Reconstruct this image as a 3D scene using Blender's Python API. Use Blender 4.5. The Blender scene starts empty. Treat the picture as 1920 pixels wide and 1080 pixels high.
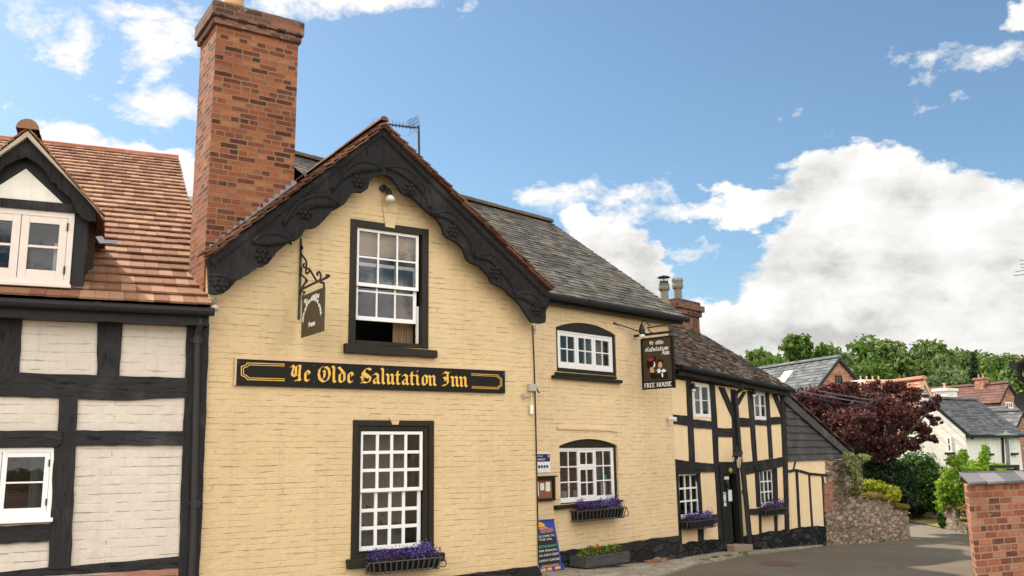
# ------------------------------------------------------------------ sky settings
SKYD = .8; EXPO = 1.0; SKYTINT = (.63, .745, .76); BACK_FILL = 2.5
CGREY, CMID, CWHITE = (3.15, 3.05, 2.95), (4.55, 4.4, 4.22), (5.3, 5.2, 5.05)
CLOUDS = [(1440, 375, 170, 42, 1.5), (1590, 350, 150, 75, 1.9), (1700, 450, 270, 130, 2.2), (1850, 480, 200, 130, 2.0), (1560, 520, 160, 110, 2.0), (1480, 600, 230, 60, 2.0), (1750, 590, 330, 120, 2.4), (1330, 620, 130, 70, 1.8), (1340, 470, 60, 30, .3),
          (1130, 470, 80, 60, 1.9), (1190, 510, 60, 60, 1.9), (1095, 430, 40, 30, 1.3), (1210, 560, 60, 50, 1.6), (1180, 370, 90, 24, .2), (1250, 403, 80, 20, .25), (1060, 365, 50, 18, .05), (290, 100, 65, 50, .7), (335, 90, 45, 50, .7), (90, 20, 110, 32, .25), (130, 55, 35, 40, .35), (690, 5, 110, 25, .2), (530, 10, 80, 35, .25), (230, 5, 120, 22, .25), (285, 195, 45, 28, .1),
          (100, 240, 90, 40, .9), (170, 275, 90, 35, .8), (330, 330, 90, 60, 2.0), (270, 300, 90, 40, 1.2), (680, 118, 35, 18, .05), (1665, 210, 50, 22, .05), (1800, 100, 60, 24, .08), (1910, 10, 40, 26, .9), (1360, 455, 70, 30, .5)]
import bpy, bmesh, math, random
import numpy as np
from mathutils import Vector
from mathutils.geometry import tessellate_polygon
rnd = random.Random(7)
R = math.radians
scene = bpy.context.scene
col = scene.collection
V = Vector
Z = V((0, 0, 1))

# ------------------------------------------------------------------ camera
FPX, PITCH, ROLL, CAMZ = 1680.0, R(10.45), R(0.8), 2.0
CAM = V((0, 0, CAMZ))
_fw = V((0, math.cos(PITCH), math.sin(PITCH)))
_r0 = V((1, 0, 0)); _u0 = _r0.cross(_fw)
_r = (_r0 * math.cos(ROLL) - _u0 * math.sin(ROLL)).normalized()
_u = _r.cross(_fw).normalized()
def ray(px, py):
    return _r * ((px - 960) / FPX) + _u * ((540 - py) / FPX) + _fw
cam = bpy.data.cameras.new('camera'); camo = bpy.data.objects.new('camera', cam); col.objects.link(camo)
cam.sensor_width = 36; cam.lens = FPX / 1920 * 36; cam.clip_end = 3000; cam.clip_start = 0.05
from mathutils import Matrix
camo.matrix_world = Matrix(((_r.x, _u.x, -_fw.x, 0), (_r.y, _u.y, -_fw.y, 0), (_r.z, _u.z, -_fw.z, CAMZ), (0, 0, 0, 1)))
scene.camera = camo

# ------------------------------------------------------------------ facade planes
def hdir(x):
    a = (x - 960) / FPX * _r.z + _fw.z
    d = ray(x, 540 + FPX * a / _u.z); d.z = 0
    return d.normalized()
class Plane:
    def __init__(s, o, u):
        s.o = V((o[0], o[1], 0)); s.u = V(u).normalized(); s.n = V((s.u.y, -s.u.x, 0))
    def at(s, px, py, d=0.0):
        r = ray(px, py); t = ((s.o + s.n * d - CAM).dot(s.n)) / r.dot(s.n)
        return CAM + r * t
    def uv(s, px, py, d=0.0):
        p = s.at(px, py, d); return ((p - s.o).dot(s.u), p.z)
    def P(s, u, v, d=0.0):
        return s.o + s.u * u + s.n * d + Z * v
    def perp(s, u):
        """vertical plane at u, facing -u, its own u axis along the facade normal"""
        return Plane(s.o + s.u * u, s.n)
_d = ray(1010, 1072); G = Plane(CAM + _d * (-CAMZ / _d.z), hdir(3545))
W = Plane(G.o - G.n * 0.80, hdir(2600))
T = Plane(W.at(1262, 840) - W.n * 0.12, hdir(2450))
L = Plane(G.at(382, 840) + G.n * 0.02, hdir(4830))

SB = [(-60, 1.2), (-12, .25), (-6, .1), (0, -.13), (1.5, -.19), (4, -.33), (5.6, -.38), (7.4, -.41), (8.6, -.50), (11.3, -.63), (13.8, -.76), (16.7, -.95), (21, -1.15), (24, -1.18), (27, -.98), (32, -.55), (40, -.2), (55, 0), (70, .3), (90, 2.5), (130, 7), (200, 12), (420, 16)]
def sval(x, y): return (x - G.o.x) * T.u.x + (y - G.o.y) * T.u.y
def gz(x, y):
    s = sval(x, y)
    if s <= SB[0][0]: return SB[0][1]
    for (a, za), (b, zb) in zip(SB, SB[1:]):
        if s <= b: return za + (zb - za) * (s - a) / (b - a)
    return SB[-1][1]
def ghit(px, py):
    r = ray(px, py); t = 3.0
    for i in range(4000):
        p = CAM + r * t
        if p.z <= gz(p.x, p.y): return p
        t += 0.03
    return CAM + r * 60

# ------------------------------------------------------------------ object bookkeeping
ORG = {}
def tag(o, label=None, cat=None, group=None, kind=None):
    if label: o['label'] = label
    if cat: o['category'] = cat
    if group: o['group'] = group
    if kind: o['kind'] = kind
    return o
def thing(name, label, cat, origin, group=None):
    o = bpy.data.objects.new(name, None); col.objects.link(o); o.location = origin; o.empty_display_size = .1
    ORG[o.name] = V(origin); return tag(o, label, cat, group)
def dup(root, loc=None, rz=None, label=None, scale=None):
    r = root.copy(); col.objects.link(r)
    if loc is not None: r.location = loc
    if rz is not None: r.rotation_euler.z = rz
    if scale is not None: r.scale = scale if hasattr(scale, '__len__') else (scale,) * 3
    if label: r['label'] = label
    for ch in list(root.children):
        c = ch.copy(); col.objects.link(c); c.parent = r
        for g in list(ch.children):
            d = g.copy(); col.objects.link(d); d.parent = c
    return r

class MB:
    def __init__(s): s.v = []; s.f = []; s.uvn = None
    def vert(s, *ps):
        i = len(s.v); s.v += [V(p) for p in ps]; return list(range(i, i + len(ps)))
    def face(s, *ps): s.f.append(s.vert(*ps))
    def hexa(s, a, b):
        """two quads (4 points each) joined into a closed box"""
        i = s.vert(*a, *b)
        s.f += [i[0:4], i[7:3:-1]] + [[i[k], i[k + 4], i[(k + 1) % 4 + 4], i[(k + 1) % 4]] for k in range(4)]
    def box(s, F, u0, u1, v0, v1, d0, d1):
        q = [(u0, v0), (u1, v0), (u1, v1), (u0, v1)]
        s.hexa([F.P(u, v, d0) for u, v in q], [F.P(u, v, d1) for u, v in q])
    def prism(s, F, pts, d0, d1, back=True):
        n = len(pts)
        i = s.vert(*[F.P(u, v, d0) for u, v in pts], *[F.P(u, v, d1) for u, v in pts])
        s.f.append(i[n:])
        if back: s.f.append(i[:n][::-1])
        for k in range(n): s.f.append([i[k], i[(k + 1) % n], i[n + (k + 1) % n], i[n + k]])
    def holed(s, F, outer, holes, d, depth):
        """flat wall face with openings and their reveals"""
        loops = [[V((u, v, 0)) for u, v in lp] for lp in [outer] + holes]
        flat = [p for lp in loops for p in lp]
        idx = s.vert(*[F.P(p.x, p.y, d) for p in flat])
        for t in tessellate_polygon(loops): s.f.append([idx[k] for k in t])
        for lp in holes:
            n = len(lp)
            for k in range(n):
                a, b = lp[k], lp[(k + 1) % n]
                s.face(F.P(*a, d), F.P(*b, d), F.P(*b, d - depth), F.P(*a, d - depth))
    def bar(s, p, q, w, h, up=Z):
        p, q = V(p), V(q); t = (q - p).normalized(); a = t.cross(up)
        if a.length < 1e-4: a = t.cross(V((1, 0, 0)))
        a.normalize(); b = a.cross(t)
        o = [a * w / 2 + b * h / 2, -a * w / 2 + b * h / 2, -a * w / 2 - b * h / 2, a * w / 2 - b * h / 2]
        s.hexa([p + x for x in o], [q + x for x in o])
    def tube(s, path, r, n=8, cap=True):
        path = [V(p) for p in path]; rs = r if hasattr(r, '__len__') else [r] * len(path)
        rings = []; ref = None
        for i, p in enumerate(path):
            t = (path[min(i + 1, len(path) - 1)] - path[max(i - 1, 0)]).normalized()
            if ref is None or abs(ref.dot(t)) > .95: ref = V((0, 0, 1)) if abs(t.z) < .9 else V((1, 0, 0))
            a = t.cross(ref).normalized(); b = a.cross(t)
            rings.append(s.vert(*[p + (a * math.cos(k * 2 * math.pi / n) + b * math.sin(k * 2 * math.pi / n)) * rs[i] for k in range(n)]))
        for A, B in zip(rings, rings[1:]):
            for k in range(n): s.f.append([A[k], A[(k + 1) % n], B[(k + 1) % n], B[k]])
        if cap: s.f.append(rings[0][::-1]); s.f.append(rings[-1])
    def lathe(s, c, prof, n=16, axis=Z):
        s.tube([V(c) + axis * z for r_, z in prof], [max(r_, 1e-4) for r_, z in prof], n)
    def ball(s, c, r, n=10, m=7):
        r = V((r, r, r)) if not hasattr(r, '__len__') else V(r); c = V(c); rings = []
        for j in range(m + 1):
            a = math.pi * j / m - math.pi / 2
            rings.append(s.vert(*[c + V((r.x * math.cos(a) * math.cos(k * 2 * math.pi / n), r.y * math.cos(a) * math.sin(k * 2 * math.pi / n), r.z * math.sin(a))) for k in range(n)]))
        for A, B in zip(rings, rings[1:]):
            for k in range(n): s.f.append([A[k], A[(k + 1) % n], B[(k + 1) % n], B[k]])
    def mesh(s, name, org, smooth=False, uv=True):
        me = bpy.data.meshes.new(name)
        me.from_pydata([tuple(p - org) for p in s.v], [], s.f)
        me.update()
        if uv:
            L_ = me.uv_layers.new(name='UVMap'); nv = len(me.loops)
            co = np.empty(len(me.vertices) * 3); me.vertices.foreach_get('co', co); co = co.reshape(-1, 3) + np.array(org)
            vi = np.empty(nv, dtype=np.int64); me.loops.foreach_get('vertex_index', vi)
            npoly = len(me.polygons); no = np.empty(npoly * 3); me.polygons.foreach_get('normal', no); no = no.reshape(-1, 3)
            tot = np.empty(npoly, dtype=np.int64); me.polygons.foreach_get('loop_total', tot)
            N = np.repeat(no, tot, axis=0)
            if s.uvn is not None: N[:] = np.array(s.uvn)
            flip = np.where(N[:, 2:3] < -0.05, -1.0, 1.0); N = N * flip
            t = np.stack([-N[:, 1], N[:, 0], np.zeros(len(N))], 1); ln = np.linalg.norm(t, axis=1, keepdims=True)
            t = np.where(ln < .05, np.array([[1., 0, 0]]), t / np.maximum(ln, 1e-6)); b = np.cross(N, t)
            p = co[vi]; out = np.stack([(p * t).sum(1), (p * b).sum(1)], 1)
            L_.data.foreach_set('uv', out.ravel())
        if smooth:
            me.polygons.foreach_set('use_smooth', [True] * len(me.polygons))
        return me
    def build(s, name, mat, parent=None, label=None, cat=None, group=None, kind=None, smooth=False, bevel=0):
        if parent is not None: org = ORG[parent.name]
        else:
            xs = [p.x for p in s.v]; ys = [p.y for p in s.v]; zs = [p.z for p in s.v]
            org = V(((min(xs) + max(xs)) / 2, (min(ys) + max(ys)) / 2, min(zs)))
        o = bpy.data.objects.new(name, s.mesh(name, org, smooth)); col.objects.link(o)
        if mat: o.data.materials.append(mat)
        if parent is not None: o.parent = parent
        else: o.location = org
        ORG[o.name] = org
        if bevel:
            m = o.modifiers.new('bevel', 'BEVEL'); m.width = bevel; m.segments = 2; m.limit_method = 'ANGLE'
        return tag(o, label, cat, group, kind)

# ------------------------------------------------------------------ materials
class NT:
    def __init__(s, name):
        s.m = bpy.data.materials.new(name); s.m.use_nodes = True; s.t = s.m.node_tree
        s.b = s.t.nodes['Principled BSDF']; s.out = s.t.nodes['Material Output']
    def n(s, typ, **k):
        x = s.t.nodes.new('ShaderNode' + typ)
        for a, b in k.items(): setattr(x, a, b)
        return x
    def l(s, a, b): s.t.links.new(a, b)
    def s_(s, node, **k):
        for a, b in k.items():
            a = a.replace('_', ' ')
            if hasattr(b, 'is_output') or isinstance(b, bpy.types.NodeSocket): s.l(b, node.inputs[a])
            else: node.inputs[a].default_value = b
        return node
    def math(s, op, a, b=None, c=None, clamp=False):
        x = s.n('Math', operation=op, use_clamp=clamp)
        for i, q in enumerate((a, b, c)):
            if q is None: continue
            if isinstance(q, bpy.types.NodeSocket): s.l(q, x.inputs[i])
            else: x.inputs[i].default_value = q
        return x.outputs[0]
    def uv(s): return s.n('TexCoord').outputs['UV']
    def obj(s): return s.n('TexCoord').outputs['Object']
    def noise(s, vec, scale, detail=4, rough=.55, dist=0):
        x = s.n('TexNoise'); s.l(vec, x.inputs['Vector'])
        s.s_(x, Scale=scale, Detail=detail, Roughness=rough, Distortion=dist); return x
    def ramp(s, fac, stops, interp='LINEAR'):
        x = s.n('ValToRGB'); s.l(fac, x.inputs[0]); cr = x.color_ramp; cr.interpolation = interp
        while len(cr.elements) < len(stops): cr.elements.new(.5)
        for e, (p, c) in zip(cr.elements, stops):
            e.position = p; e.color = (*c, 1) if len(c) == 3 else c
        return x.outputs[0]
    def mix(s, fac, a, b, mode='MIX'):
        x = s.n('Mix', data_type='RGBA', blend_type=mode)
        for i, q in ((0, fac), (6, a), (7, b)):
            if isinstance(q, bpy.types.NodeSocket): s.l(q, x.inputs[i])
            elif i == 0: x.inputs[0].default_value = q
            else: x.inputs[i].default_value = (*q, 1)
        return x.outputs[2]
    def warp(s, vec, scale, amt):
        nz = s.noise(vec, scale, 3)
        a = s.n('VectorMath', operation='SUBTRACT'); s.l(nz.outputs['Color'], a.inputs[0]); a.inputs[1].default_value = (.5, .5, .5)
        b = s.n('VectorMath', operation='SCALE'); s.l(a.outputs[0], b.inputs[0]); b.inputs['Scale'].default_value = amt
        c = s.n('VectorMath', operation='ADD'); s.l(vec, c.inputs[0]); s.l(b.outputs[0], c.inputs[1]); return c.outputs[0]
    def mapv(s, vec, scale=(1, 1, 1), loc=(0, 0, 0)):
        x = s.n('Mapping'); s.l(vec, x.inputs[0]); x.inputs['Scale'].default_value = scale; x.inputs['Location'].default_value = loc
        return x.outputs[0]
    def bump(s, h, dist, strength=1.0, prev=None):
        x = s.n('Bump'); s.l(h, x.inputs['Height']); x.inputs['Distance'].default_value = dist; x.inputs['Strength'].default_value = strength
        if prev: s.l(prev, x.inputs['Normal'])
        return x.outputs[0]
    def done(s, colr, rough=.8, normal=None, spec=.3, metal=0):
        if isinstance(colr, bpy.types.NodeSocket): s.l(colr, s.b.inputs['Base Color'])
        else: s.b.inputs['Base Color'].default_value = (*colr, 1)
        if isinstance(rough, bpy.types.NodeSocket): s.l(rough, s.b.inputs['Roughness'])
        else: s.b.inputs['Roughness'].default_value = rough
        s.b.inputs['Specular IOR Level'].default_value = spec; s.b.inputs['Metallic'].default_value = metal
        if normal: s.l(normal, s.b.inputs['Normal'])
        return s.m
def bricktex(t, vec, bw, rh, mortar, smooth=.3):
    b = t.n('TexBrick'); t.l(vec, b.inputs['Vector'])
    b.offset = .5; b.squash = .52; b.squash_frequency = 3
    t.s_(b, Scale=1.0, Mortar_Size=mortar, Mortar_Smooth=smooth, Bias=0.0, Brick_Width=bw, Row_Height=rh)
    b.inputs['Color1'].default_value = (0, 0, 0, 1); b.inputs['Color2'].default_value = (1, 1, 1, 1); b.inputs['Mortar'].default_value = (.5, .5, .5, 1)
    return b
def m_painted_brick(name, c, c2, rh=.085, bw=.26, depth=.012, grime_shade=(.40, .28, .13), fade=.55):
    t = NT(name); uv = t.uv()
    w = t.warp(t.warp(uv, 1.1, .05), 9, .022)
    b = bricktex(t, w, bw, rh, .012, .6)
    nz = t.noise(uv, .7, 5, .6); fine = t.noise(uv, 38, 6, .65); mid = t.noise(uv, 5, 5, .6); lo = t.noise(uv, 2.2, 4, .6)
    base = t.ramp(nz.outputs[0], [(.3, c2), (.6, c)])
    base = t.mix(t.math('MULTIPLY', t.math('SUBTRACT', mid.outputs[0], .5, clamp=True), .5), base, grime_shade)
    # paint bridges the joints in patches and leaves open joints in others, their shade painted into the colour
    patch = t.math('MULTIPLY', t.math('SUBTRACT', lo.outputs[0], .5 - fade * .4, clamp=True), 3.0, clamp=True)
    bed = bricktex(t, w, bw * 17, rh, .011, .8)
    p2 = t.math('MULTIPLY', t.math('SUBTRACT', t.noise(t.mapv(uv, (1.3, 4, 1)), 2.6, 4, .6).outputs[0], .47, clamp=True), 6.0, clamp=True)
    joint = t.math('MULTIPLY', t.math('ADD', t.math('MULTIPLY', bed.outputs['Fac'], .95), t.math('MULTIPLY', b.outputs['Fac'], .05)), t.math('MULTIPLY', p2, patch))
    joint_shade = t.math('MULTIPLY', joint, .17)
    base = t.mix(joint_shade, base, grime_shade)
    # run stains
    st = t.noise(t.mapv(uv, (7, .35, 1)), 1.0, 4, .6)
    base = t.mix(t.math('MULTIPLY', t.math('SUBTRACT', st.outputs[0], .53, clamp=True), 1.0), base, grime_shade)
    h = t.math('SUBTRACT', 1.0, t.math('ADD', t.math('MULTIPLY', joint, 1.2), t.math('MULTIPLY', b.outputs['Fac'], .14)))
    h = t.math('ADD', h, t.math('MULTIPLY', mid.outputs[0], 1.9)); h = t.math('ADD', h, t.math('MULTIPLY', fine.outputs[0], .35))
    h = t.math('ADD', h, t.math('MULTIPLY', b.outputs['Color'], .35))
    return t.done(base, .62, t.bump(h, depth, .9), .3)
def m_brick(name, stops, mortar_c, rh, bw, ms=.012, depth=.012, lich=None, sootz=None):
    t = NT(name); uv = t.uv(); w = t.warp(uv, 14, .012)
    b = bricktex(t, w, bw, rh, ms, .25)
    fine = t.noise(uv, 45, 6, .7); mid = t.noise(uv, 8, 5, .65); big = t.noise(uv, .9, 4)
    f = t.math('ADD', b.outputs['Color'], t.math('MULTIPLY', t.math('SUBTRACT', mid.outputs[0], .5), .7), clamp=True)
    c = t.ramp(f, stops)
    c = t.mix(t.math('MULTIPLY', t.math('SUBTRACT', fine.outputs[0], .45, clamp=True), 1.3), c, (.08, .045, .03))
    mc = t.mix(mid.outputs[0], mortar_c, tuple(x * .55 for x in mortar_c))
    c = t.mix(b.outputs['Fac'], c, mc)
    c = t.mix(t.math('MULTIPLY', t.math('SUBTRACT', big.outputs[0], .5, clamp=True), 1.6), c, tuple(x * .5 for x in stops[0][1]))
    if lich:
        k = t.noise(uv, 6, 6, .7); c = t.mix(t.math('MULTIPLY', t.math('SUBTRACT', k.outputs[0], .58, clamp=True), 7.0, clamp=True), c, lich)
    h = t.math('ADD', t.math('SUBTRACT', 1.0, b.outputs['Fac']), t.math('MULTIPLY', fine.outputs[0], .5))
    h = t.math('ADD', h, t.math('MULTIPLY', mid.outputs[0], .5)); h = t.math('ADD', h, t.math('MULTIPLY', b.outputs['Color'], .3))
    return t.done(c, .88, t.bump(h, depth, 1.0), .2)
def m_timber(name, c1, c2, sx=1.0):
    t = NT(name); o = t.obj()
    g = t.noise(t.mapv(o, (12, 12, 2.2) if sx == 1 else (2.2, 2.2, 12)), 2.2, 8, .62, .3); f = t.noise(o, 60, 5, .7); k = t.noise(o, 2.0, 4)
    c = t.mix(g.outputs[0], c1, c2)
    c = t.mix(t.math('MULTIPLY', t.math('SUBTRACT', k.outputs[0], .52, clamp=True), 2.0), c, tuple(x * 1.9 for x in c2))
    ck = t.noise(t.mapv(o, (9 * sx, 9 * sx, 1.5 / sx) if sx == 1 else (1.5, 1.5, 9)), 2.6, 9, .7, .4); cr_ = t.math('MULTIPLY', t.math('SUBTRACT', .43, ck.outputs[0], clamp=True), 7.0, clamp=True)
    c = t.mix(t.math('MULTIPLY', cr_, .8), c, tuple(x * .35 for x in c1))
    h = t.math('ADD', t.math('MULTIPLY', g.outputs[0], 1.6), t.math('MULTIPLY', f.outputs[0], .3)); h = t.math('SUBTRACT', h, t.math('MULTIPLY', cr_, .6))
    return t.done(c, .8, t.bump(h, .016, .9), .1)
def m_paint(name, c, rough=.45, bumpd=.002, var=.12, spec=.4):
    t = NT(name); o = t.obj(); n1 = t.noise(o, 6, 5, .6); n2 = t.noise(o, 90, 4, .6)
    cc = t.mix(t.math('MULTIPLY', n1.outputs[0], var * 3), c, tuple(x * .72 for x in c))
    return t.done(cc, t.math('ADD', t.math('MULTIPLY', n1.outputs[0], .3), rough - .15), t.bump(n2.outputs[0], bumpd, .6), spec)
def m_tiles(name, stops, rough=.85, moss=None, mossamt=.5, bumpd=.01, grain=40):
    t = NT(name); o = t.obj(); g = t.n('NewGeometry')
    n1 = t.noise(o, 3.0, 5, .65); n2 = t.noise(o, grain, 6, .7)
    f = t.math('ADD', t.math('MULTIPLY', g.outputs['Random Per Island'], .75), t.math('MULTIPLY', n1.outputs[0], .35))
    c = t.ramp(f, stops)
    c = t.mix(t.math('MULTIPLY', t.math('SUBTRACT', n2.outputs[0], .48, clamp=True), 1.6), c, tuple(x * .45 for x in stops[0][1]))
    if moss:
        k = t.noise(o, 2.4, 8, .75); c = t.mix(t.math('MULTIPLY', t.math('SUBTRACT', k.outputs[0], 1 - mossamt, clamp=True), 6.0, clamp=True), c, moss)
    return t.done(c, rough, t.bump(n2.outputs[0], bumpd, .8), .2)
def m_rubble(name, c1, c2, c3, mortar, scale=6.0, depth=.05, moss=None, black=False):
    t = NT(name); uv = t.mapv(t.uv(), (1, 2.4, 1)); w = t.warp(uv, 3, .16)
    v = t.n('TexVoronoi', feature='DISTANCE_TO_EDGE'); t.l(w, v.inputs['Vector']); v.inputs['Scale'].default_value = scale
    v2 = t.n('TexVoronoi', feature='F1'); t.l(w, v2.inputs['Vector']); v2.inputs['Scale'].default_value = scale
    e = t.math('MULTIPLY', v.outputs['Distance'], 9.0, clamp=True)
    n1 = t.noise(uv, 22, 6, .7); n2 = t.noise(uv, 1.3, 4)
    sep = t.n('SeparateColor'); t.l(v2.outputs['Color'], sep.inputs[0])
    f = t.math('ADD', t.math('MULTIPLY', sep.outputs[0], .8), t.math('MULTIPLY', n1.outputs[0], .2))
    c = t.ramp(f, [(.2, c1), (.5, c2), (.85, c3)])
    c = t.mix(t.math('SUBTRACT', 1.0, e), c, mortar)
    c = t.mix(t.math('MULTIPLY', t.math('SUBTRACT', n2.outputs[0], .5, clamp=True), 1.5), c, tuple(x * .55 for x in c1))
    if moss:
        k = t.noise(uv, 3, 8, .75); c = t.mix(t.math('MULTIPLY', t.math('SUBTRACT', k.outputs[0], .56, clamp=True), 6.0, clamp=True), c, moss)
    h = t.math('ADD', e, t.math('MULTIPLY', n1.outputs[0], .35)); h = t.math('ADD', h, t.math('MULTIPLY', sep.outputs[1], .5))
    return t.done(c, .9, t.bump(h, depth, 1.0), .2)
def m_leaf(name, stops, trans=.35, rough=.55):
    t = NT(name); g = t.n('NewGeometry'); o = t.obj(); n1 = t.noise(o, .8, 4, .6)
    f = t.math('ADD', t.math('MULTIPLY', g.outputs['Random Per Island'], .6), t.math('MULTIPLY', n1.outputs[0], .5))
    c = t.ramp(f, stops); t.done(c, rough, None, .25)
    tr = t.n('BsdfTranslucent'); t.l(c, tr.inputs[0]); ms = t.n('MixShader'); ms.inputs[0].default_value = trans
    t.l(t.b.outputs[0], ms.inputs[1]); t.l(tr.outputs[0], ms.inputs[2]); t.l(ms.outputs[0], t.out.inputs[0]); return t.m
def m_glass(name, tint=(.75, .8, .8), wav=.0008, boost=.0):
    t = NT(name); o = t.obj(); nz = t.noise(o, 3.5, 2); nm = t.bump(nz.outputs[0], wav, 1.0)
    tr = t.n('BsdfTransparent'); tr.inputs[0].default_value = (*tint, 1)
    gl = t.n('BsdfGlossy'); gl.inputs['Roughness'].default_value = .02; gl.inputs[0].default_value = (1, 1, 1, 1); t.l(nm, gl.inputs['Normal'])
    fr = t.n('Fresnel'); fr.inputs[0].default_value = 1.52; t.l(nm, fr.inputs['Normal'])
    f = t.math('ADD', t.math('MULTIPLY', fr.outputs[0], 1.0), boost, clamp=True)
    ms = t.n('MixShader'); t.l(f, ms.inputs[0]); t.l(tr.outputs[0], ms.inputs[1]); t.l(gl.outputs[0], ms.inputs[2]); t.l(ms.outputs[0], t.out.inputs[0]); return t.m
def m_flat(name, c, rough=.6, spec=.3, metal=0):
    t = NT(name); n1 = t.noise(t.obj(), 25, 4); cc = t.mix(t.math('MULTIPLY', n1.outputs[0], .25), c, tuple(x * .7 for x in c)); return t.done(cc, rough, None, spec, metal)
def m_asphalt(name, c1, c2, patch):
    t = NT(name); o = t.obj(); n1 = t.noise(o, 120, 4, .7); n2 = t.noise(o, .45, 6, .6, .6); n3 = t.noise(o, 9, 6, .7)
    c = t.ramp(n1.outputs[0], [(.35, c1), (.7, c2)])
    c = t.mix(t.math('MULTIPLY', t.math('SUBTRACT', n2.outputs[0], .45, clamp=True), 2.2, clamp=True), c, patch)
    c = t.mix(t.math('MULTIPLY', t.math('SUBTRACT', n3.outputs[0], .6, clamp=True), 2.0, clamp=True), c, tuple(x * .5 for x in c1))
    cr = t.n('TexVoronoi', feature='DISTANCE_TO_EDGE'); t.l(t.warp(o, 1.2, .5), cr.inputs['Vector']); cr.inputs['Scale'].default_value = .5
    k = t.math('MULTIPLY', t.math('SUBTRACT', .008, cr.outputs['Distance'], clamp=True), 90, clamp=True); k = t.math('MULTIPLY', k, t.math('MULTIPLY', t.math('SUBTRACT', n2.outputs[0], .5, clamp=True), 6, clamp=True)); c = t.mix(t.math('MULTIPLY', k, .6), c, (.03, .028, .025))
    n5 = t.noise(t.mapv(o, (.5, 2.0, 1)), .8, 5, .6); c = t.mix(t.math('MULTIPLY', t.math('SUBTRACT', n5.outputs[0], .5, clamp=True), 1.6, clamp=True), c, tuple(x * .62 for x in c2))
    return t.done(c, .85, t.bump(n1.outputs[0], .012, 1.0), .25)
def m_stoneflag(name):
    t = NT(name); o = t.obj(); w = t.warp(t.warp(o, .9, .5), 5, .05); b = bricktex(t, w, 1.1, .7, .012, .5)
    n1 = t.noise(o, 5, 8, .7); n2 = t.noise(o, 60, 5, .7); n3 = t.noise(o, 2.2, 6, .7)
    c = t.ramp(n1.outputs[0], [(.3, (.20, .155, .11)), (.5, (.34, .28, .205)), (.7, (.50, .43, .33))])
    c = t.mix(t.math('MULTIPLY', t.math('SUBTRACT', n3.outputs[0], .55, clamp=True), 6, clamp=True), c, (.55, .49, .39))
    c = t.mix(t.math('MULTIPLY', b.outputs['Fac'], .5), c, (.09, .08, .05))
    h = t.math('ADD', t.math('MULTIPLY', n1.outputs[0], 1.5), t.math('SUBTRACT', 1.0, b.outputs['Fac'])); h = t.math('ADD', h, t.math('MULTIPLY', n2.outputs[0], .4))
    return t.done(c, .9, t.bump(h, .02, .9), .2)
def m_grass(name, c1, c2, c3):
    t = NT(name); o = t.obj(); n1 = t.noise(o, 30, 6, .75); n2 = t.noise(o, .6, 6, .65)
    c = t.ramp(n1.outputs[0], [(.3, c1), (.7, c2)]); c = t.mix(t.math('MULTIPLY', t.math('SUBTRACT', n2.outputs[0], .42, clamp=True), 3.0, clamp=True), c, c3)
    return t.done(c, .95, t.bump(n1.outputs[0], .05, 1), .1)

M = {}
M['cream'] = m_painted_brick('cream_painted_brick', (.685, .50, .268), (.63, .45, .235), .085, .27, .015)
M['cream_smooth'] = m_painted_brick('cream_render', (.90, .67, .39), (.85, .62, .35), 3.1, 3.7, .006, fade=-.6)
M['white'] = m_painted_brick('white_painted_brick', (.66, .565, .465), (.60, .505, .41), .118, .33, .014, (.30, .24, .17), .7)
M['whitewall'] = m_painted_brick('white_roughcast', (.80, .74, .63), (.70, .64, .53), 2.9, 3.3, .01, fade=-.6)
M['timber'] = m_timber('black_painted_oak', (.014, .013, .0125), (.050, .046, .044))
M['timber_h'] = m_timber('black_painted_beam', (.014, .013, .0125), (.050, .046, .044), 2)
M['barge'] = m_timber('black_carved_board', (.011, .0105, .010), (.036, .033, .032))
M['blackpaint'] = m_paint('black_gloss_paint', (.018, .0165, .015), .5, .004, .12, .2)
M['board'] = m_timber('grey_black_boards', (.05, .047, .044), (.115, .108, .102), 2)
M['olive'] = m_paint('dark_brown_paint', (.024, .019, .011), .5, .003, .12, .2)
M['whitepaint'] = m_paint('white_gloss_paint', (.86, .82, .77), .4, .002, .08)
M['pipe'] = m_paint('weathered_black_pipe', (.034, .031, .029), .5, .003, .12, .25)
M['pinkpaint'] = m_paint('aged_white_paint', (.80, .68, .58), .55, .006, .25)
M['iron'] = m_paint('black_iron', (.012, .012, .012), .4, .002)
M['ironbar'] = m_paint('worn_grey_iron', (.06, .058, .055), .45, .002)
M['glass'] = m_glass('window_glass')
M['glassblue'] = m_glass('old_window_glass', (.8, .82, .82), .0012, .0)
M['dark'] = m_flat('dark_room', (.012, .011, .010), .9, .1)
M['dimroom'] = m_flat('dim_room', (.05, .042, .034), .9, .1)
M['brickroom'] = m_brick('room_brick', [(0, (.16, .05, .02)), (.5, (.28, .09, .04)), (1, (.40, .15, .07))], (.3, .22, .16), .085, .26)
M['curtain'] = m_paint('grey_curtain', (.30, .27, .24), .9, .01, .3, .1)
M['net'] = m_paint('pale_net_curtain', (.50, .47, .43), .9, .01, .2, .1)
M['tancurtain'] = m_paint('tan_curtain', (.34, .22, .12), .9, .01, .3, .1)
M['chimbrick'] = m_brick('chimney_brick', [(0, (.07, .024, .016)), (.2, (.15, .044, .023)), (.5, (.26, .074, .032)), (.8, (.335, .103, .042)), (1, (.40, .155, .07))], (.33, .205, .12), .0875, .28, .013, .016)
M['capbrick'] = m_brick('sooty_cap_brick', [(0, (.05, .025, .02)), (.4, (.14, .055, .035)), (1, (.32, .13, .08))], (.22, .17, .12), .0905, .30, .011, .016, (.30, .28, .18))
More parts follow.
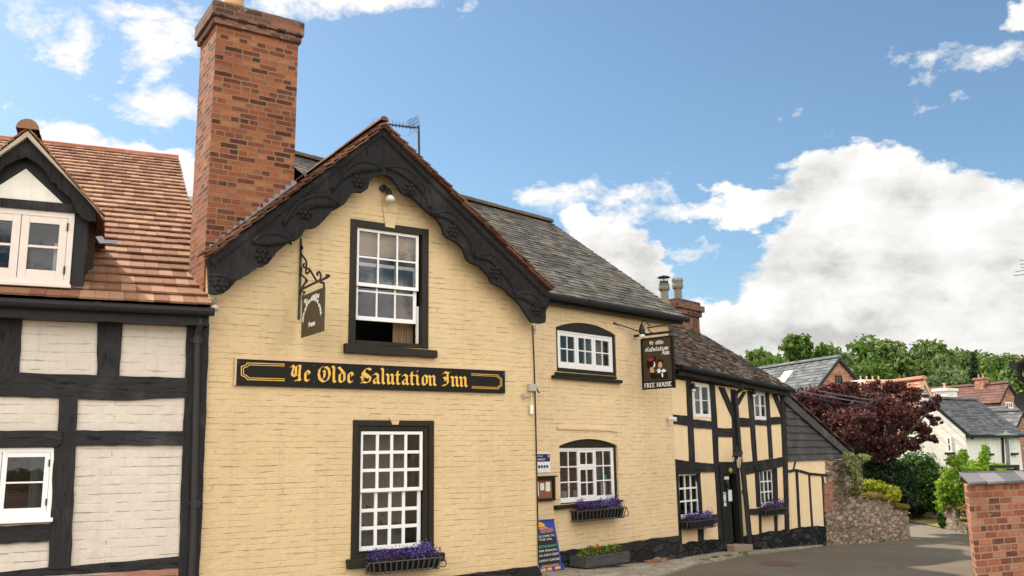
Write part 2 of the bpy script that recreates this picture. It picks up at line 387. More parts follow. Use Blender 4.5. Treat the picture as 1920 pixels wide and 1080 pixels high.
M['redwall'] = m_brick('garden_wall_brick', [(0, (.13, .045, .03)), (.35, (.29, .085, .048)), (.7, (.40, .135, .075)), (1, (.50, .22, .135))], (.44, .32, .22), .092, .26, .012, .014, (.50, .36, .16))
M['plinthbrick'] = m_brick('red_plinth_brick', [(0, (.22, .08, .05)), (1, (.50, .2, .12))], (.4, .3, .22), .09, .26)
M['housebrick'] = m_brick('house_brick', [(0, (.24, .09, .05)), (.5, (.42, .16, .08)), (1, (.55, .25, .14))], (.45, .34, .25), .09, .27, .012, .006)
M['redtile'] = m_tiles('red_clay_tiles', [(0, (.16, .055, .032)), (.3, (.22, .098, .050)), (.65, (.31, .152, .080)), (1, (.41, .235, .135))], .85)
M['ridgetile'] = m_tiles('ridge_tiles', [(0, (.26, .08, .04)), (1, (.45, .16, .09))], .85)
M['verge'] = m_tiles('verge_tiles', [(0, (.05, .026, .018)), (.5, (.125, .055, .032)), (1, (.24, .125, .075))], .9, (.10, .09, .05), .45)
M['slate'] = m_tiles('stone_slates', [(0, (.046, .040, .031)), (.4, (.095, .083, .064)), (.75, (.145, .126, .098)), (1, (.21, .185, .15))], .8, (.22, .17, .06), .32, .012)
M['slateridge'] = m_tiles('lichen_ridge', [(0, (.06, .05, .038)), (1, (.15, .12, .08))], .9, (.22, .115, .03), .48)
M['mosstile'] = m_tiles('mossy_stone_tiles', [(0, (.030, .022, .017)), (.4, (.095, .068, .050)), (.75, (.17, .125, .095)), (1, (.30, .24, .19))], .95, (.06, .05, .02), .42, .03, 30)
M['greyslate'] = m_tiles('grey_slate', [(0, (.06, .06, .062)), (.5, (.12, .12, .12)), (1, (.2, .195, .19))], .75, (.19, .17, .12), .36)
M['farred'] = m_tiles('far_clay_tiles', [(0, (.30, .11, .06)), (1, (.55, .27, .17))], .85, (.35, .25, .18), .4)
M['farbrown'] = m_tiles('far_brown_tiles', [(0, (.10, .05, .04)), (1, (.20, .105, .08))], .85)
M['lead'] = m_paint('lead_flashing', (.27, .28, .30), .5, .006, .3)
M['mortar'] = m_paint('lime_mortar', (.55, .46, .35), .9, .02, .3, .1)
M['blackstone'] = m_rubble('black_painted_stone', (.012, .012, .012), (.03, .029, .028), (.055, .05, .045), (.008, .008, .008), 3.4, .05)
M['blackrender'] = m_rubble('black_painted_render', (.020, .019, .018), (.03, .028, .026), (.05, .046, .042), (.018, .017, .016), 2.2, .025)
M['rubble'] = m_rubble('rubble_stone', (.20, .135, .09), (.30, .22, .155), (.38, .285, .20), (.16, .11, .072), 2.6, .02, (.15, .10, .035))
M['mossytop'] = m_grass('moss_capping', (.10, .065, .012), (.20, .135, .025), (.16, .12, .05))
M['gold'] = m_flat('gold_lettering', (.83, .47, .07), .45, .4)
M['dullgold'] = m_flat('gold_line', (.58, .34, .07), .5, .4)
M['signblack'] = m_paint('sign_black', (.012, .010, .006), .45, .001, .1, .15)
M['signbrown'] = m_paint('sign_brown', (.048, .034, .015), .45, .002, .15)
M['signwhite'] = m_flat('white_lettering', (.82, .80, .74), .6)
M['woodtrim'] = m_paint('pale_wood_trim', (.66, .46, .30), .6, .003)
M['blueboard'] = m_paint('blue_board', (.03, .06, .30), .5, .002)
M['navy'] = m_flat('navy_blue', (.015, .025, .13), .5)
M['chalk'] = m_paint('chalkboard', (.018, .018, .018), .7, .002)
M['orange'] = m_flat('orange_yellow', (.85, .40, .04), .5)
M['green'] = m_flat('green_chalk', (.15, .55, .3), .7)
M['paper'] = m_flat('paper', (.78, .76, .70), .8)
M['cork'] = m_flat('cork', (.25, .11, .05), .9)
M['skin'] = m_flat('painted_skin', (.62, .33, .2), .6)
M['red'] = m_flat('dark_red', (.35, .02, .02), .6)
M['cyan'] = m_flat('cyan_card', (.03, .45, .62), .6)
M['teal'] = m_flat('teal_card', (.12, .45, .38), .6)
M['pot'] = m_paint('clay_pot', (.62, .36, .17), .8, .01, .3)
M['buffpot'] = m_paint('weathered_pot', (.26, .22, .17), .9, .02, .5)
M['bamboo'] = m_paint('bamboo_blind', (.70, .46, .24), .7, .004, .3)
M['plastic'] = m_flat('pale_plastic', (.7, .66, .58), .5)
M['greyplastic'] = m_flat('grey_box', (.42, .38, .30), .6)
M['metal'] = m_flat('dull_metal', (.35, .35, .35), .4, .5, .8)
M['asphalt'] = m_asphalt('asphalt', (.118, .092, .062), (.22, .178, .126), (.235, .192, .138))
M['lane'] = m_asphalt('pale_asphalt', (.19, .155, .115), (.29, .245, .19), (.27, .23, .18))
M['flags'] = m_stoneflag('worn_stone_paving')
M['kerb'] = m_paint('kerb_stone', (.40, .31, .22), .9, .02, .4, .15)
M['ground'] = m_grass('ground_grass', (.03, .055, .012), (.07, .10, .03), (.05, .07, .02))
M['verge_grass'] = m_grass('dry_verge_grass', (.22, .20, .06), (.42, .34, .15), (.50, .38, .20))
M['bark'] = m_timber('bark', (.035, .027, .02), (.09, .07, .05))
M['oakleaf'] = m_leaf('oak_leaves', [(.1, (.032, .066, .012)), (.5, (.095, .165, .03)), (.9, (.20, .285, .05))], .42)
M['ashleaf'] = m_leaf('ash_leaves', [(.1, (.045, .075, .017)), (.5, (.115, .175, .04)), (.9, (.22, .285, .08))], .42)
M['paleleaf'] = m_leaf('pale_leaves', [(.1, (.06, .09, .03)), (.5, (.13, .18, .06)), (.9, (.2, .25, .10))])
M['darkleaf'] = m_leaf('dark_conifer', [(.1, (.010, .022, .008)), (.5, (.022, .045, .014)), (.9, (.05, .085, .025))], .2)
M['copperleaf'] = m_leaf('copper_leaves', [(.1, (.02, .007, .008)), (.5, (.065, .02, .018)), (.8, (.18, .062, .045)), (1, (.32, .14, .085))], .3)
M['laurel'] = m_leaf('laurel_leaves', [(.1, (.02, .045, .01)), (.5, (.05, .11, .02)), (.9, (.12, .21, .04))], .3, .4)
M['brightleaf'] = m_leaf('bright_leaves', [(.1, (.10, .19, .016)), (.5, (.24, .40, .035)), (.9, (.42, .55, .07))], .5)
M['yellowleaf'] = m_leaf('golden_leaves', [(.1, (.13, .17, .015)), (.5, (.36, .38, .03)), (.9, (.55, .5, .06))])
M['varieg'] = m_leaf('variegated_leaves', [(.1, (.10, .14, .04)), (.5, (.30, .32, .12)), (.9, (.5, .48, .25))])
M['stemleaf'] = m_leaf('lobelia_foliage', [(.1, (.04, .05, .012)), (.5, (.12, .10, .025)), (.9, (.18, .08, .03))])
M['purple'] = m_leaf('purple_petals', [(.1, (.04, .016, .11)), (.5, (.09, .04, .25)), (.9, (.17, .12, .40))], .3)
M['palepurple'] = m_leaf('lilac_petals', [(.1, (.2, .2, .6)), (.9, (.45, .45, .8))], .3)
M['marigold'] = m_leaf('orange_petals', [(.1, (.75, .2, .02)), (.9, (.85, .4, .05))], .3)
M['buffwall'] = m_painted_brick('buff_stone', (.45, .34, .24), (.36, .27, .19), .12, .35, .012, (.2, .15, .1))
M['dishgrey'] = m_flat('dish_grey', (.03, .027, .025), .8, .1)
M['lampgrey'] = m_flat('lamp_grey', (.16, .18, .16), .5)
M['farglass'] = m_flat('far_window_glass', (.03, .032, .035), .08, .6)
M['weedleaf'] = m_leaf('weed_leaves', [(.1, (.06, .10, .012)), (.5, (.17, .22, .03)), (.9, (.33, .34, .06))], .4)
M['coping'] = m_tiles('slate_coping', [(0, (.09, .085, .09)), (.5, (.17, .16, .16)), (1, (.27, .25, .245))], .7, (.26, .2, .12), .35)
M['redstain'] = m_asphalt('red_road_patch', (.13, .07, .055), (.20, .12, .095), (.17, .11, .09))
M['opp'] = m_painted_brick('cream_rendered_house', (.66, .52, .34), (.6, .46, .3), 2, 3, .006, fade=-.6)
M['cream_wing_lit'] = m_painted_brick('cream_wing_brick_lit', (.79, .585, .335), (.73, .53, .295), .085, .27, .015)  # the gable cream, lightened to make up for weaker light on the wing
# ------------------------------------------------------------------ building helpers
def scaler(k, ox, oy): return lambda *pts: [(ox + x / k, oy + y / k) for x, y in pts]
Z2 = scaler(2.842, 1240, 680); Z7 = scaler(4.91, 1240, 840); Z8 = scaler(5.4, 1360, 700)
ZL = scaler(2.0769, 0, 560); ZD = scaler(4.5, 0, 230); ZDW = scaler(6, 0, 380)
ZG = scaler(2.634, 380, 230); ZW = scaler(4.153, 960, 540); ZW2 = scaler(4.91, 1000, 780); Z4 = scaler(4.155, 1500, 820)
Z3 = scaler(3.556, 1380, 600)
def puv(F, pts, d=0.0): return [F.uv(x, y, d) for x, y in pts]
def rough_poly(pts, step=.14, amp=.007):
    """resample the outline and let every edge wander a little, as hewn or hand-cut edges do"""
    out = []
    for k in range(len(pts)):
        a, b = V((*pts[k], 0)), V((*pts[(k + 1) % len(pts)], 0)); n = max(1, int((b - a).length / step))
        t = (b - a).normalized(); nn = V((-t.y, t.x, 0))
        for i in range(n):
            q = a + (b - a) * (i / n)
            if i: q = q + nn * rnd.uniform(-amp, amp)
            out.append((q.x, q.y))
    return out
tcount = [0]
def timber(F, parent, pts, d1=.022, mat='timber', name='timber', amp=.006):
    q_ = puv(F, pts); du = max(p[0] for p in q_) - min(p[0] for p in q_); dv_ = max(p[1] for p in q_) - min(p[1] for p in q_)
    if mat == 'timber' and du > dv_: mat = 'timber_h'
    tcount[0] += 1
    d = d1 + (tcount[0] % 9) * .0026
    mb = MB(); mb.prism(F, rough_poly(puv(F, pts, d), amp=amp), -.03, d, back=False)
    return mb.build(name, M[mat], parent)
def tiles(mb, E, e, up, length, lo, hi, gauge, tw, th, skip=None, jit=.004, lift=.5):
    """overlapping courses of single tiles on a slope; lo/hi give the run of each course"""
    nrm = e.cross(up).normalized()
    if nrm.z < 0: nrm = -nrm
    n = int(length / gauge)
    for i in range(n):
        s0 = i * gauge; s1 = min(s0 + gauge * 1.25, length)
        a, b = lo(s0 / length), hi(s0 / length); x = a - (tw * .5 if i % 2 else 0) - rnd.uniform(0, .03)
        while x < b - .01:
            w = tw * rnd.uniform(.92, 1.08); x0 = max(x, a); x1 = min(x + w - .004, b); x += w
            if x1 - x0 < .02: continue
            c = E + e * ((x0 + x1) / 2) + up * (s0 + gauge / 2)
            if skip and skip(c): continue
            j = rnd.uniform(-jit, jit); k = rnd.uniform(-jit, jit) * 1.2; sl = rnd.uniform(-jit, jit) * 1.5
            o1, o2, o3, o4 = lift * th + j, 1.5 * th + j, (lift - 1) * th + k, .5 * th + k
            A, B = E + e * x0, E + e * x1; l0 = up * (s0 + sl); l1 = up * s1
            mb.hexa([A + l0 + nrm * o1, B + l0 + nrm * o1, B + l1 + nrm * o3, A + l1 + nrm * o3],
                    [A + l0 + nrm * o2, B + l0 + nrm * o2, B + l1 + nrm * o4, A + l1 + nrm * o4])
def ridge(mb, p, q, r=.11, seg=.42):
    p, q = V(p), V(q); n = max(1, int((q - p).length / seg)); t = (q - p).normalized(); a = t.cross(Z).normalized()
    for i in range(n):
        s = p + (q - p) * (i / n); e = p + (q - p) * ((i + .985) / n); rr = r * rnd.uniform(.97, 1.05); ring = []
        for c in (s, e):
            ring.append([c + a * rr * math.cos(w) + Z * rr * math.sin(w) for w in [math.pi * k / 7 for k in range(8)]])
        for k in range(7): mb.face(ring[0][k], ring[0][k + 1], ring[1][k + 1], ring[1][k])
        mb.face(*ring[0]); mb.face(*ring[1][::-1])
def gutter(F, parent, u0, v0, u1, v1, d, r=.055, name='gutter', mat='blackpaint'):
    mb = MB(); mb.tube([F.P(u0, v0, d), F.P(u1, v1, d)], r, 10)
    k = max(2, int((u1 - u0) / 1.5))
    for i in range(1, k):
        f = i / k; p = F.P(u0 + (u1 - u0) * f, v0 + (v1 - v0) * f, d); mb.tube([p - F.u * .03, p + F.u * .03], r * 1.18, 10)
    return mb.build(name, M[mat], parent)
def grid_bars(mb, F, u0, u1, v0, v1, d0, d1, cols, rows, bw, fw):
    """a glazed light: stiles, rails and glazing bars"""
    mb.box(F, u0, u0 + fw, v0, v1, d0, d1); mb.box(F, u1 - fw, u1, v0, v1, d0, d1)
    mb.box(F, u0 + fw, u1 - fw, v0, v0 + fw * 1.15, d0, d1 - .001); mb.box(F, u0 + fw, u1 - fw, v1 - fw, v1, d0, d1 - .001)
    iu, iv = u1 - u0 - 2 * fw, v1 - v0 - 2.15 * fw
    for i in range(1, cols):
        c = u0 + fw + iu * i / cols; mb.box(F, c - bw / 2, c + bw / 2, v0 + fw * 1.1, v1 - fw, d0 + .006, d1 - .006)
    for i in range(1, rows):
        c = v0 + fw * 1.15 + iv * i / rows; mb.box(F, u0 + fw, u1 - fw, c - bw / 2, c + bw / 2, d0 + .008, d1 - .008)
def pane(F, parent, u0, u1, v0, v1, d, mat='glass', tilt=0):
    mb = MB(); mb.hexa([F.P(u0, v0, d - .004), F.P(u1, v0, d - .004 + tilt), F.P(u1, v1, d - .004 + tilt), F.P(u0, v1, d - .004)],
                       [F.P(u0, v0, d), F.P(u1, v0, d + tilt), F.P(u1, v1, d + tilt), F.P(u0, v1, d)])
    mb.f = [[4, 5, 6, 7]]
    return mb.build('pane', M[mat], parent)
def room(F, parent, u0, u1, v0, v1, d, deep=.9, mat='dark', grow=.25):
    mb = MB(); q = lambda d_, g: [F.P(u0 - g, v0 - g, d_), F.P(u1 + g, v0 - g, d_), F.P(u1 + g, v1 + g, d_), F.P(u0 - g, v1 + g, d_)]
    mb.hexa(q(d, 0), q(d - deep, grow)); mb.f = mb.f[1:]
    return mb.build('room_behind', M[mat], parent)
def curtain(F, parent, u0, u1, v0, v1, d, mat='curtain', wave=.025, n=40, name='curtain'):
    mb = MB(); prev = None; ph = rnd.uniform(0, 6)
    for i in range(n + 1):
        u = u0 + (u1 - u0) * i / n; w = wave * (math.sin(i * 1.25 + ph) + .4 * math.sin(i * 2.9))
        cur = mb.vert(F.P(u, v0, d + w), F.P(u, v1, d + w * .7))
        if prev: mb.f.append([prev[0], cur[0], cur[1], prev[1]])
        prev = cur
    return mb.build(name, M[mat], parent, smooth=True)
def mean_rect(F, tl, tr, br, bl, d):
    a, b, c, e = [F.uv(*p, d) for p in (tl, tr, br, bl)]
    return (a[0] + e[0]) / 2, (b[0] + c[0]) / 2, (e[1] + c[1]) / 2, (a[1] + b[1]) / 2
def rect(u0, u1, v0, v1): return [(u0, v0), (u1, v0), (u1, v1), (u0, v1)]
def arch(u0, u1, v0, vs, vt, n=14):
    pts = [(u0, v0), (u1, v0)]
    for i in range(n + 1):
        a = i / n; u = u1 + (u0 - u1) * a; pts.append((u, vs + (vt - vs) * (1 - (2 * a - 1) ** 2)))
    return pts

# =================================================================== LEFT COTTAGE
lo_ = L.P(-2.6, .2, 0)
cot = thing('timber_framed_cottage', 'black and white timber framed cottage with red clay tile roof and dormer', 'house', lo_)
Lr = L.uv(384, 840)[0]
wl = ZL((3, 580), (211, 580), (205, 860), (3, 862))
wu1 = (L.uv(*wl[1])[0] + L.uv(*wl[2])[0]) / 2; wu0 = wu1 - 2 * (wu1 - L.uv(4, 840)[0]) + .02
wv0, wv1 = L.uv(60, 971)[1], L.uv(60, 840)[1]
z_eL = L.uv(200, 585, 0)[1]
mb = MB(); mb.holed(L, [(-7.5, -.2), (Lr, -.2), (Lr, z_eL + .25), (-7.5, z_eL + .25)], [rect(wu0, wu1, wv0, wv1)], 0, .12)
mb.build('wall', M['white'], cot)
# eaves and roof
eR = L.uv(399, 578, .30); ue = eR[0]; Qv = L.perp(ue)
rp = Qv.at(335, 298); rd = (rp - L.o).dot(L.n); rz = rp.z
E = L.P(-7.5, eR[1], .30); upv = (L.n * (rd - .30) + Z * (rz - eR[1])); ln = upv.length; upv.normalize()
mb = MB(); tiles(mb, E, L.u, upv, ln, lambda t: 2.2, lambda t: 7.5 + ue, ln / 31, .19, .052, jit=.004, lift=.95)
roofL = mb.build('roof', M['redtile'], cot)
mb = MB(); mb.hexa([E - Z * .03, E + L.u * (7.5 + ue - .01) - Z * .03, E + L.u * (7.5 + ue - .01) + upv * ln - Z * .03, E + upv * ln - Z * .03],
                   [E - Z * .08, E + L.u * (7.5 + ue - .01) - Z * .08, E + L.u * (7.5 + ue - .01) + upv * ln - Z * .08, E + upv * ln - Z * .08])
mb.face(E + upv * ln, E + L.u * (7.5 + ue) + upv * ln, L.P(ue, eR[1], 2 * rd), L.P(-7.5, eR[1], 2 * rd))
mb.prism(L.perp(ue - .12), [(.0, -.2), (2 * rd, -.2), (2 * rd, eR[1]), (rd, rz - .1), (.0, eR[1])], -.01, .01)
mb.build('roof_boarding', M['blackpaint'], cot)
mb = MB(); ridge(mb, L.P(-7.5, rz - .02, rd), L.P(ue, rz - .02, rd), .12, .42); mb.build('ridge_tiles', M['ridgetile'], cot)
mb = MB()
for i in range(26):
    s = i / 26 * ln * .62; p = L.P(ue + .02, eR[1], .3) + upv * s
    mb.ball(p + Z * rnd.uniform(-.03, .03) + L.u * rnd.uniform(-.01, .06), (rnd.uniform(.04, .08), .05, rnd.uniform(.04, .08)), 7, 5)
mb.build('mortar_fillet', M['mortar'], cot)
mb = MB(); v = eR[1] - .115; mb.box(L, -7.5, Lr - .05, v - .13, v + .06, .03, .26); mb.build('fascia', M['blackpaint'], cot)
gutter(L, cot, -7.5, eR[1] - .06, ue + .02, eR[1] - .06, .345, .06)
# downpipe
mb = MB(); pv = [L.at(376, 597, .25), L.at(376, 606, .25), L.at(371, 625, .13), L.at(370, 640, .1), L.at(363, 1000, .1), L.at(357, 1110, .1)]
mb.tube(pv, .045, 10)
for (x, y) in ((370, 638), (366, 945)):
    p = L.at(x, y, .1); mb.tube([p - Z * .05, p + Z * .05], .06, 10); mb.bar(p - L.u * .09 - L.n * .05, p + L.u * .09 - L.n * .05, .03, .04)
mb.build('downpipe', M['pipe'], cot)
# timbers
for q in (ZL((-20, 35), (730, 85), (730, 99), (-20, 58)), ZL((-20, 58), (88, 58), (75, 292), (-20, 288)), ZL((380, 72), (478, 82), (465, 312), (377, 305)),
          ZL((728, 90), (816, 95), (797, 600), (775, 1110), (693, 1110), (712, 560)), ZL((-20, 285), (377, 298), (730, 308), (725, 384), (490, 397), (230, 388), (-20, 380)),
          ZL((230, 380), (303, 385), (295, 570), (276, 1050), (188, 1052), (210, 580), (224, 515)), ZL((285, 513), (720, 515), (716, 571), (290, 573)),
          ZL((-20, 888), (200, 878), (188, 945), (-20, 956)), ZL((-20, 1068), (190, 1046), (280, 1041), (700, 1003), (702, 1050), (-20, 1092))):
    timber(L, cot, q)
timber(L, cot, ZL((-20, 513), (242, 515), (240, 560), (215, 578), (-20, 580)), .07, name='lintel')
mb = MB(); mb.prism(L, puv(L, ZL((-20, 1095), (400, 1075), (697, 1052), (697, 1130), (-20, 1130)), .03), -.03, .03); mb.build('brick_plinth', M['plinthbrick'], cot)
def casement_window(F, parent, u0, u1, v0, v1, d, lights, mat='whitepaint', fw=.045, cw=.05, bw=.018, glass='glass', sill=None, rmat='dark', outer=True):
    """lights: list of (width fraction, cols, rows)"""
    mb = MB()
    if outer:
        mb.box(F, u0, u0 + fw, v0, v1, d - .09, d); mb.box(F, u1 - fw, u1, v0, v1, d - .09, d)
        mb.box(F, u0 + fw, u1 - fw, v0, v0 + fw, d - .09, d - .001); mb.box(F, u0 + fw, u1 - fw, v1 - fw, v1, d - .09, d - .001)
    win = mb.build('window', M[mat], parent) if mb.v else None
    a = u0 + fw; tot = u1 - u0 - 2 * fw
    for fr, c, r in lights:
        b = a + tot * fr; sb = MB(); grid_bars(sb, F, a + .004, b - .004, v0 + fw, v1 - fw, d - .06, d - .008, c, r, bw, cw)
        sb.build('casement', M[mat], win, bevel=.004); pane(F, win, a + .02, b - .02, v0 + fw + .02, v1 - fw - .02, d - .034, glass, rnd.uniform(-.004, .004)); a = b
    room(F, win, u0, u1, v0, v1, d - .1, .9, rmat)
    if sill:
        mb = MB(); mb.box(F, u0 - sill[0], u1 + sill[0], v0 - sill[1], v0 - .002, d - .1, d + sill[2]); mb.build('sill', M[sill[3]], win, bevel=.006)
    return win
w = casement_window(L, cot, wu0, wu1, wv0, wv1, .03, [(.5, 1, 2), (.5, 1, 2)], 'whitepaint', .055, .062, .022, sill=(.03, .055, .07, 'whitepaint'), rmat='brickroom'); curtain(L, w, wu0 + .1, wu0 + .4, wv0, wv1, -.25, 'net'); curtain(L, w, wu1 - .30, wu1 - .08, wv0, wv1, -.3, 'curtain')  # brick lining stands in for a brick house reflected in the panes
mb = MB()
for dv in (.22, .78):
    v = wv0 + (wv1 - wv0) * dv; mb = MB(); mb.box(L, wu1 - .075, wu1 - .06, v - .045, v + .045, .02, .045); mb.build('hinge', M['iron'], w)
# dormer
dd = -.06
ap = L.uv(*ZD((234, 138))[0], dd + .12); er = L.uv(*ZD((808, 800))[0], dd + .12); uc = ap[0]; hw = er[0] - uc; zb = er[1]; za = ap[1]
dw1 = L.uv(*ZDW((815, 500))[0], dd)[0]; dw0 = 2 * uc - dw1; dv0 = L.uv(*ZDW((750, 930))[0], dd)[1]; dv1 = L.uv(*ZD((620, 770))[0], dd)[1]
mb = MB(); cu = L.uv(*ZDW((965, 500))[0], dd)[0]; hc = cu - uc
slope = (za - zb) / hw
mb.holed(L, [(uc - hc, dv0 - .12), (uc + hc, dv0 - .12), (uc + hc, zb + .05), (uc, zb + .05 + slope * hc), (uc - hc, zb + .05)], [rect(dw0, dw1, dv0, dv1)], dd, .1)
for s in (-1, 1):
    mb.face(L.P(uc + s * hc, dv0 - .3, dd), L.P(uc + s * hc, zb + .1, dd), L.P(uc + s * hc, zb + .1, -2.2), L.P(uc + s * hc, dv0 - .3, -2.2))
dorm = mb.build('dormer', M['blackpaint'], cot)
tri = puv(L, ZD((233, 388), (530, 678)), dd + .02); c3 = tri[1]; m3 = (2 * uc - c3[0], c3[1])
mb = MB(); mb.prism(L, [m3, c3, (uc, tri[0][1])], dd, dd + .012); mb.build('gable_panel', M['whitewall'], dorm)
def barge_half(F, outer_top, outer_low, lower_pts, d0, d1):
    pass
lowp = puv(L, ZD((235, 290), (290, 330), (380, 400), (430, 500), (480, 515), (490, 550), (600, 640), (640, 740), (690, 800), (740, 832), (806, 832)), dd + .14)
top = [(uc, za), (uc + hw, zb + .10)]
mb = MB()
for s in (-1, 1):
    pts = [(uc, za)] + [(uc + s * (p[0] - uc), p[1]) for p in [(uc, lowp[0][1])] + lowp[1:]] + [(uc + s * hw, zb + .12)]
    mb.prism(L, pts, dd + .09 + (.002 if s > 0 else 0), dd + .15 + (.002 if s > 0 else 0))
mb.build('dormer_bargeboard', M['barge'], cot)
mb = MB(); vt = L.uv(*ZD((300, 660))[0], dd + .05)[1]; mb.box(L, uc - hc - .04, uc + hc - .02, dv1, dv1 + (vt - dv1) * .95, dd, dd + .06); mb.build('dormer_lintel', M['timber'], cot)
mb = MB(); ed = V((0, 0, 0))
for s in (-1, 1):
    upd = (L.u * (-s * hw) + Z * (za - zb)).normalized(); Ld = math.hypot(hw, za - zb) + .19
    E0 = L.P(uc + s * (hw + .09), zb + .08 - slope * .09 + .04, dd + .24)
    tiles(mb, E0, -L.n, upd, Ld, lambda t: 0, lambda t: 2.6, Ld / 15, .19, .018)
mb.build('dormer_roof', M['redtile'], cot)
mb = MB()
for s in (-1, 1):
    A = (uc + s * (hw + .10), zb - slope * .10 + .10); B = (uc, za + .085); o = .075
    mb.prism(L, [A, (A[0], A[1] - .02), (uc + s * hw, zb + .11), (uc, za + .0), B], dd + .10 + (.002 if s > 0 else 0), dd + .225 + (.002 if s > 0 else 0))
mb.build('verge_mortar', M['mortar'], cot)
mb = MB(); ridge(mb, L.P(uc, za + .10, dd + .27), L.P(uc, za + .10, -2.4), .145, .4); mb.build('dormer_ridge', M['redtile'], cot)
w = casement_window(L, cot, dw0, dw1, dv0, dv1, dd + .03, [(.5, 1, 2), (.5, 1, 2)], 'pinkpaint', .075, .10, .035, sill=(.02, .05, .06, 'pinkpaint'), glass='glass', rmat='dimroom')
mb = MB(); uu = L.uv(*ZDW((560, 700))[0], dd)[0]; mb.box(L, uu + .03, uu + .17, dv0 + .19, dv0 + .60, dd - .12, dd - .1); mb.build('white_card', M['paper'], w)
mb = MB()
for dv in (.2, .8):
    v = dv0 + (dv1 - dv0) * dv; mb.box(L, dw1 - .088, dw1 - .066, v - .055, v + .055, dd + .02, dd + .045); mb.build('hinge', M['iron'], w); mb = MB()
mb = MB(); p0, p1 = L.at(183, 448, .0), L.at(227, 452, -.02); mb.prism(L, puv(L, ZDW((1075, 380), (1150, 375), (1180, 420), (1330, 425), (1300, 455), (1120, 455)), -.05), -.08, -.05)
mb.build('lead_flashing', M['lead'], cot)

# =================================================================== INN
inn = thing('inn', 'cream painted brick inn with carved black bargeboards, tall red brick chimney and slate roof', 'inn', G.P(-2.8, 0, 0))
D_B = .30   # bargeboard plane
apx = G.uv(716, 243, D_B); 
lT = G.uv(389.5, 486, D_B); rT = G.uv(1029, 549, D_B)
uw = G.uv(*ZG((723, 470))[0])[0]
ow = mean_rect(G, (656, 412), (800, 432), (803, 655), (657, 640), 0)
lw = mean_rect(G, (662, 790), (811, 791), (812, 1030), (660, 1048), 0)
mb = MB(); mb.holed(G, rough_poly([(-5.68, -.4), (0, -.4), (-.03, 4.6), (-3.0, 7.15), (-5.75, 4.75)], .3, .004), [rect(*ow), rect(*lw)], 0, .16)
# right hand return
mb.face(G.P(0, -.4, 0), G.P(0, -.4, -1.5), G.P(-.03, 4.6, -1.5), G.P(-.03, 4.6, 0)); mb.face(G.P(-5.68, -.4, 0), G.P(-5.68, -.4, -5), G.P(-5.75, 4.75, -5), G.P(-5.75, 4.75, 0))
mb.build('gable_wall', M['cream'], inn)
mb = MB(); pl = puv(G, ((330, 1135), (372, 1125), (600, 1112), (858, 1079), (1008, 1061), (1016, 1076), (1016, 1120), (330, 1200)), .035)
mb.prism(G, rough_poly(pl, .2, .012), -.05, .035); mb.build('plinth', M['blackrender'], inn)
# gable roof
mb = MB(); mbv = MB()
for s, tp in ((-1, lT), (1, rT)):
    lowu, lowz = tp; dz = .10
    e0 = V((0, 0, 0)); A = G.P(lowu + s * .06, lowz + dz - .03, D_B + .1); B = G.P(apx[0], apx[1] + dz + .0, D_B + .1)
    upd = (B - A); Ld = upd.length; upd.normalize()
    tiles(mb, A, -G.n, upd, Ld, lambda t: 0.05, lambda t: 6.0, Ld / 24, .2, .02, skip=(lambda c: (c - G.o).dot(G.n) < -.1 and (c - G.o).dot(G.u) < -5.3) if s < 0 else None)
    # verge: undercloak and bedded tile ends
    nn = (-G.n).cross(upd).normalized(); nn = nn if nn.z > 0 else -nn
    tiles(mbv, A - nn * .025, -G.n, upd, Ld, lambda t: -.02 + rnd.uniform(-.012, .012), lambda t: .24, Ld / 24, .5, .03, jit=.008)
    tiles(mbv, A - nn * .06, -G.n, upd, Ld, lambda t: 0.0 + rnd.uniform(-.015, .01), lambda t: .2, Ld / 15, .5, .02, jit=.007)
mb.build('gable_roof', M['verge'], inn)
mbv.build('verge_tiles', M['verge'], inn)
mb = MB(); ridge(mb, G.P(apx[0], apx[1] + .13, D_B + .10), G.P(apx[0], apx[1] + .13, -5), .075, .45); mb.build('gable_ridge', M['verge'], inn)
# bargeboards
low = puv(G, ZG((30, 840), (62, 848), (95, 845), (130, 820), (170, 780), (205, 762), (240, 740), (275, 715), (310, 705), (345, 670), (375, 630), (430, 590), (480, 570), (510, 525), (560, 517), (600, 480), (640, 437), (700, 402), (740, 347), (790, 342), (815, 325), (825, 295), (850, 268), (890, 258),
     (930, 270), (955, 300), (990, 350), (1040, 370), (1080, 410), (1140, 460), (1170, 490), (1185, 520), (1200, 560), (1240, 580), (1285, 620), (1310, 680), (1360, 705), (1410, 750), (1430, 790), (1490, 820), (1530, 860), (1570, 900), (1610, 960), (1630, 985), (1690, 988), (1697, 930), (1712, 905)), D_B)
ki = 23
def smooth(pts, k=3):
    out = []
    for i in range(len(pts) - 1):
        p0, p1, p2, p3 = pts[max(i - 1, 0)], pts[i], pts[i + 1], pts[min(i + 2, len(pts) - 1)]
        for j in range(k):
            t = j / k; out.append(tuple(.5 * (2 * b + (c - a) * t + (2 * a - 5 * b + 4 * c - d) * t * t + (3 * b - 3 * c + d - a) * t ** 3) for a, b, c, d in zip(p0, p1, p2, p3)))
    return out + [pts[-1]]
rosL = [ZG(p)[0] for p in ((295, 660), (505, 445), (770, 290), (90, 800))]
rosR = [ZG(p)[0] for p in ((1020, 330), (1235, 535), (1440, 740), (1650, 925))]
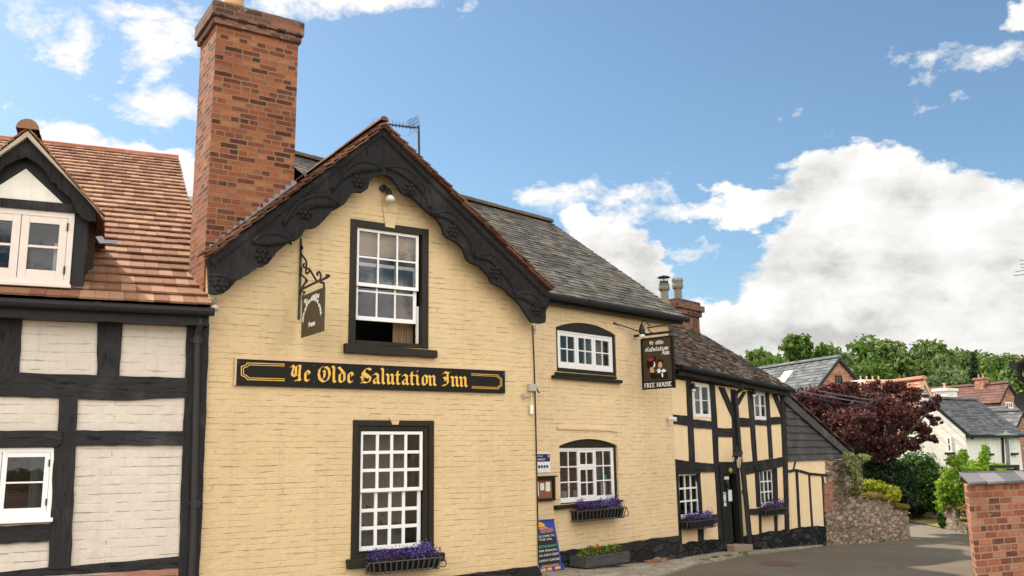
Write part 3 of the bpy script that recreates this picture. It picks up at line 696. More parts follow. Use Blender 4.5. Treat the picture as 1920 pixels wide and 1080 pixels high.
for s, part, tp in ((-1, low[:ki + 1], lT), (1, low[ki:], rT)):
    mb = MB(); sm = smooth(part)
    sm = [(p[0] + rnd.uniform(-.006, .006), p[1] + rnd.uniform(-.006, .006)) for p in sm]
    poly = ([tp] if s < 0 else []) + sm + ([tp] if s > 0 else []) + [apx]
    mb.prism(G, poly, D_B - .07 + s * .001, D_B + s * .001)
    # top moulding
    dx, dz = apx[0] - tp[0], apx[1] - tp[1]; l_ = math.hypot(dx, dz); nx, nz = (dz / l_, -dx / l_) if s > 0 else (-dz / l_, dx / l_)
    if nz > 0: nx, nz = -nx, -nz
    for off, wd, pr in ((0.0, .10, .035), (.10, .025, .018)):
        q = [(tp[0] + nx * off, tp[1] + nz * off), (tp[0] + nx * (off + wd), tp[1] + nz * (off + wd)), (apx[0], apx[1] + nz * (off + wd) * 1.3), (apx[0], apx[1] + nz * off * 1.3)]
        mb.prism(G, q, D_B, D_B + pr + s * .0015)
    o = mb.build('bargeboard', M['barge'], inn)
    # carved lobes
    cb = MB()
    arcs = [((75, 590), (140, 575), (200, 582), (270, 600), (345, 640)), ] if s < 0 else []
    if s < 0:
        AR = [scaler(6, 380, 420)((80, 590), (140, 575), (200, 580), (270, 600), (345, 640)), scaler(6, 380, 420)((560, 200), (650, 130), (760, 108), (900, 128), (1005, 190)),
              ZG((400, 500), (470, 400), (560, 362), (640, 375), (670, 400)), ZG((640, 330), (700, 240), (770, 195), (840, 200), (880, 225))]
    else:
        AR = [ZG((905, 220), (985, 222), (1060, 270), (1110, 350), (1120, 420)), ZG((1130, 450), (1210, 440), (1280, 490), (1320, 570), (1335, 650)), ZG((1340, 660), (1420, 650), (1490, 710), (1530, 780), (1540, 850)), ZG((1545, 850), (1600, 840), (1655, 870), (1690, 910))]
    for a in AR:
        q = smooth(puv(G, a, D_B), 5); cb.tube([G.P(u, v_, D_B + .004) for u, v_ in q], .036, 8)
        lens = [(u, v_ - .012) for u, v_ in q] + [(u, v_ - .02 - .17 * math.sin(math.pi * (1 - k / (len(q) - 1)))) for k, (u, v_) in enumerate(q[::-1])][1:-1]; cb.prism(G, lens, D_B - .005, D_B + .024 + s * .001, back=False)
        q2 = [(u, v_ - .055) for u, v_ in q]; cb.tube([G.P(u, v_, D_B + .0) for u, v_ in q2], .016, 6)
    for (x, y) in (rosL if s < 0 else rosR):
        u, v_ = G.uv(x, y, D_B)
        for k in range(7):
            a = k * math.pi * 2 / 6; rr = 0 if k == 6 else .075
            cb.ball(G.P(u + rr * math.cos(a), v_ + rr * math.sin(a), D_B), .042 if k < 6 else .05, 8, 6)
    cb.build('carving', M['barge'], o, smooth=True)
# keystones, ledges
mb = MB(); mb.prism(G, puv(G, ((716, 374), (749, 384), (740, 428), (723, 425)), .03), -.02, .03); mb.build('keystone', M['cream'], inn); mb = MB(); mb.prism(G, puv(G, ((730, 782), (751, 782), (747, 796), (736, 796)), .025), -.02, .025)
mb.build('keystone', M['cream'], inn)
# upper sash window (bottom sash pushed up behind the top one)
def surround(F, parent, r, d, wd, mat, name='window'):
    u0, u1, v0, v1 = r; mb = MB()
    mb.box(F, u0, u0 + wd, v0, v1, d - .14, d); mb.box(F, u1 - wd, u1, v0, v1, d - .14, d); mb.box(F, u0 + wd, u1 - wd, v1 - wd, v1, d - .14, d - .001)
    mb.box(F, u0 + wd, u1 - wd, v0, v0 + wd * .6, d - .14, d - .002)
    return mb.build(name, M[mat], parent, bevel=.008)
wn = surround(G, inn, (ow[0] - .015, ow[1] + .015, ow[2] - .02, ow[3] + .02), .018, .12, 'olive')
a0, a1, b1, b0 = mean_rect(G, (666, 425), (783, 443), (785, 546), (668, 533), -.05)[0], mean_rect(G, (666, 425), (783, 443), (785, 546), (668, 533), -.05)[1], G.uv(725, 434, -.05)[1], G.uv(725, 541, -.05)[1]
mb = MB(); grid_bars(mb, G, a0, a1, b0, b1, -.075, -.03, 3, 2, .03, .05); mb.build('sash', M['whitepaint'], wn, bevel=.004)
pane(G, wn, a0 + .02, a1 - .02, b0 + .02, b1 - .02, -.055, 'glassblue')
c0, c1 = G.uv(725, 604, -.1)[1], G.uv(725, 497, -.1)[1]
mb = MB(); grid_bars(mb, G, a0 + .01, a1 - .01, c0, c1, -.13, -.085, 3, 2, .03, .06); mb.build('sash', M['whitepaint'], wn, bevel=.004)
pane(G, wn, a0 + .02, a1 - .02, c0 + .02, c1 - .02, -.11, 'glassblue')
mb = MB(); mb.box(G, a1 - .004, a1 + .035, ow[2] + .07, c0 + .3, -.13, -.09); mb.build('sash_guide', M['whitepaint'], wn)
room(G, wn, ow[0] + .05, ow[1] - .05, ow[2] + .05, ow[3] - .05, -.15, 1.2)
curtain(G, wn, a1 - .34, a1 + .03, ow[2] + .05, b1, -.3, 'tancurtain', .03)
mb = MB()
for i in range(16):
    v = b1 - .04 - i * .024; mb.box(G, a0, a1, v - .020, v, -.17, -.155)
mb.build('bamboo_blind', M['bamboo'], wn)
mb = MB(); mb.prism(G, rough_poly(puv(G, ((648, 643), (821, 657), (821, 671), (648, 661)), .09), .2, .004), -.1, .09); mb.build('window_sill', M['olive'], inn, bevel=.01)
# lower sash window
wn = surround(G, inn, (lw[0] - .015, lw[1] + .015, lw[2] - .02, lw[3] + .02), .02, .09, 'olive')
mb = MB(); mb.box(G, lw[0] + .075, lw[0] + .13, lw[2], lw[3] - .07, -.12, -.01); mb.box(G, lw[1] - .16, lw[1] - .075, lw[2], lw[3] - .07, -.12, -.015); mb.box(G, lw[0] + .13, lw[1] - .16, lw[3] - .14, lw[3] - .07, -.12, -.012)
mb.build('inner_frame', M['olive'], wn)
a0, a1 = G.uv(673, 900, -.05)[0], G.uv(791, 900, -.05)[0]; t1, tm, t0 = G.uv(730, 809, -.05)[1], G.uv(730, 918, -.05)[1], G.uv(730, 1030, -.05)[1]
mb = MB(); grid_bars(mb, G, a0, a1, tm - .03, t1, -.07, -.025, 4, 3, .05, .05); mb.build('sash', M['whitepaint'], wn, bevel=.005)
mb = MB(); grid_bars(mb, G, a0 + .005, a1 - .005, t0, tm + .02, -.12, -.075, 4, 3, .055, .06); mb.build('sash', M['whitepaint'], wn, bevel=.005)
pane(G, wn, a0 + .02, a1 - .02, tm, t1 - .02, -.05, 'glassblue'); pane(G, wn, a0 + .02, a1 - .02, t0 + .02, tm, -.10, 'glassblue')
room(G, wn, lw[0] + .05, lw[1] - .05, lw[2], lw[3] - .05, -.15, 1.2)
curtain(G, wn, a0 - .05, a1 - .18, t0 - .05, t1 + .05, -.33, 'curtain', .02)
mb = MB()
for i in range(14):
    p = G.P(rnd.uniform(a0, a1), rnd.uniform(t0 + .2, t0 + .65), -.24)
    for k in range(4): mb.ball(p + V((rnd.uniform(-.02, .02), rnd.uniform(-.02, .02), rnd.uniform(-.02, .02))), .018, 6, 4)
mb.build('red_geraniums', M['red'], wn)
mb = MB(); mb.prism(G, rough_poly(puv(G, ((653, 1050), (835, 1036), (835, 1052), (654, 1068)), .1), .2, .004), -.1, .1); mb.build('window_sill', M['olive'], inn, bevel=.012)

# ---- main range (set back wing)
eW = W.uv(1288, 597, .30); e0 = W.uv(1036, 549, .30); zE = (eW[1] + e0[1]) / 2; uV = eW[0]
rp = W.perp(uV).at(1033, 418); rdW = (rp - W.o).dot(W.n); rzW = rp.z
uEnd = W.uv(1262, 800)[0]
aw = arch(W.uv(1043, 650)[0], W.uv(1155, 660)[0], W.uv(1100, 701)[1], W.uv(1042, 613)[1], W.uv(1095, 605.5)[1])
bw_ = arch(W.uv(1050, 900)[0], W.uv(1160, 900)[0], W.uv(1104, 942)[1], W.uv(1050, 836)[1], W.uv(1106, 823)[1])
mb = MB(); mb.holed(W, [(-1.2, -.6), (uEnd + .03, -.6), (uEnd, zE + .12), (-1.2, zE + .12)], [aw, bw_], 0, .16)
mb.prism(W.perp(uEnd - .02), [(-.02, -.6), (2 * rdW, -.6), (2 * rdW, zE), (rdW, rzW - .15), (-.02, zE)], -.01, .01)
mb.build('wing_wall', M['cream_wing_lit'], inn)
mb = MB(); pl = puv(W, ((1048, 1034), (1120, 1026), (1200, 1014), (1278, 1004), (1280, 1060), (1048, 1090)), .06); mb.prism(W, rough_poly(pl, .2, .014), -.05, .06); mb.build('plinth', M['blackrender'], inn)
mb = MB(); mb.prism(W, puv(W, ((1045, 800), (1142, 803), (1160, 810), (1142, 808), (1046, 805)), .03), -.02, .03); mb.build('drip_ledge', M['cream_wing_lit'], inn)
E = W.P(-7, zE, .30); upv = W.n * (rdW - .30) + Z * (rzW - zE); ln = upv.length; upv.normalize()
uLr = W.uv(520, 290, rdW)[0]
def skipW(c):
    q = c - G.o; g = (q.dot(G.u), q.dot(G.n)); return g[0] < .1 and g[1] > -.75
mb = MB(); tiles(mb, E, W.u, upv, ln, lambda t: 7 + uLr, lambda t: 7 + uV, ln / 32, .24, .017, skip=skipW, jit=.006)
mb.build('slate_roof', M['slate'], inn)
mb = MB(); A = W.P(.25, zE, .28) - Z * .04; B = W.P(uV - .02, zE, .28) - Z * .04
mb.hexa([A, B, B + upv * ln, A + upv * ln], [A - Z * .05, B - Z * .05, B + upv * ln - Z * .05, A + upv * ln - Z * .05])
mb.face(W.P(uLr, rzW, rdW), W.P(uV, rzW, rdW), W.P(uV, zE, 2 * rdW), W.P(uLr, zE, 2 * rdW))
mb.build('roof_boarding', M['blackpaint'], inn)
mb = MB(); ridge(mb, W.P(uLr, rzW, rdW), W.P(uV, rzW, rdW), .12, .4); mb.build('ridge_tiles', M['slateridge'], inn)
mb = MB(); mb.box(W, .1, uEnd - .02, zE - .17, zE - .03, .02, .22); mb.box(W, uEnd - .02, uV - .05, zE - .15, zE - .05, .15, .22); mb.build('fascia', M['blackpaint'], inn)
gutter(W, inn, .12, zE - .06, uV - .03, zE - .06, .345, .06)
def arched(F, parent, poly, frame, d, lights, room_mat):
    us = [p[0] for p in poly]; u0, u1 = min(us), max(us); v0 = poly[0][1]
    mb = MB(); fu0, fu1, fv0, fv1 = frame
    mb.prism(F, [(u0, fv1)] + [(u1, fv1)] + poly[2:], -.1, d + .012)      # painted arch head
    mb.box(F, u0, fu0, v0, fv1, -.1, d + .01); mb.box(F, fu1, u1, v0, fv1, -.1, d + .01); mb.box(F, fu0, fu1, v0, fv0, -.1, d + .01)
    head = mb.build('window', M['olive'], parent)
    mb = MB(); fw = .04
    mb.box(F, fu0, fu0 + fw, fv0, fv1, d - .09, d); mb.box(F, fu1 - fw, fu1, fv0, fv1, d - .09, d); mb.box(F, fu0 + fw, fu1 - fw, fv0, fv0 + fw * 1.4, d - .09, d - .001); mb.box(F, fu0 + fw, fu1 - fw, fv1 - fw, fv1, d - .09, d - .001)
    mb.build('frame', M['whitepaint'], head, bevel=.005)
    for (f0, f1, g0, g1, c, r, cw) in lights:
        p = fu0 + fw + (fu1 - fu0 - 2 * fw) * f0; q = fu0 + fw + (fu1 - fu0 - 2 * fw) * f1; s0 = fv0 + fw * 1.4 + (fv1 - fv0 - 2.4 * fw) * g0; s1 = fv0 + fw * 1.4 + (fv1 - fv0 - 2.4 * fw) * g1
        mb = MB(); grid_bars(mb, F, p + .003, q - .003, s0 + .002, s1 - .002, d - .06, d - .01, c, r, .025, cw); mb.build('casement', M['whitepaint'], head, bevel=.004)
        pane(F, head, p + .02, q - .02, s0 + .02, s1 - .02, d - .035, 'glass', rnd.uniform(-.006, .006))
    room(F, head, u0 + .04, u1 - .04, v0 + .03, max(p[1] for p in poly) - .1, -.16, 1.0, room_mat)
    return head
fr = (W.uv(1047, 650)[0], W.uv(1150.5, 660)[0], W.uv(1100, 693.5)[1], W.uv(1098, 625)[1])
hd = arched(W, inn, aw, fr, -.03, [(0, .335, 0, 1, 2, 2, .06), (.335, .66, 0, 1, 2, 2, .06), (.66, 1, 0, 1, 2, 2, .06)], 'dark')
curtain(W, hd, fr[0] + 1.0, fr[1], fr[2], fr[3], -.19, 'net', .015); curtain(W, hd, fr[0] + .05, fr[0] + .3, fr[2], fr[3], -.19, 'net', .015)
mb = MB(); mb.prism(W, rough_poly(puv(W, ((1040, 703), (1168, 713), (1168, 717), (1166, 719), (1040, 709)), .09), .3, .003), -.1, .09)
mb.prism(W, puv(W, ((1043, 697), (1157, 706), (1157, 711), (1043, 703)), .05), -.1, .05); mb.build('window_sill', M['olive'], inn, bevel=.008)
fr2 = (W.uv(1051, 900)[0], W.uv(1156, 900)[0], W.uv(1104, 940)[1], W.uv(1100, 839.5)[1])
hd2 = arched(W, inn, bw_, fr2, -.06, [(0, .355, 0, 1, 2, 3, .03), (.355, .665, 0, .64, 2, 2, .05), (.355, .665, .64, 1, 2, 1, .05), (.665, 1, 0, 1, 2, 3, .03)], 'brickroom')
uu = lambda x: W.uv(x, 900, -.2)[0]; vv = lambda y: W.uv(1104, y, -.2)[1]
mb = MB(); mb.lathe(W.P(uu(1059), vv(938), -.25), [(.06, 0), (.085, .18), (.085, .2)], 12); mb.box(W, uu(1126), uu(1136), vv(932), vv(905), -.22, -.2); mb.box(W, uu(1143), uu(1153), vv(931), vv(905), -.17, -.16); mb.box(W, uu(1077), uu(1084), vv(935), vv(918), -.24, -.23)
mb.build('papers', M['paper'], hd2)
mb = MB(); mb.box(W, uu(1128), uu(1135), vv(901), vv(892), -.17, -.16); mb.box(W, uu(1143), uu(1153), vv(905.5), vv(900), -.158, -.15); mb.build('blue_cards', M['cyan'], hd2)
mb = MB(); mb.box(W, uu(1142), uu(1153), vv(898), vv(890), -.17, -.16); mb.build('teal_card', M['teal'], hd2)
curtain(W, hd2, uu(1122), uu(1134), vv(900), vv(838), -.3, 'curtain', .015)
mb = MB(); mb.prism(W, rough_poly(puv(W, ((1045, 948), (1169, 937), (1169, 941), (1046, 956)), .1), .3, .004), -.1, .1); mb.build('window_sill', M['olive'], inn, bevel=.008)
# dark gap and cables at the join of gable and wing
mb = MB(); mb.tube([G.at(999, 610, .02), G.at(1003, 720, .02), G.at(1006, 850, .02), G.at(1010, 1060, .02)], .013, 6); mb.tube([G.at(1001, 720, .03), G.at(1006, 728, .06), G.at(1011, 737, .1)], .015, 6); mb.build('cable', M['iron'], inn)

# ---- chimney
dC = -.20
cl, cr_ = G.uv(393, 300, dC)[0], G.uv(555.5, 200, dC)[0]; ct = G.uv(393, 3, dC)[1] - .05
Cp = G.perp(cl)
cb_ = (Cp.at(365, 300) - G.o).dot(G.n)
zc = [G.uv(470, y, dC)[1] for y in (29, 42, 55, 66)]
def stack(mb, u0, u1, d0, d1, v0, v1): mb.box(G, u0, u1, v0, v1, d1, d0)
zA = G.uv(393, 29, dC)[1]; zB = G.uv(393, 42, dC)[1]
mb = MB(); stack(mb, cl, cr_, dC, cb_, 2.5, zB + .02); 
chim = mb.build('chimney', M['chimbrick'], inn)
mb = MB(); stack(mb, cl - .05, cr_ + .04, dC + .05, cb_ - .05, zB, zA); stack(mb, cl - .09, cr_ + .07, dC + .09, cb_ - .09, zA, zA + .24)
stack(mb, cl - .05, cr_ + .03, dC + .05, cb_ - .05, zA + .24, zA + .27)
mb.build('chimney_cap', M['capbrick'], chim, bevel=.02)
pu = G.uv(438, 8, -.3)[0]
mb = MB(); pc = G.P(pu, zA + .26, -.34); mb.lathe(pc, [(.17, 0), (.19, .05), (.165, .1), (.15, .55), (.18, .6), (.18, .66), (.14, .66)], 16); mb.build('chimney_pot', M['pot'], chim, smooth=True)
fl0, fl1 = G.uv(392, 474, dC + .01), G.uv(556, 346, dC + .01); pts = [fl0, fl1]; nst = 15; up_ = []
for i in range(nst, 0, -1):
    f1, f0 = i / nst, (i - 1) / nst; ua = fl0[0] + (fl1[0] - fl0[0]) * f1; ub = fl0[0] + (fl1[0] - fl0[0]) * f0; z_ = fl0[1] + (fl1[1] - fl0[1]) * f1 + .05
    up_ += [(ua, z_), (ub, z_)]
mb = MB(); mb.prism(G, pts + up_, dC - .01, dC + .012); mb.build('lead_flashing', M['lead'], chim)

# =================================================================== TIMBERED HOUSE (end of the inn)
th = thing('timbered_house', 'cream and black timber framed house with mossy stone tile roof, beyond the painted brick inn', 'house', T.P(3, -.3, 0))
T0 = T.uv(1263, 840)[0]; T1 = T.uv(*Z2((672, 525))[0])[0]
zT = T.uv(1372, 712, .25)[1]
def wr(*q, d=.0): return mean_rect(T, *q, d)
wU1 = wr(*Z2((167, 106), (252, 120), (267, 297), (173, 284))); wU2 = wr(*Z2((487, 155), (556, 162), (566, 306), (497, 300)))
wL1 = wr(*Z2((85, 592), (190, 590), (208, 805), (103, 828))); wL2 = wr(*Z2((521, 570), (593, 566), (603, 748), (530, 762)))
dr = mean_rect(T, *Z7((622, 238), (690, 238), (738, 885), (665, 888)), 0); dl = mean_rect(T, *Z7((545, 170), (625, 170), (668, 890), (590, 930)), 0)
mb = MB(); mb.holed(T, [(T0 - .05, -1), (T1, -1), (T1, zT + .1), (T0 - .05, zT + .1)], [rect(*r) for r in (wU1, wU2, wL1, wL2)] + [rect(dl[0] + .1, dr[1], dr[2], dr[3])], 0, .1)
mb.build('wall', M['cream_smooth'], th)
eT = T.uv(1486, 729, .28); uVT = eT[0]
# roof from its right hand verge
q = T.perp(uVT); p1 = q.at(1300, 618); d_p, z_p = (p1 - T.o).dot(T.n), p1.z
sl = (z_p - eT[1]) / (.28 - d_p); rdT = d_p - .15; rzT = z_p + .15 * sl
zET = T.uv(1265, 683, .28)[1]; zm = (zET + eT[1]) / 2
A0 = T.P(T0 - .3, zET, .28); A1 = T.P(uVT, eT[1], .28); ev = (A1 - A0).normalized()
upv = (T.n * (rdT - .28) + Z * (rzT - eT[1])); ln = upv.length; upv.normalize()
mb = MB(); tiles(mb, A0, ev, upv, ln, lambda t: 0, lambda t: (A1 - A0).length + rnd.uniform(-.02, .02), ln / 40, .17, .026, jit=.014)
mb.build('roof', M['mosstile'], th)
mb = MB(); mb.hexa([A0 - Z * .05, A1 - Z * .05, A1 + upv * ln - Z * .05, A0 + upv * ln - Z * .05], [A0 - Z * .1, A1 - Z * .1, A1 + upv * ln - Z * .1, A0 + upv * ln - Z * .1])
mb.face(A0 + upv * ln, A1 + upv * ln, T.P(uVT, eT[1], 2 * rdT), T.P(T0, zET, 2 * rdT))
mb.prism(T.perp(T1 - .03), [(0, -1), (2 * rdT, -1), (2 * rdT, eT[1]), (rdT, rzT - .15), (0, eT[1])], -.01, .01); mb.build('roof_boarding', M['blackpaint'], th)
mb = MB(); ridge(mb, T.P(T0 - .3, rzT + .02, rdT), T.P(uVT, rzT + .02, rdT), .11, .4); mb.build('ridge_tiles', M['mosstile'], th)
mb = MB(); mb.hexa([T.P(T0, zET - .2, .05), T.P(uVT - .1, eT[1] - .2, .05), T.P(uVT - .1, eT[1] - .04, .05), T.P(T0, zET - .04, .05)], [T.P(T0, zET - .2, .24), T.P(uVT - .1, eT[1] - .2, .24), T.P(uVT - .1, eT[1] - .04, .24), T.P(T0, zET - .04, .24)]); mb.build('fascia', M['blackpaint'], th)
gutter(T, th, T0 - .05, zET - .05, uVT - .02, eT[1] - .05, .33, .055)
for q in (Z2((62, 60), (655, 150), (655, 172), (62, 86)), Z2((135, 80), (160, 85), (181, 530), (152, 525)), Z2((257, 105), (285, 110), (301, 350), (308, 545), (284, 540), (275, 350)),
          Z2((64, 276), (142, 284), (147, 336), (66, 325)), Z2((162, 299), (277, 314), (279, 353), (163, 346)), Z2((308, 128), (338, 133), (390, 255), (386, 305)),
          Z8((190, 185), (215, 190), (128, 340), (116, 290)), Z2((371, 140), (397, 145), (412, 540), (386, 535)), Z2((296, 348), (388, 349), (392, 397), (300, 394)),
          Z2((412, 293), (472, 296), (473, 343), (416, 340)), Z2((495, 305), (568, 307), (569, 336), (495, 330)), Z2((572, 291), (642, 287), (648, 326), (576, 331)),
          Z2((462, 150), (488, 153), (513, 522), (492, 524)), Z2((557, 158), (574, 160), (597, 508), (579, 511)), Z2((593, 163), (615, 166), (639, 225), (640, 282)),
          Z2((76, 514), (180, 530), (292, 539), (296, 582), (78, 586)), Z2((436, 530), (520, 522), (657, 502), (666, 549), (440, 601)), Z2((298, 528), (402, 530), (404, 553), (302, 550)),
          Z2((76, 586), (91, 588), (112, 965), (96, 965)), Z2((191, 575), (207, 580), (222, 812), (208, 812)), Z2((288, 545), (304, 547), (334, 945), (310, 940)),
          Z2((95, 836), (272, 810), (314, 806), (317, 853), (272, 858), (98, 882)), Z2((199, 876), (226, 872), (227, 952), (203, 955)), Z2((440, 600), (452, 600), (484, 925), (470, 925)),
          Z2((460, 782), (526, 775), (650, 748), (672, 744), (676, 785), (530, 808), (464, 813)), Z2((521, 806), (533, 806), (536, 908), (525, 910)), Z2((602, 800), (619, 798), (621, 895), (607, 897)),
          Z2((500, 560), (521, 562), (532, 768), (511, 768)), Z2((594, 558), (617, 552), (624, 752), (604, 755))):
    timber(T, th, q, .018)
timber(T, th, Z2((640, 160), (657, 163), (674, 525), (684, 890), (668, 895), (656, 530)), .045, name='corner_post')
timber(T, th, Z2((500, 555), (618, 548), (617, 566), (505, 574)), .05, name='lintel')
timber(T, th, Z2((80, 578), (212, 574), (210, 592), (82, 594)), .05, name='lintel')
mb = MB(); mb.prism(T, rough_poly(puv(T, Z2((100, 966), (220, 950), (330, 938), (350, 960), (350, 1040), (100, 1060)), .07), .15, .02), -.05, .07); mb.build('plinth', M['blackstone'], th)
mb = MB(); mb.prism(T, rough_poly(puv(T, Z2((452, 925), (560, 905), (676, 888), (680, 990), (452, 1040)), .07), .15, .02), -.05, .07); mb.build('plinth', M['blackstone'], th)
w = casement_window(T, th, *wU1, .01, [(.46, 1, 2), (.54, 1, 2)], 'whitepaint', .03, .045, .02); curtain(T, w, (wU1[0] + wU1[1]) / 2, wU1[1], wU1[2], wU1[3], -.2, 'net', .02)
w = casement_window(T, th, *wU2, .01, [(.5, 1, 2), (.5, 1, 2)], 'whitepaint', .035, .045, .02); curtain(T, w, wU2[0], wU2[1], wU2[2], wU2[3], -.2, 'net', .02)
w = casement_window(T, th, *wL1, .0, [(1, 3, 3)], 'whitepaint', .025, .02, .04, rmat='dimroom'); curtain(T, w, wL1[0] + .1, wL1[0] + .45, wL1[2], wL1[3], -.25, 'curtain', .02); curtain(T, w, wL1[1] - .3, wL1[1], wL1[2] + .2, wL1[3], -.25, 'tancurtain', .02)
w = casement_window(T, th, *wL2, .0, [(1, 3, 3)], 'whitepaint', .03, .02, .03, rmat='dimroom'); curtain(T, w, wL2[0], wL2[0] + .4, wL2[2], wL2[3], -.25, 'net', .03); curtain(T, w, wL2[1] - .3, wL2[1], wL2[2], wL2[3], -.25, 'net', .03)
# doorway
mb = MB(); fu0 = dl[0]; fu1 = T.uv(*Z7((758, 885))[0])[0]
mb.prism(T, puv(T, Z7((540, 160), (715, 160), (722, 238), (627, 238), (545, 240)), .06), -.03, .06); mb.prism(T, puv(T, Z7((690, 238), (722, 238), (762, 885), (740, 885)), .055), -.1, .055)
mb.prism(T, puv(T, Z7((541, 238), (560, 238), (600, 930), (588, 930)), .062), -.03, .062)
dframe = mb.build('door_frame', M['blackpaint'], th)
mb = MB(); mb.prism(T, puv(T, Z7((558, 238), (624, 238), (668, 888), (600, 925)), .02), -.03, .02)
for f in (.25, .5, .75):
    a = Z7((558 + 66 * f, 240))[0]; b = Z7((600 + 68 * f, 925 - 37 * f))[0]; pa, pb = T.uv(*a, .02), T.uv(*b, .02); mb.prism(T, [(pa[0] - .004, pa[1]), (pa[0] + .004, pa[1]), (pb[0] + .004, pb[1]), (pb[0] - .004, pb[1])], .02, .024)
door = mb.build('door', M['blackpaint'], th)
mb = MB()
for q in (((583, 262), (622, 262), (622, 290), (583, 290)), ((568, 408), (592, 408), (596, 480), (572, 480)), ((574, 482), (596, 482), (600, 535), (577, 535)), ((616, 385), (648, 385), (653, 490), (622, 490))):
    mb.prism(T, puv(T, Z7(*q), .03), .02, .03)
mb.build('notice_papers', M['paper'], door)
mb = MB()
for q in (((570, 415), (590, 415), (591, 430), (571, 430)), ((575, 490), (596, 490), (597, 505), (576, 505))): mb.prism(T, puv(T, Z7(*q), .033), .03, .033)
mb.build('green_print', M['teal'], door)
mb = MB(); p = T.at(*Z7((605, 330))[0], .05); mb.ball(p, (.05, .05, .11), 10, 8); mb.ball(T.at(*Z7((605, 383))[0], .05), .035, 8, 6); mb.build('door_knocker', M['iron'], door)
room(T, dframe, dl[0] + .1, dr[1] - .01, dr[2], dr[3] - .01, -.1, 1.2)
mb = MB(); mb.prism(T, rough_poly(puv(T, Z7((628, 892), (800, 884), (802, 945), (640, 960)), .15), .1, .01), -.15, .28); mb.build('doorstep', M['kerb'], th, bevel=.02)
# drainpipe with swan neck
mb = MB(); mb.tube([T.at(*Z2(p)[0], d) for p, d in (((432, 112), .33), ((430, 140), .3), ((402, 160), .12), ((397, 185), .1), ((404, 260), .1), ((424, 520), .1), ((440, 660), .1), ((472, 995), .1))], .045, 10)
for p in ((399, 200), (421, 480), (442, 690)):
    c = T.at(*Z2(p)[0], .1); mb.tube([c - Z * .05, c + Z * .05], .06, 10)
mb.tube([T.at(*Z2((462, 920))[0], .1), T.at(*Z2((474, 1005))[0], .1)], .065, 10)
mb.build('drainpipe', M['pipe'], th)
# stack on the ridge
uc_ = T.uv(1272, 580, rdT)[0]; wS = abs(T.uv(1296, 580, rdT + .3)[0] - T.uv(1248, 580, rdT + .3)[0]) * .5
zt = T.uv(1272, 566, rdT)[1]; zb_ = T.uv(1272, 630, rdT)[1]
mb = MB(); mb.box(T, uc_ - wS * .85, uc_ + wS * .85, zb_ - .6, zt - .45, rdT - .3, rdT + .35); mb.box(T, uc_ - wS * .95, uc_ + wS * .95, zt - .45, zt - .3, rdT - .36, rdT + .41); mb.box(T, uc_ - wS * 1.05, uc_ + wS * 1.05, zt - .3, zt - .12, rdT - .42, rdT + .47); mb.box(T, uc_ - wS * .9, uc_ + wS * .9, zt - .12, zt, rdT - .34, rdT + .39)
st = mb.build('chimney', M['capbrick'], th, bevel=.02)
for i, x in enumerate((1246.5, 1272)):
    b = T.at(x, 568, rdT + .05); hh = T.at(x, 528 if i else 533, rdT + .05).z - b.z
    mb = MB(); mb.lathe(b, [(.22, -.25), (.17, 0), (.125, .12), (.115, hh * .62), (.16, hh * .68), (.175, hh * .8), (.15, hh * .84), (.165, hh * .98), (.12, hh)], 12)
    if i:
        for k in range(8): a = k * math.pi / 4; mb.ball(b + V((.14 * math.cos(a), .14 * math.sin(a), hh + .03)), (.035, .035, .07), 6, 5)
    pot = mb.build('chimney_pot', M['buffpot'], st)
    if not i:
        mb = MB(); c = b + Z * hh
        mb.lathe(c, [(.13, 0), (.13, .08)], 12)
        for k in range(4): a = k * math.pi / 2; mb.tube([c + V((.1 * math.cos(a), .1 * math.sin(a), .05)), c + V((.1 * math.cos(a), .1 * math.sin(a), .2))], .012, 5)
        mb.lathe(c + Z * .19, [(.2, 0), (.16, .03), (.02, .07)], 12); mb.build('chimney_cowl', M['iron'], st)

# =================================================================== LEAN-TO
lt = thing('lean_to', 'lean-to with black weatherboarded gable above cream plaster panels, at the end of the timbered house', 'outbuilding', T.P(7.5, -.6, 0))
tri = puv(T, Z2((656, 182), (672, 526), (985, 515)), .0)
mb = MB(); nb = 9; a, b, c = tri
for i in range(nb):
    f0, f1 = i / nb, (i + 1.12) / nb; f1 = min(f1, .995); l0 = b[0] + (a[0] - b[0]) * f0; l1 = b[0] + (a[0] - b[0]) * f1
    r0, r1 = c[0] + (a[0] - c[0]) * f0, c[0] + (a[0] - c[0]) * f1; z0 = b[1] + (a[1] - b[1]) * f0; zr0 = c[1] + (a[1] - c[1]) * f0; z1 = b[1] + (a[1] - b[1]) * f1; zr1 = c[1] + (a[1] - c[1]) * f1
    mb.hexa([T.P(l0, z0, -.02), T.P(r0, zr0, -.02), T.P(r1, zr1, -.05), T.P(l1, z1, -.05)], [T.P(l0, z0, .045), T.P(r0, zr0, .045), T.P(r1, zr1, .0), T.P(l1, z1, .0)])
mb.build('weatherboard', M['board'], lt)
mb = MB(); mb.prism(T, puv(T, Z2((648, 150), (668, 172), (1016, 485), (985, 497), (655, 205)), .1), -.05, .1); mb.build('bargeboard', M['board'], lt)
pw = puv(T, Z2((668, 520), (890, 512), (892, 620), (880, 660), (880, 900), (680, 915)), 0)
mb = MB(); mb.prism(T, pw, -.3, -.004); mb.build('wall', M['cream_smooth'], lt)
sr = puv(T, Z2((656, 182), (1012, 492)), 0)
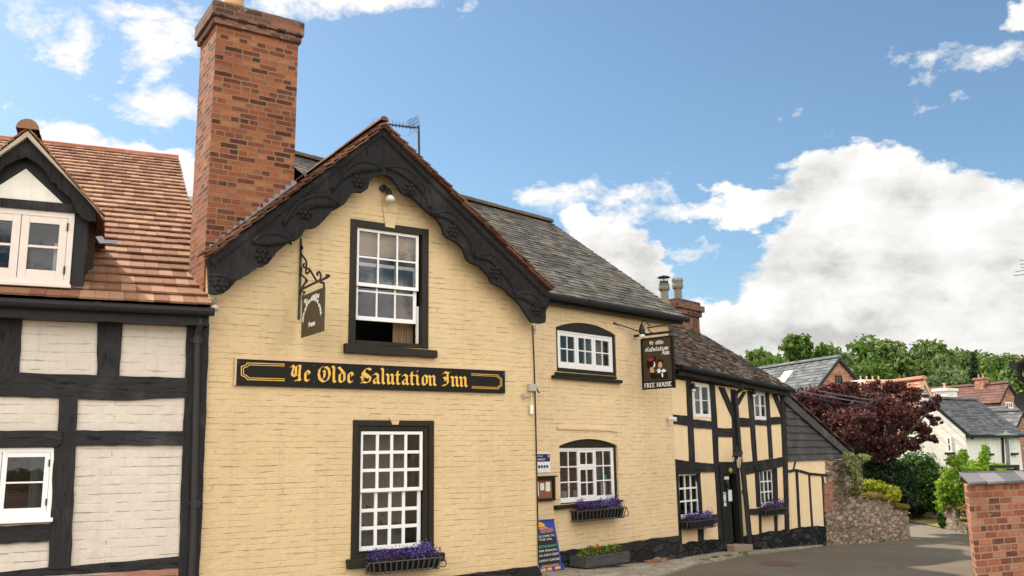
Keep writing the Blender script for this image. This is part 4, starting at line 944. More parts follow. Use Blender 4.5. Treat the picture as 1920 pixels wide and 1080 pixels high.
mb = MB(); EE = T.P(sr[1][0], sr[1][1] + .12, .1); up_ = (T.u * (sr[0][0] - sr[1][0]) + Z * (sr[0][1] - sr[1][1])); l2 = up_.length; up_.normalize(); tiles(mb, EE, -T.n, up_, l2, lambda t: 0, lambda t: 4, l2 / 16, .25, .02); mb.build('roof', M['mosstile'], lt)
for q in (Z2((668, 574), (720, 566), (800, 587), (890, 594), (890, 606), (800, 601), (722, 579), (670, 588)), Z2((719, 575), (729, 576), (744, 878), (734, 878)), Z2((783, 592), (793, 594), (810, 875), (800, 875)),
          Z2((855, 600), (864, 600), (872, 660), (877, 870), (869, 870)), Z2((712, 527), (720, 527), (708, 576), (700, 578))):
    timber(T, lt, q, .008, amp=.006)
mb = MB(); mb.prism(T, rough_poly(puv(T, Z2((672, 892), (760, 875), (876, 872), (882, 985), (672, 1010)), .06), .15, .02), -.05, .06); mb.build('plinth', M['blackstone'], lt)
# =================================================================== WALLS
rw = puv(T, Z4((195, 183), (345, 178), (372, 200), (400, 262), (425, 370), (450, 425), (488, 462), (560, 455), (610, 447), (650, 470), (720, 523), (770, 535), (832, 545), (845, 640), (860, 760), (880, 830), (560, 900), (205, 930), (200, 700), (180, 560), (200, 400)), .0)
wallt = thing('stone_wall', 'rough rubble stone wall with mossy top sloping down from the lean-to', 'wall', T.P(10, -1, 0))
mb = MB(); mb.prism(T, rough_poly(rw, .16, .03), -.5, -.03)
# rough stone face: scattered proud stones
mb.build('masonry', M['rubble'], wallt)
mb = MB(); u0s = rw[0][0]
from mathutils.geometry import intersect_point_tri_2d
rwt = [tuple(V((*rw[k], 0)) for k in ()) ]
tri_ = tessellate_polygon([[V((*p, 0)) for p in rw]])
def inside(p): return any(intersect_point_tri_2d(V(p), V(rw[a]), V(rw[b]), V(rw[c])) for a, b, c in tri_)
from mathutils import noise as mn
st_ = .033; us_ = [p[0] for p in rw]; vs_ = [p[1] for p in rw]; nu, nv = int((max(us_) - min(us_)) / st_) + 3, int((max(vs_) - min(vs_)) / st_) + 3; gi = {}
def gv(i, j):
    if (i, j) not in gi:
        u, v = min(us_) + (i - 1) * st_, min(vs_) + (j - 1) * st_; q = V((u * 2.3 + .35 * mn.noise((u * 2, v * 2, 3)), v * 6.0 + .5 * mn.noise((u * 2, v * 2, 8)), 0)); dd, pp2 = mn.voronoi(q)
        e = min(1.0, (dd[1] - dd[0]) * 3.0); tone = mn.noise(pp2[0] * 3.7)
        gi[(i, j)] = mb.vert(T.P(u, v, -.01 + .04 * e * e * (3 - 2 * e) + .018 * tone + .004 * mn.noise((u * 12, v * 12, 5))))[0]
    return gi[(i, j)]
for i in range(nu):
    for j in range(nv):
        if inside((min(us_) + (i - .5) * st_, min(vs_) + (j - .5) * st_)): mb.f.append([gv(i, j), gv(i + 1, j), gv(i + 1, j + 1), gv(i, j + 1)])
mb.uvn = tuple(T.n); mb.build('face_stones', M['rubble'], wallt, smooth=True)
mb = MB()
for (p, q) in zip(rw[6:13], rw[7:13]):
    for k in range(14):
        f = rnd.random(); mb.ball(T.P(p[0] + (q[0] - p[0]) * f, p[1] + (q[1] - p[1]) * f + rnd.uniform(-.06, .03), rnd.uniform(-.4, .05)), (rnd.uniform(.1, .24), rnd.uniform(.08, .16), rnd.uniform(.05, .11)), 8, 6)
mb.build('moss', M['mossytop'], wallt)
mb = MB(); mb.prism(T, puv(T, ((1546, 905), (1561, 905), (1562, 958), (1548, 960)), .05), -.1, .05); mb.build('brick_patch', M['plinthbrick'], wallt)
# near garden wall, right
pb = V((5.62 * 1.18, 11 * 1.18, 0)); Bd = V((.90, .44, 0)).normalized(); Bw = Plane(pb, Bd); zbt = Bw.uv(1819, 908)[1]
gw = thing('brick_garden_wall', 'low red brick garden wall with slate coping, at the right edge of the photo', 'wall', Bw.P(0, 0, 0))
ub0 = Bw.uv(1817.5, 950)[0]; ubb = Bw.uv(1831, 1080)[0]
mb = MB(); mb.hexa([Bw.P(ubb + .02, -.5, 0), Bw.P(6, -.5, 0), Bw.P(6, zbt + .02, 0), Bw.P(ub0, zbt, 0)], [Bw.P(ubb + .38, -.5, -.34), Bw.P(6, -.5, -.34), Bw.P(6, zbt + .02, -.34), Bw.P(ub0 + .36, zbt, -.34)]); mb.build('brickwork', M['redwall'], gw, bevel=.02)
mb = MB(); x = ub0 - .03
while x < 6:
    w_ = rnd.uniform(.2, .42); j = rnd.uniform(-.008, .008); s = rnd.uniform(-.012, .012)
    a = [Bw.P(x, zbt + .0 + j, .07 + s), Bw.P(x + w_ - .012, zbt + .0 + j + .01, .07 + s), Bw.P(x + w_ - .012 + .17, zbt + .13 + j, -.22), Bw.P(x + .17, zbt + .13 + j, -.22)]
    mb.hexa(a, [p + Z * .03 for p in a]); a2 = [Bw.P(x + .4, zbt + .02, -.42), Bw.P(x + .4 + w_ - .02, zbt + .02, -.42), Bw.P(x + .2 + w_ - .02, zbt + .14, -.2), Bw.P(x + .2, zbt + .14, -.2)]; mb.hexa(a2, [p + Z * .025 for p in a2]); x += w_
mb.build('slate_coping', M['coping'], gw)
# far stone wall with a direction sign
fwp = ghit(1772, 992); fd = (ghit(1822, 1006) - fwp); fd.z = 0
FW = Plane(fwp, fd if fd.length > .1 else V((1, -.2, 0)))
ft = FW.uv(1775, 953)[1]
fwl = thing('field_wall', 'small mossy stone wall carrying a black arrow sign, below the bright green shrub', 'wall', FW.P(0, fwp.z, 0))
mb = MB(); mb.prism(FW, rough_poly([(0, fwp.z - .4), (4, fwp.z - .6), (4, ft + .12), (1.2, ft + .05), (.02, ft)], .2, .04), -.5, 0); mb.build('masonry', M['rubble'], fwl)
mb = MB()
for i in range(60):
    mb.ball(FW.P(rnd.uniform(0, 4), ft + .02 + rnd.uniform(-.05, .08), rnd.uniform(-.45, .03)), (rnd.uniform(.08, .2), .12, rnd.uniform(.05, .14)), 7, 5)
mb.build('moss', M['mossytop'], fwl)

# =================================================================== GROUND
def drape(name, poly, off, mat, kind='structure', step=1.0, thick=0, cuts=None):
    bm = bmesh.new(); f = bm.faces.new([bm.verts.new((p[0], p[1], 0)) for p in poly])
    for s, z in SB:
        o_ = V((G.o.x, G.o.y, 0)) + T.u * s
        bmesh.ops.bisect_plane(bm, geom=bm.verts[:] + bm.edges[:] + bm.faces[:], plane_co=o_, plane_no=T.u)
    if thick:
        r_ = bmesh.ops.extrude_face_region(bm, geom=bm.faces[:])
        low = [v for v in bm.verts]; new = [g for g in r_['geom'] if isinstance(g, bmesh.types.BMVert)]
        newset = set(new)
        for v in bm.verts: v.co.z = gz(v.co.x, v.co.y) + (off if v in newset else off - thick)
    else:
        for v in bm.verts: v.co.z = gz(v.co.x, v.co.y) + off
    bm.normal_update()
    me = bpy.data.meshes.new(name); bm.to_mesh(me); bm.free()
    o = bpy.data.objects.new(name, me); col.objects.link(o); o.data.materials.append(M[mat]); tag(o, kind=kind); return o
def flat(s, t): p = V((G.o.x, G.o.y, 0)) + T.u * s + T.n * t; return (p.x, p.y)
big = [flat(-59, -80), flat(419, -200), flat(419, 300), flat(-59, 80)]
og = drape('ground', big, 0, 'ground')
roadpoly = [flat(-40, -1), flat(5, -1.2)] + [tuple(ghit(*p))[:2] for p in ((1552, 1024), (1708, 1013), (1704, 981), (1740, 986), (1769, 993), (1830, 1004))]
e_ = V(roadpoly[-1]) - V(roadpoly[-2]); e2 = V(roadpoly[-1]) + e_.normalized() * 25
roadpoly += [(e2.x, e2.y), flat(24, 30), flat(-40, 30)]
drape('road', roadpoly, .02, 'asphalt')
pe = [tuple(ghit(*p))[:2] for p in ((1258, 1079), (1306, 1061), (1384, 1047), (1432, 1040), (1500, 1031), (1552, 1024))]
a_ = V(pe[0]); b_ = V(pe[1]); ext = a_ + (a_ - b_).normalized() * 14
drape('pavement', [flat(-13, -1), flat(9, -1.6)][:0] + [tuple(G.P(-12, 0, -.6))[:2], tuple(G.P(-.2, 0, -.6))[:2], tuple(W.P(.5, 0, -.2))[:2], tuple(T.P(8.0, 0, -.05))[:2]] + pe[::-1] + [(ext.x, ext.y)], .06, 'flags', thick=.1)
lane = [tuple(ghit(*p))[:2] for p in ((1706, 1008), (1704, 981), (1740, 986), (1769, 993), (1830, 1004))]
lane += [(e2.x, e2.y), tuple(ghit(1835, 1012))[:2]]
drape('lane', lane, .024, 'lane')
vg = [tuple(ghit(*p))[:2] for p in ((1704, 979), (1704, 957), (1775, 961), (1775, 993), (1740, 985))]
drape('grass_verge', vg, .03, 'verge_grass')
sp = [tuple(ghit(*p))[:2] for p in ((1418, 1058), (1440, 1053), (1475, 1055), (1496, 1060), (1488, 1065), (1450, 1063), (1428, 1062))]; drape('road_patch', sp, .026, 'redstain')
# weeds along the kerb
def tufts(name, px, mat, label, cat, n=90, r=.12, h=.12, grp=None):
    p = ghit(*px); mb = MB()
    for i in range(n):
        a = rnd.uniform(0, 6.28); q = p + V((math.cos(a), math.sin(a), 0)) * r * rnd.random() ** .6 + T.u * rnd.uniform(-r, r); q.z = gz(q.x, q.y) + .03
        t = V((rnd.uniform(-.6, .6), rnd.uniform(-.6, .6), 1)).normalized() * h * rnd.uniform(.5, 1.2); s = V((rnd.uniform(-1, 1), rnd.uniform(-1, 1), 0)).normalized() * .012
        mb.face(q - s, q + s, q + t * .7 + s * .8, q + t, q + t * .7 - s * .8)
    return mb.build(name, M[mat], None, label, cat, grp)
for i, (px, w_) in enumerate((((1322, 1056), 'largest weed tuft at the kerb, nearest the brick inn'), ((1341, 1051), 'small weed tuft between the two bigger tufts on the kerb'), ((1366, 1048), 'wide low weed tuft on the kerb in front of the black door'), ((1394, 1043), 'small green weed beside the doorstep'), ((1438, 1034), 'bushy weed at the foot of the black drainpipe wall'), ((1533, 1023), 'weed tuft at the foot of the lean-to'), ((1652, 1018), 'weeds along the foot of the rubble wall'))):
    tufts('weed', px, 'weedleaf', w_, 'weed', 60, .10 if i != 1 else .06, .075, 'weeds along the kerb')
# bricks stacked at the plinth
mb = MB(); p = W.at(1232, 1050, .2)
for i in range(5):
    q = p + W.u * (i * .13 - .3) + W.n * (.05 * (i % 2)); q.z = gz(q.x, q.y) + .09; mb.bar(q - W.u * .1, q + W.u * .1 + Z * .02 * (i % 3), .1, .05)
mb.build('broken_roof_tiles', M['redtile'], None, 'broken red clay tiles lying on the paving at the foot of the black plinth', 'rubble')

# =================================================================== LEAVES
def leaf_cloud(mb_arr, blobs, n, size, shell=.45, up=.3, seed=0, flatten=1.0):
    rg = np.random.default_rng(seed); w = np.array([b[1][0] * b[1][1] * b[1][2] for b in blobs]) ** (2 / 3); w /= w.sum()
    k = rg.choice(len(blobs), n, p=w); C = np.array([b[0] for b in blobs])[k]; Rr = np.array([b[1] for b in blobs])[k]
    d = rg.normal(size=(n, 3)); d /= np.linalg.norm(d, axis=1, keepdims=True); r = rg.random(n) ** shell
    r *= 1 + .16 * np.sin(d[:, 0] * 7 + k) * np.cos(d[:, 1] * 6 + k * 2) + .12 * np.sin(d[:, 2] * 9 + k * 3)
    P = C + d * Rr * r[:, None]
    nr = rg.normal(size=(n, 3)) + d * .5 + np.array([0, 0, up]); nr /= np.linalg.norm(nr, axis=1, keepdims=True)
    t = np.cross(nr, rg.normal(size=(n, 3))); t /= np.linalg.norm(t, axis=1, keepdims=True); b = np.cross(nr, t)
    s = size * rg.uniform(.6, 1.3, (n, 1)); L1 = t * s; B1 = b * s * .55
    q = np.stack([P - L1, P + B1 - L1 * .1, P + L1, P - B1 - L1 * .1], 1); q[:, 1] += nr * s * .18; q[:, 3] += nr * s * .18
    mb_arr.append(q.reshape(-1, 3))
def leaf_obj(name, arrs, mat, parent, org, **k):
    v = np.concatenate(arrs) - np.array(org); n = len(v) // 4
    me = bpy.data.meshes.new(name); me.vertices.add(len(v)); me.vertices.foreach_set('co', v.ravel()); me.loops.add(len(v)); me.polygons.add(n)
    me.loops.foreach_set('vertex_index', np.arange(len(v), dtype=np.int32)); me.polygons.foreach_set('loop_start', np.arange(0, len(v), 4, dtype=np.int32)); me.update(calc_edges=True)
    o = bpy.data.objects.new(name, me); col.objects.link(o); o.data.materials.append(M[mat]); o.parent = parent
    if parent is None: o.location = org
    ORG[o.name] = V(org); return tag(o, **k)
def crown_blobs(c, rx, ry, rz, n, seed, br=.38):
    rg = random.Random(seed); out = []
    for i in range(n):
        th_ = rg.uniform(0, 6.283); ph = rg.uniform(-.55, 1.0); rr = rg.uniform(.45, .85)
        cx = math.cos(th_) * math.sqrt(max(0, 1 - ph * ph * .8)); cy = math.sin(th_) * math.sqrt(max(0, 1 - ph * ph * .8)); s = rg.uniform(.7, 1.25) * br
        out.append(((c[0] + cx * rx * rr, c[1] + cy * ry * rr, c[2] + ph * rz * rr), (rx * s, ry * s, rz * s * .8)))
    return out
def tree(name, base, height, rx, rz, mat, label, seed, nb=16, nl=7000, leaf=.3, br=.38, trunk_r=.3, cz=None, grp=None, cat='tree', ry=None, conif=False):
    t = thing(name, label, cat, base, grp); base = V(base); ry = ry or rx
    cz = height - rz if cz is None else cz; c = base + Z * cz
    if conif:
        bl = [((base.x, base.y, base.z + height * f), (rx * (1.05 - f) * 1.0, rx * (1.05 - f), height * .07)) for f in [.12 + .07 * i for i in range(13)]]
    else: bl = crown_blobs(c, rx, ry, rz, nb, seed, br)
    arr = []; leaf_cloud(arr, bl, nl, leaf, seed=seed); leaf_obj('crown', arr, mat, t, base)
    mb = MB(); top = c - Z * rz * .2; rg = random.Random(seed)
    mb.tube([base - Z * .3, base + (top - base) * .5 + V((rg.uniform(-.3, .3), 0, 0)), top], [trunk_r, trunk_r * .75, trunk_r * .45], 8)
    if not conif:
        for b in bl[::2]:
            e = V(b[0]); s0 = base + (top - base) * rg.uniform(.45, 1); m_ = s0 + (e - s0) * .5 + Z * .1 * rz
            mb.tube([s0, m_, e], [trunk_r * .4, trunk_r * .25, trunk_r * .08], 6)
    mb.build('trunk', M['bark'], t); return t
def at_depth(px, py, depth):
    r = ray(px, py); return CAM + r * (depth / r.y)
def gtree(name, px, ytop, wpx, depth, mat, label, seed, **k):
    top = at_depth(px, ytop, depth); b = V((top.x, top.y, gz(top.x, top.y))); h = top.z - b.z; rx = wpx / 2 * depth / FPX
    return tree(name, b, h, rx, k.pop('rz', min(h * .42, rx * 1.05)), mat, label, seed, **k)
# =================================================================== LETTERING
GL = {
 'i': (.50, [[(-.06, .93), (.08, .80), (.08, .16), (.22, .02)], [(.04, 1.22), (.14, 1.34)]]),
 'n': (.78, [[(-.08, .93), (.06, .80), (.06, .14), (.17, .02)], [(.10, .74), (.30, .95), (.44, .80), (.44, .16), (.58, .02)]]),
 'a': (.74, [[(.0, .76), (.16, .95), (.40, .80), (.40, .16), (.54, .02)], [(.40, .62), (.06, .36), (.06, .16), (.18, .03), (.38, .2)]]),
 'l': (.48, [[(-.04, 1.42), (.09, 1.28), (.09, .16), (.23, .02)]]),
 'u': (.80, [[(-.06, .93), (.08, .80), (.08, .18), (.20, .03), (.42, .22)], [(.32, .93), (.46, .80), (.46, .16), (.60, .02)]]),
 't': (.54, [[(.14, 1.22), (.10, 1.1), (.10, .16), (.22, .02), (.36, .12)], [(-.08, .88), (.34, .88)]]),
 'o': (.70, [[(.08, .78), (.08, .2), (.24, .03), (.46, .22), (.46, .78), (.28, .95), (.08, .78)]]),
 'd': (.72, [[(-.02, 1.36), (.20, 1.12), (.46, .78), (.46, .2), (.24, .03), (.08, .2), (.08, .72), (.26, .92), (.38, .84)]]),
 'e': (.64, [[(.24, .58), (.44, .72), (.26, .95), (.08, .78), (.08, .2), (.24, .03), (.44, .2)]]),
 'Y': (1.06, [[(-.08, 1.16), (.08, 1.34), (.18, 1.18), (.12, .92), (.06, .72), (.08, .54), (.28, .40), (.56, .56)], [(.50, 1.30), (.64, 1.38), (.70, 1.24), (.66, .9), (.66, .26), (.74, .08), (.48, .12), (.26, .0)], [(.36, 1.26), (.36, .52)]]),
 'O': (1.12, [[(.34, 1.38), (.08, 1.1), (.02, .7), (.10, .28), (.42, .02), (.74, .2), (.88, .66), (.80, 1.12), (.56, 1.34), (.42, 1.22)], [(.40, 1.02), (.48, .9), (.46, .42), (.34, .30)]]),
 'S': (1.05, [[(.84, 1.22), (.66, 1.34), (.50, 1.34), (.24, 1.12), (.30, .90), (.56, .74), (.80, .52), (.74, .2), (.46, .06), (.16, .16), (-.02, .0)], [(.14, 1.0), (.14, .78), (.42, .66), (.62, .5)], [(.0, .62), (.16, .46), (.34, .58)], [(.08, .36), (.2, .3)]]),
 'I': (.86, [[(.06, 1.14), (.22, 1.34), (.46, 1.2), (.60, 1.34)], [(.52, 1.26), (.44, 1.0), (.48, .3), (.28, .08), (.12, .12), (-.06, .0)], [(.12, .84), (.30, .70), (.24, .5)]]),
 ' ': (.45, [])}
RM = {
 'F': (.62, [[(.1, 0), (.1, 1)], [(.0, 1), (.5, 1), (.5, .82)], [(.1, .52), (.38, .52)], [(0, 0), (.22, 0)]]),
 'R': (.74, [[(.1, 0), (.1, 1)], [(0, 1), (.36, 1), (.5, .88), (.5, .66), (.36, .52), (.1, .52)], [(.32, .5), (.6, 0)], [(0, 0), (.22, 0)]]),
 'E': (.66, [[(.1, 0), (.1, 1)], [(.0, 1), (.5, 1), (.5, .82)], [(.1, .52), (.4, .52)], [(0, 0), (.5, 0), (.54, .2)]]),
 'H': (.80, [[(.1, 0), (.1, 1)], [(.58, 0), (.58, 1)], [(.1, .52), (.58, .52)], [(0, 0), (.22, 0)], [(.48, 0), (.7, 0)], [(0, 1), (.22, 1)], [(.48, 1), (.7, 1)]]),
 'O': (.80, [[(.34, 1), (.12, .82), (.06, .5), (.12, .18), (.34, 0), (.56, .18), (.62, .5), (.56, .82), (.34, 1)]]),
 'U': (.78, [[(.1, 1), (.1, .25), (.2, .06), (.36, 0), (.52, .08), (.58, .25), (.58, 1)], [(0, 1), (.22, 1)], [(.48, 1), (.68, 1)]]),
 'S': (.62, [[(.48, .8), (.4, .96), (.24, 1), (.1, .88), (.1, .7), (.24, .56), (.4, .46), (.5, .28), (.42, .06), (.24, 0), (.08, .08), (.06, .24)]]),
 ' ': (.40, [])}
def letter(mb, F, text, u, v, xh, font, nib, width=None, d=.0, lift=.003, shear=0, curve=None, gap=.0):
    """broad-nib lettering; nib is the half-vector of the pen edge in x-heights. width squeezes the line to a length"""
    tot = sum(font[c][0] + gap for c in text); kx = (width / (tot * xh)) if width else 1.0; x = 0; k = 0
    for c in text:
        adv, strokes = font[c]
        for st in strokes:
            for a, b in zip(st, st[1:]):
                k += 1; z = d + lift + .00025 * (k % 9); z0 = d + .0002
                q = [(a[0] - nib[0], a[1] - nib[1]), (a[0] + nib[0], a[1] + nib[1]), (b[0] + nib[0], b[1] + nib[1]), (b[0] - nib[0], b[1] - nib[1])]
                area = abs((q[1][0] - q[0][0]) * (q[3][1] - q[0][1]) - (q[1][1] - q[0][1]) * (q[3][0] - q[0][0]))
                if area < .012:
                    t = V((b[0] - a[0], b[1] - a[1], 0)); 
                    if t.length < 1e-5: continue
                    m = V((-t.y, t.x, 0)).normalized() * .03; q = [(a[0] - m.x, a[1] - m.y), (a[0] + m.x, a[1] + m.y), (b[0] + m.x, b[1] + m.y), (b[0] - m.x, b[1] - m.y)]
                P_ = []
                for qx, qy in q:
                    X, Y = (x + qx + shear * qy) * xh * kx, qy * xh
                    if curve:
                        cu, cv, cr, a0 = curve; an = a0 - X / cr; P_.append((cu + math.cos(an) * (cr + Y), cv + math.sin(an) * (cr + Y)))
                    else: P_.append((u + X, v + Y))
                mb.prism(F, P_, z0, z, back=False)
        x += adv + gap
def bfont(mb, F, text, u, v, h, d, width=None, align='LEFT', lift=.002):
    cu = bpy.data.curves.new('t', 'FONT'); cu.body = text; cu.size = h * 1.38; cu.align_x = align; cu.extrude = lift / 2
    o = bpy.data.objects.new('t', cu); col.objects.link(o); dg = bpy.context.evaluated_depsgraph_get(); me = bpy.data.meshes.new_from_object(o.evaluated_get(dg))
    k = 1.0
    if width:
        xs = [q.co.x for q in me.vertices]; k = width / (max(xs) - min(xs))
    b = len(mb.v); mb.v += [F.P(u + q.co.x * k, v + q.co.y, d + q.co.z + lift / 2) for q in me.vertices]; mb.f += [[b + i for i in p.vertices] for p in me.polygons]
    bpy.data.objects.remove(o); bpy.data.curves.remove(cu); bpy.data.meshes.remove(me)
NIB = (.092, .066)
# ---- fascia sign
SD = .045
s0, s1, sv0, sv1 = mean_rect(G, (444, 671), (947, 697), (947, 738), (442, 722), SD)
fs = thing('fascia_sign', 'long black fascia sign with gold lettering Ye Olde Salutation Inn across the gable', 'sign', G.P((s0 + s1) / 2, sv0, SD))
mb = MB(); mb.box(G, s0, s1, sv0, sv1, .004, SD); mb.build('board', M['signblack'], fs)
mb = MB(); mb.box(G, s0 - .022, s0, sv0, sv1 + .022, .004, SD + .012); mb.box(G, s0, s1 + .006, sv1, sv1 + .022, .004, SD + .012); mb.build('trim', M['woodtrim'], fs)
mb = MB()
def gp(x, y, o=None): return G.uv(x, y, SD)
b0, bt = gp(552, 715.0), gp(552, 683.5); cap = bt[1] - b0[1]; xh = cap / 1.42
for tx, x0, x1 in (('Ye', 543.5, 581.5), ('Olde', 594.5, 662.5), ('Salutation', 674.5, 816), ('Inn', 827.5, 876.5)):
    ua, ub = gp(x0, 710)[0], gp(x1, 722)[0]; letter(mb, G, tx, ua + .02, b0[1] + .002, xh, GL, NIB, (ub - ua) * 1.02, SD); mb.build('lettering', M['gold'], fs); mb = MB()
mb = MB(); mb2 = MB()
def pl_line(m, pts, w, z):
    for k, (a, b) in enumerate(zip(pts, pts[1:])):
        t = V((b[0] - a[0], b[1] - a[1], 0)); n_ = V((-t.y, t.x, 0)).normalized() * w / 2; e = t.normalized() * w * .3
        m.prism(G, [(a[0] - e.x - n_.x, a[1] - e.y - n_.y), (b[0] + e.x - n_.x, b[1] + e.y - n_.y), (b[0] + e.x + n_.x, b[1] + e.y + n_.y), (a[0] - e.x + n_.x, a[1] - e.y + n_.y)], SD, z + .0003 * (k % 3), back=False)
q7 = scaler(7.111, 430, 660); q8 = scaler(7.111, 690, 660)
pl_line(mb, puv(G, q7((735, 163), (240, 145), (215, 178), (160, 192), (160, 312), (215, 335), (240, 368), (735, 383)), SD), .012, SD + .003)
pl_line(mb, puv(G, q7((735, 187), (262, 172), (235, 200), (187, 215), (187, 295), (235, 318), (262, 345), (735, 358)), SD), .010, SD + .003)
pl_line(mb2, puv(G, q8((1378, 290), (1730, 306), (1750, 335), (1783, 360), (1783, 450), (1750, 470), (1738, 492), (1385, 478)), SD), .013, SD + .003)
pl_line(mb2, puv(G, q8((1378, 310), (1718, 325), (1738, 350), (1765, 372), (1765, 440), (1738, 455), (1724, 474), (1385, 458)), SD), .010, SD + .003)
mb.build('gold_border', M['gold'], fs); mb2.build('gold_border', M['dullgold'], fs)
mb = MB()
for x, y in ((448, 679), (447, 710.5), (589, 686), (589, 716), (716, 692), (727, 693), (718, 721), (727, 721), (845, 698), (944, 702.5), (945, 728.5)): mb.ball(G.P(*gp(x, y), SD + .001), .006, 6, 4)
mb.build('screw', M['metal'], fs)
# ---- gable hanging sign
ug = G.uv(562, 520)[0]; HS = Plane(G.o + G.u * ug, G.n)
hs = thing('hanging_sign', 'brown hanging sign on a scrolled iron bracket left of the upper sash window', 'sign', G.P(ug, 3.8, .1))
def hp(x, y): p = HS.at(x, y); return ((p - HS.o).dot(HS.u), p.z)
mb = MB(); a, b = hp(562, 455), hp(563, 598)
mb.bar(HS.P(.015, a[1]), HS.P(.015, b[1]), .03, .035, G.n)
S4 = scaler(4.5, 380, 420)
def hpath(pts, r): mb.tube([HS.P(*hp(*p)) for p in smooth(S4(*pts), 3)], r, 7)
hpath(((808, 240), (812, 190), (828, 160), (828, 125), (815, 110), (803, 125), (812, 145)), .016); hpath(((812, 180), (838, 190), (838, 212), (822, 212)), .016)
hpath(((812, 225), (845, 270), (872, 310), (875, 350), (862, 368), (846, 352), (860, 335)), .016); hpath(((868, 375), (890, 375), (905, 390), (880, 420), (870, 395), (895, 375), (930, 430), (962, 480)), .016)
hpath(((830, 545), (850, 520), (868, 490), (868, 460), (845, 440), (830, 420), (835, 375), (822, 360)), .015); hpath(((850, 440), (885, 480), (860, 500)), .013)
hpath(((818, 560), (940, 500), (1040, 455), (1052, 440), (1045, 432)), .02); hpath(((1050, 455), (1070, 437), (1060, 430)), .014)
hpath(((965, 485), (990, 470), (997, 430), (982, 405), (965, 415), (972, 432)), .016); hpath(((820, 600), (835, 570), (860, 575), (850, 590)), .014); hpath(((995, 495), (1022, 500), (1020, 560)), .018); hpath(((845, 600), (842, 640)), .018)
mb.build('bracket', M['iron'], hs)
sq = [hp(*p) for p in S4((850, 606), (1022, 538), (1026, 892), (835, 968))]
bu0, bu1, bv0, bv1 = (sq[0][0] + sq[3][0]) / 2, (sq[1][0] + sq[2][0]) / 2, (sq[2][1] + sq[3][1]) / 2, (sq[0][1] + sq[1][1]) / 2
mb = MB(); mb.box(HS, bu0, bu1, bv0, bv1, -.015, .015); mb.build('board', M['signbrown'], hs)
wd, hgt = bu1 - bu0, bv1 - bv0; mb = MB(); lh = hgt * .082; N2 = (.13, .10)
letter(mb, HS, 'Ye', bu0 + wd * .12, bv0 + hgt * .78, lh, GL, N2, wd * .2, .015); letter(mb, HS, 'Olde', bu0 + wd * .47, bv0 + hgt * .80, lh, GL, N2, wd * .38, .015)
letter(mb, HS, 'Salutation', 0, 0, lh * .9, GL, N2, wd * 1.12, .015, curve=(bu0 + wd * .5, bv0 + hgt * .235, wd * .41, math.pi * .93))
letter(mb, HS, 'Inn', bu0 + wd * .34, bv0 + hgt * .19, lh, GL, N2, wd * .34, .015); mb.build('lettering', M['signwhite'], hs)
# ---- free house sign
uf = W.uv(1190, 640)[0]; FS = Plane(W.o + W.u * uf, W.n)
def fp(x, y): p = FS.at(x, y); return ((p - FS.o).dot(FS.u), p.z)
fh = thing('pub_sign', 'brown pictorial sign reading FREE HOUSE hanging from an iron bracket on the wing', 'sign', W.P(uf, 3.2, .1))
S6 = scaler(6, 1180, 580)
c4 = [fp(*p) for p in S6((137, 350), (472, 298), (512, 872), (168, 912))]
fu0, fu1, fv0, fv1 = (c4[0][0] + c4[3][0]) / 2, (c4[1][0] + c4[2][0]) / 2, (c4[2][1] + c4[3][1]) / 2, (c4[0][1] + c4[1][1]) / 2
mb = MB(); 
wq, hq = fu1 - fu0, fv1 - fv0
def fx(f): return fu0 + wq * f
def fy(f): return fv0 + hq * f
mb.box(FS, fu0, fu1, fy(.155), fv1, -.02, .02); mb.build('board', M['signbrown'], fh)
mb = MB(); mb.box(FS, fu0, fu1, fv0, fy(.155), -.02, .021)
for f in (0, 1): mb.box(FS, fx(f) - .022, fx(f) + .022, fv0 - .005, fv1 + .01, -.028, .028)
mb.box(FS, fx(0) + .022, fx(1) - .022, fv1 - .01, fv1 + .022, -.026, .026); mb.build('frame', M['signblack'], fh)
mb = MB(); letter(mb, FS, 'FREE HOUSE', fx(.05), fy(.035), hq * .085, RM, (.09, .04), wq * .9, .021)
letter(mb, FS, 'Ye', fx(.26), fy(.875), hq * .055, GL, (.10, .06), wq * .15, .02, shear=.25); letter(mb, FS, 'Olde', fx(.47), fy(.87), hq * .055, GL, (.10, .06), wq * .27, .02, shear=.25)
letter(mb, FS, 'Salutation', fx(.11), fy(.745), hq * .062, GL, (.11, .07), wq * .78, .02, shear=.25); letter(mb, FS, 'Inn', fx(.66), fy(.655), hq * .062, GL, (.11, .07), wq * .26, .02, shear=.15)
mb.build('lettering', M['signwhite'], fh)
def blob(mb, pts, z, n=3): mb.prism(FS, [(fx(a), fy(b)) for a, b in smooth(pts + [pts[0]], n)[:-1]], .02, .02 + z, back=False)
mb = MB(); blob(mb, [(.52, .2), (.50, .3), (.58, .36), (.74, .36), (.82, .28), (.84, .2), (.68, .17)], .001); blob(mb, [(.26, .2), (.26, .32), (.34, .34), (.48, .28), (.5, .2), (.38, .19)], .0012)
blob(mb, [(.50, .42), (.48, .5), (.55, .565), (.66, .56), (.70, .5), (.68, .4), (.6, .37)], .0014); blob(mb, [(.16, .44), (.14, .52), (.2, .58), (.36, .64), (.46, .62), (.44, .5), (.34, .42), (.24, .40)], .0016); mb.build('painted_coat', M['signblack'], fh)
mb = MB(); blob(mb, [(.53, .42), (.53, .49), (.6, .525), (.66, .49), (.66, .42), (.6, .385)], .0025); blob(mb, [(.26, .33), (.26, .42), (.33, .43), (.40, .36), (.36, .32)], .0025); mb.build('painted_skin', M['skin'], fh)
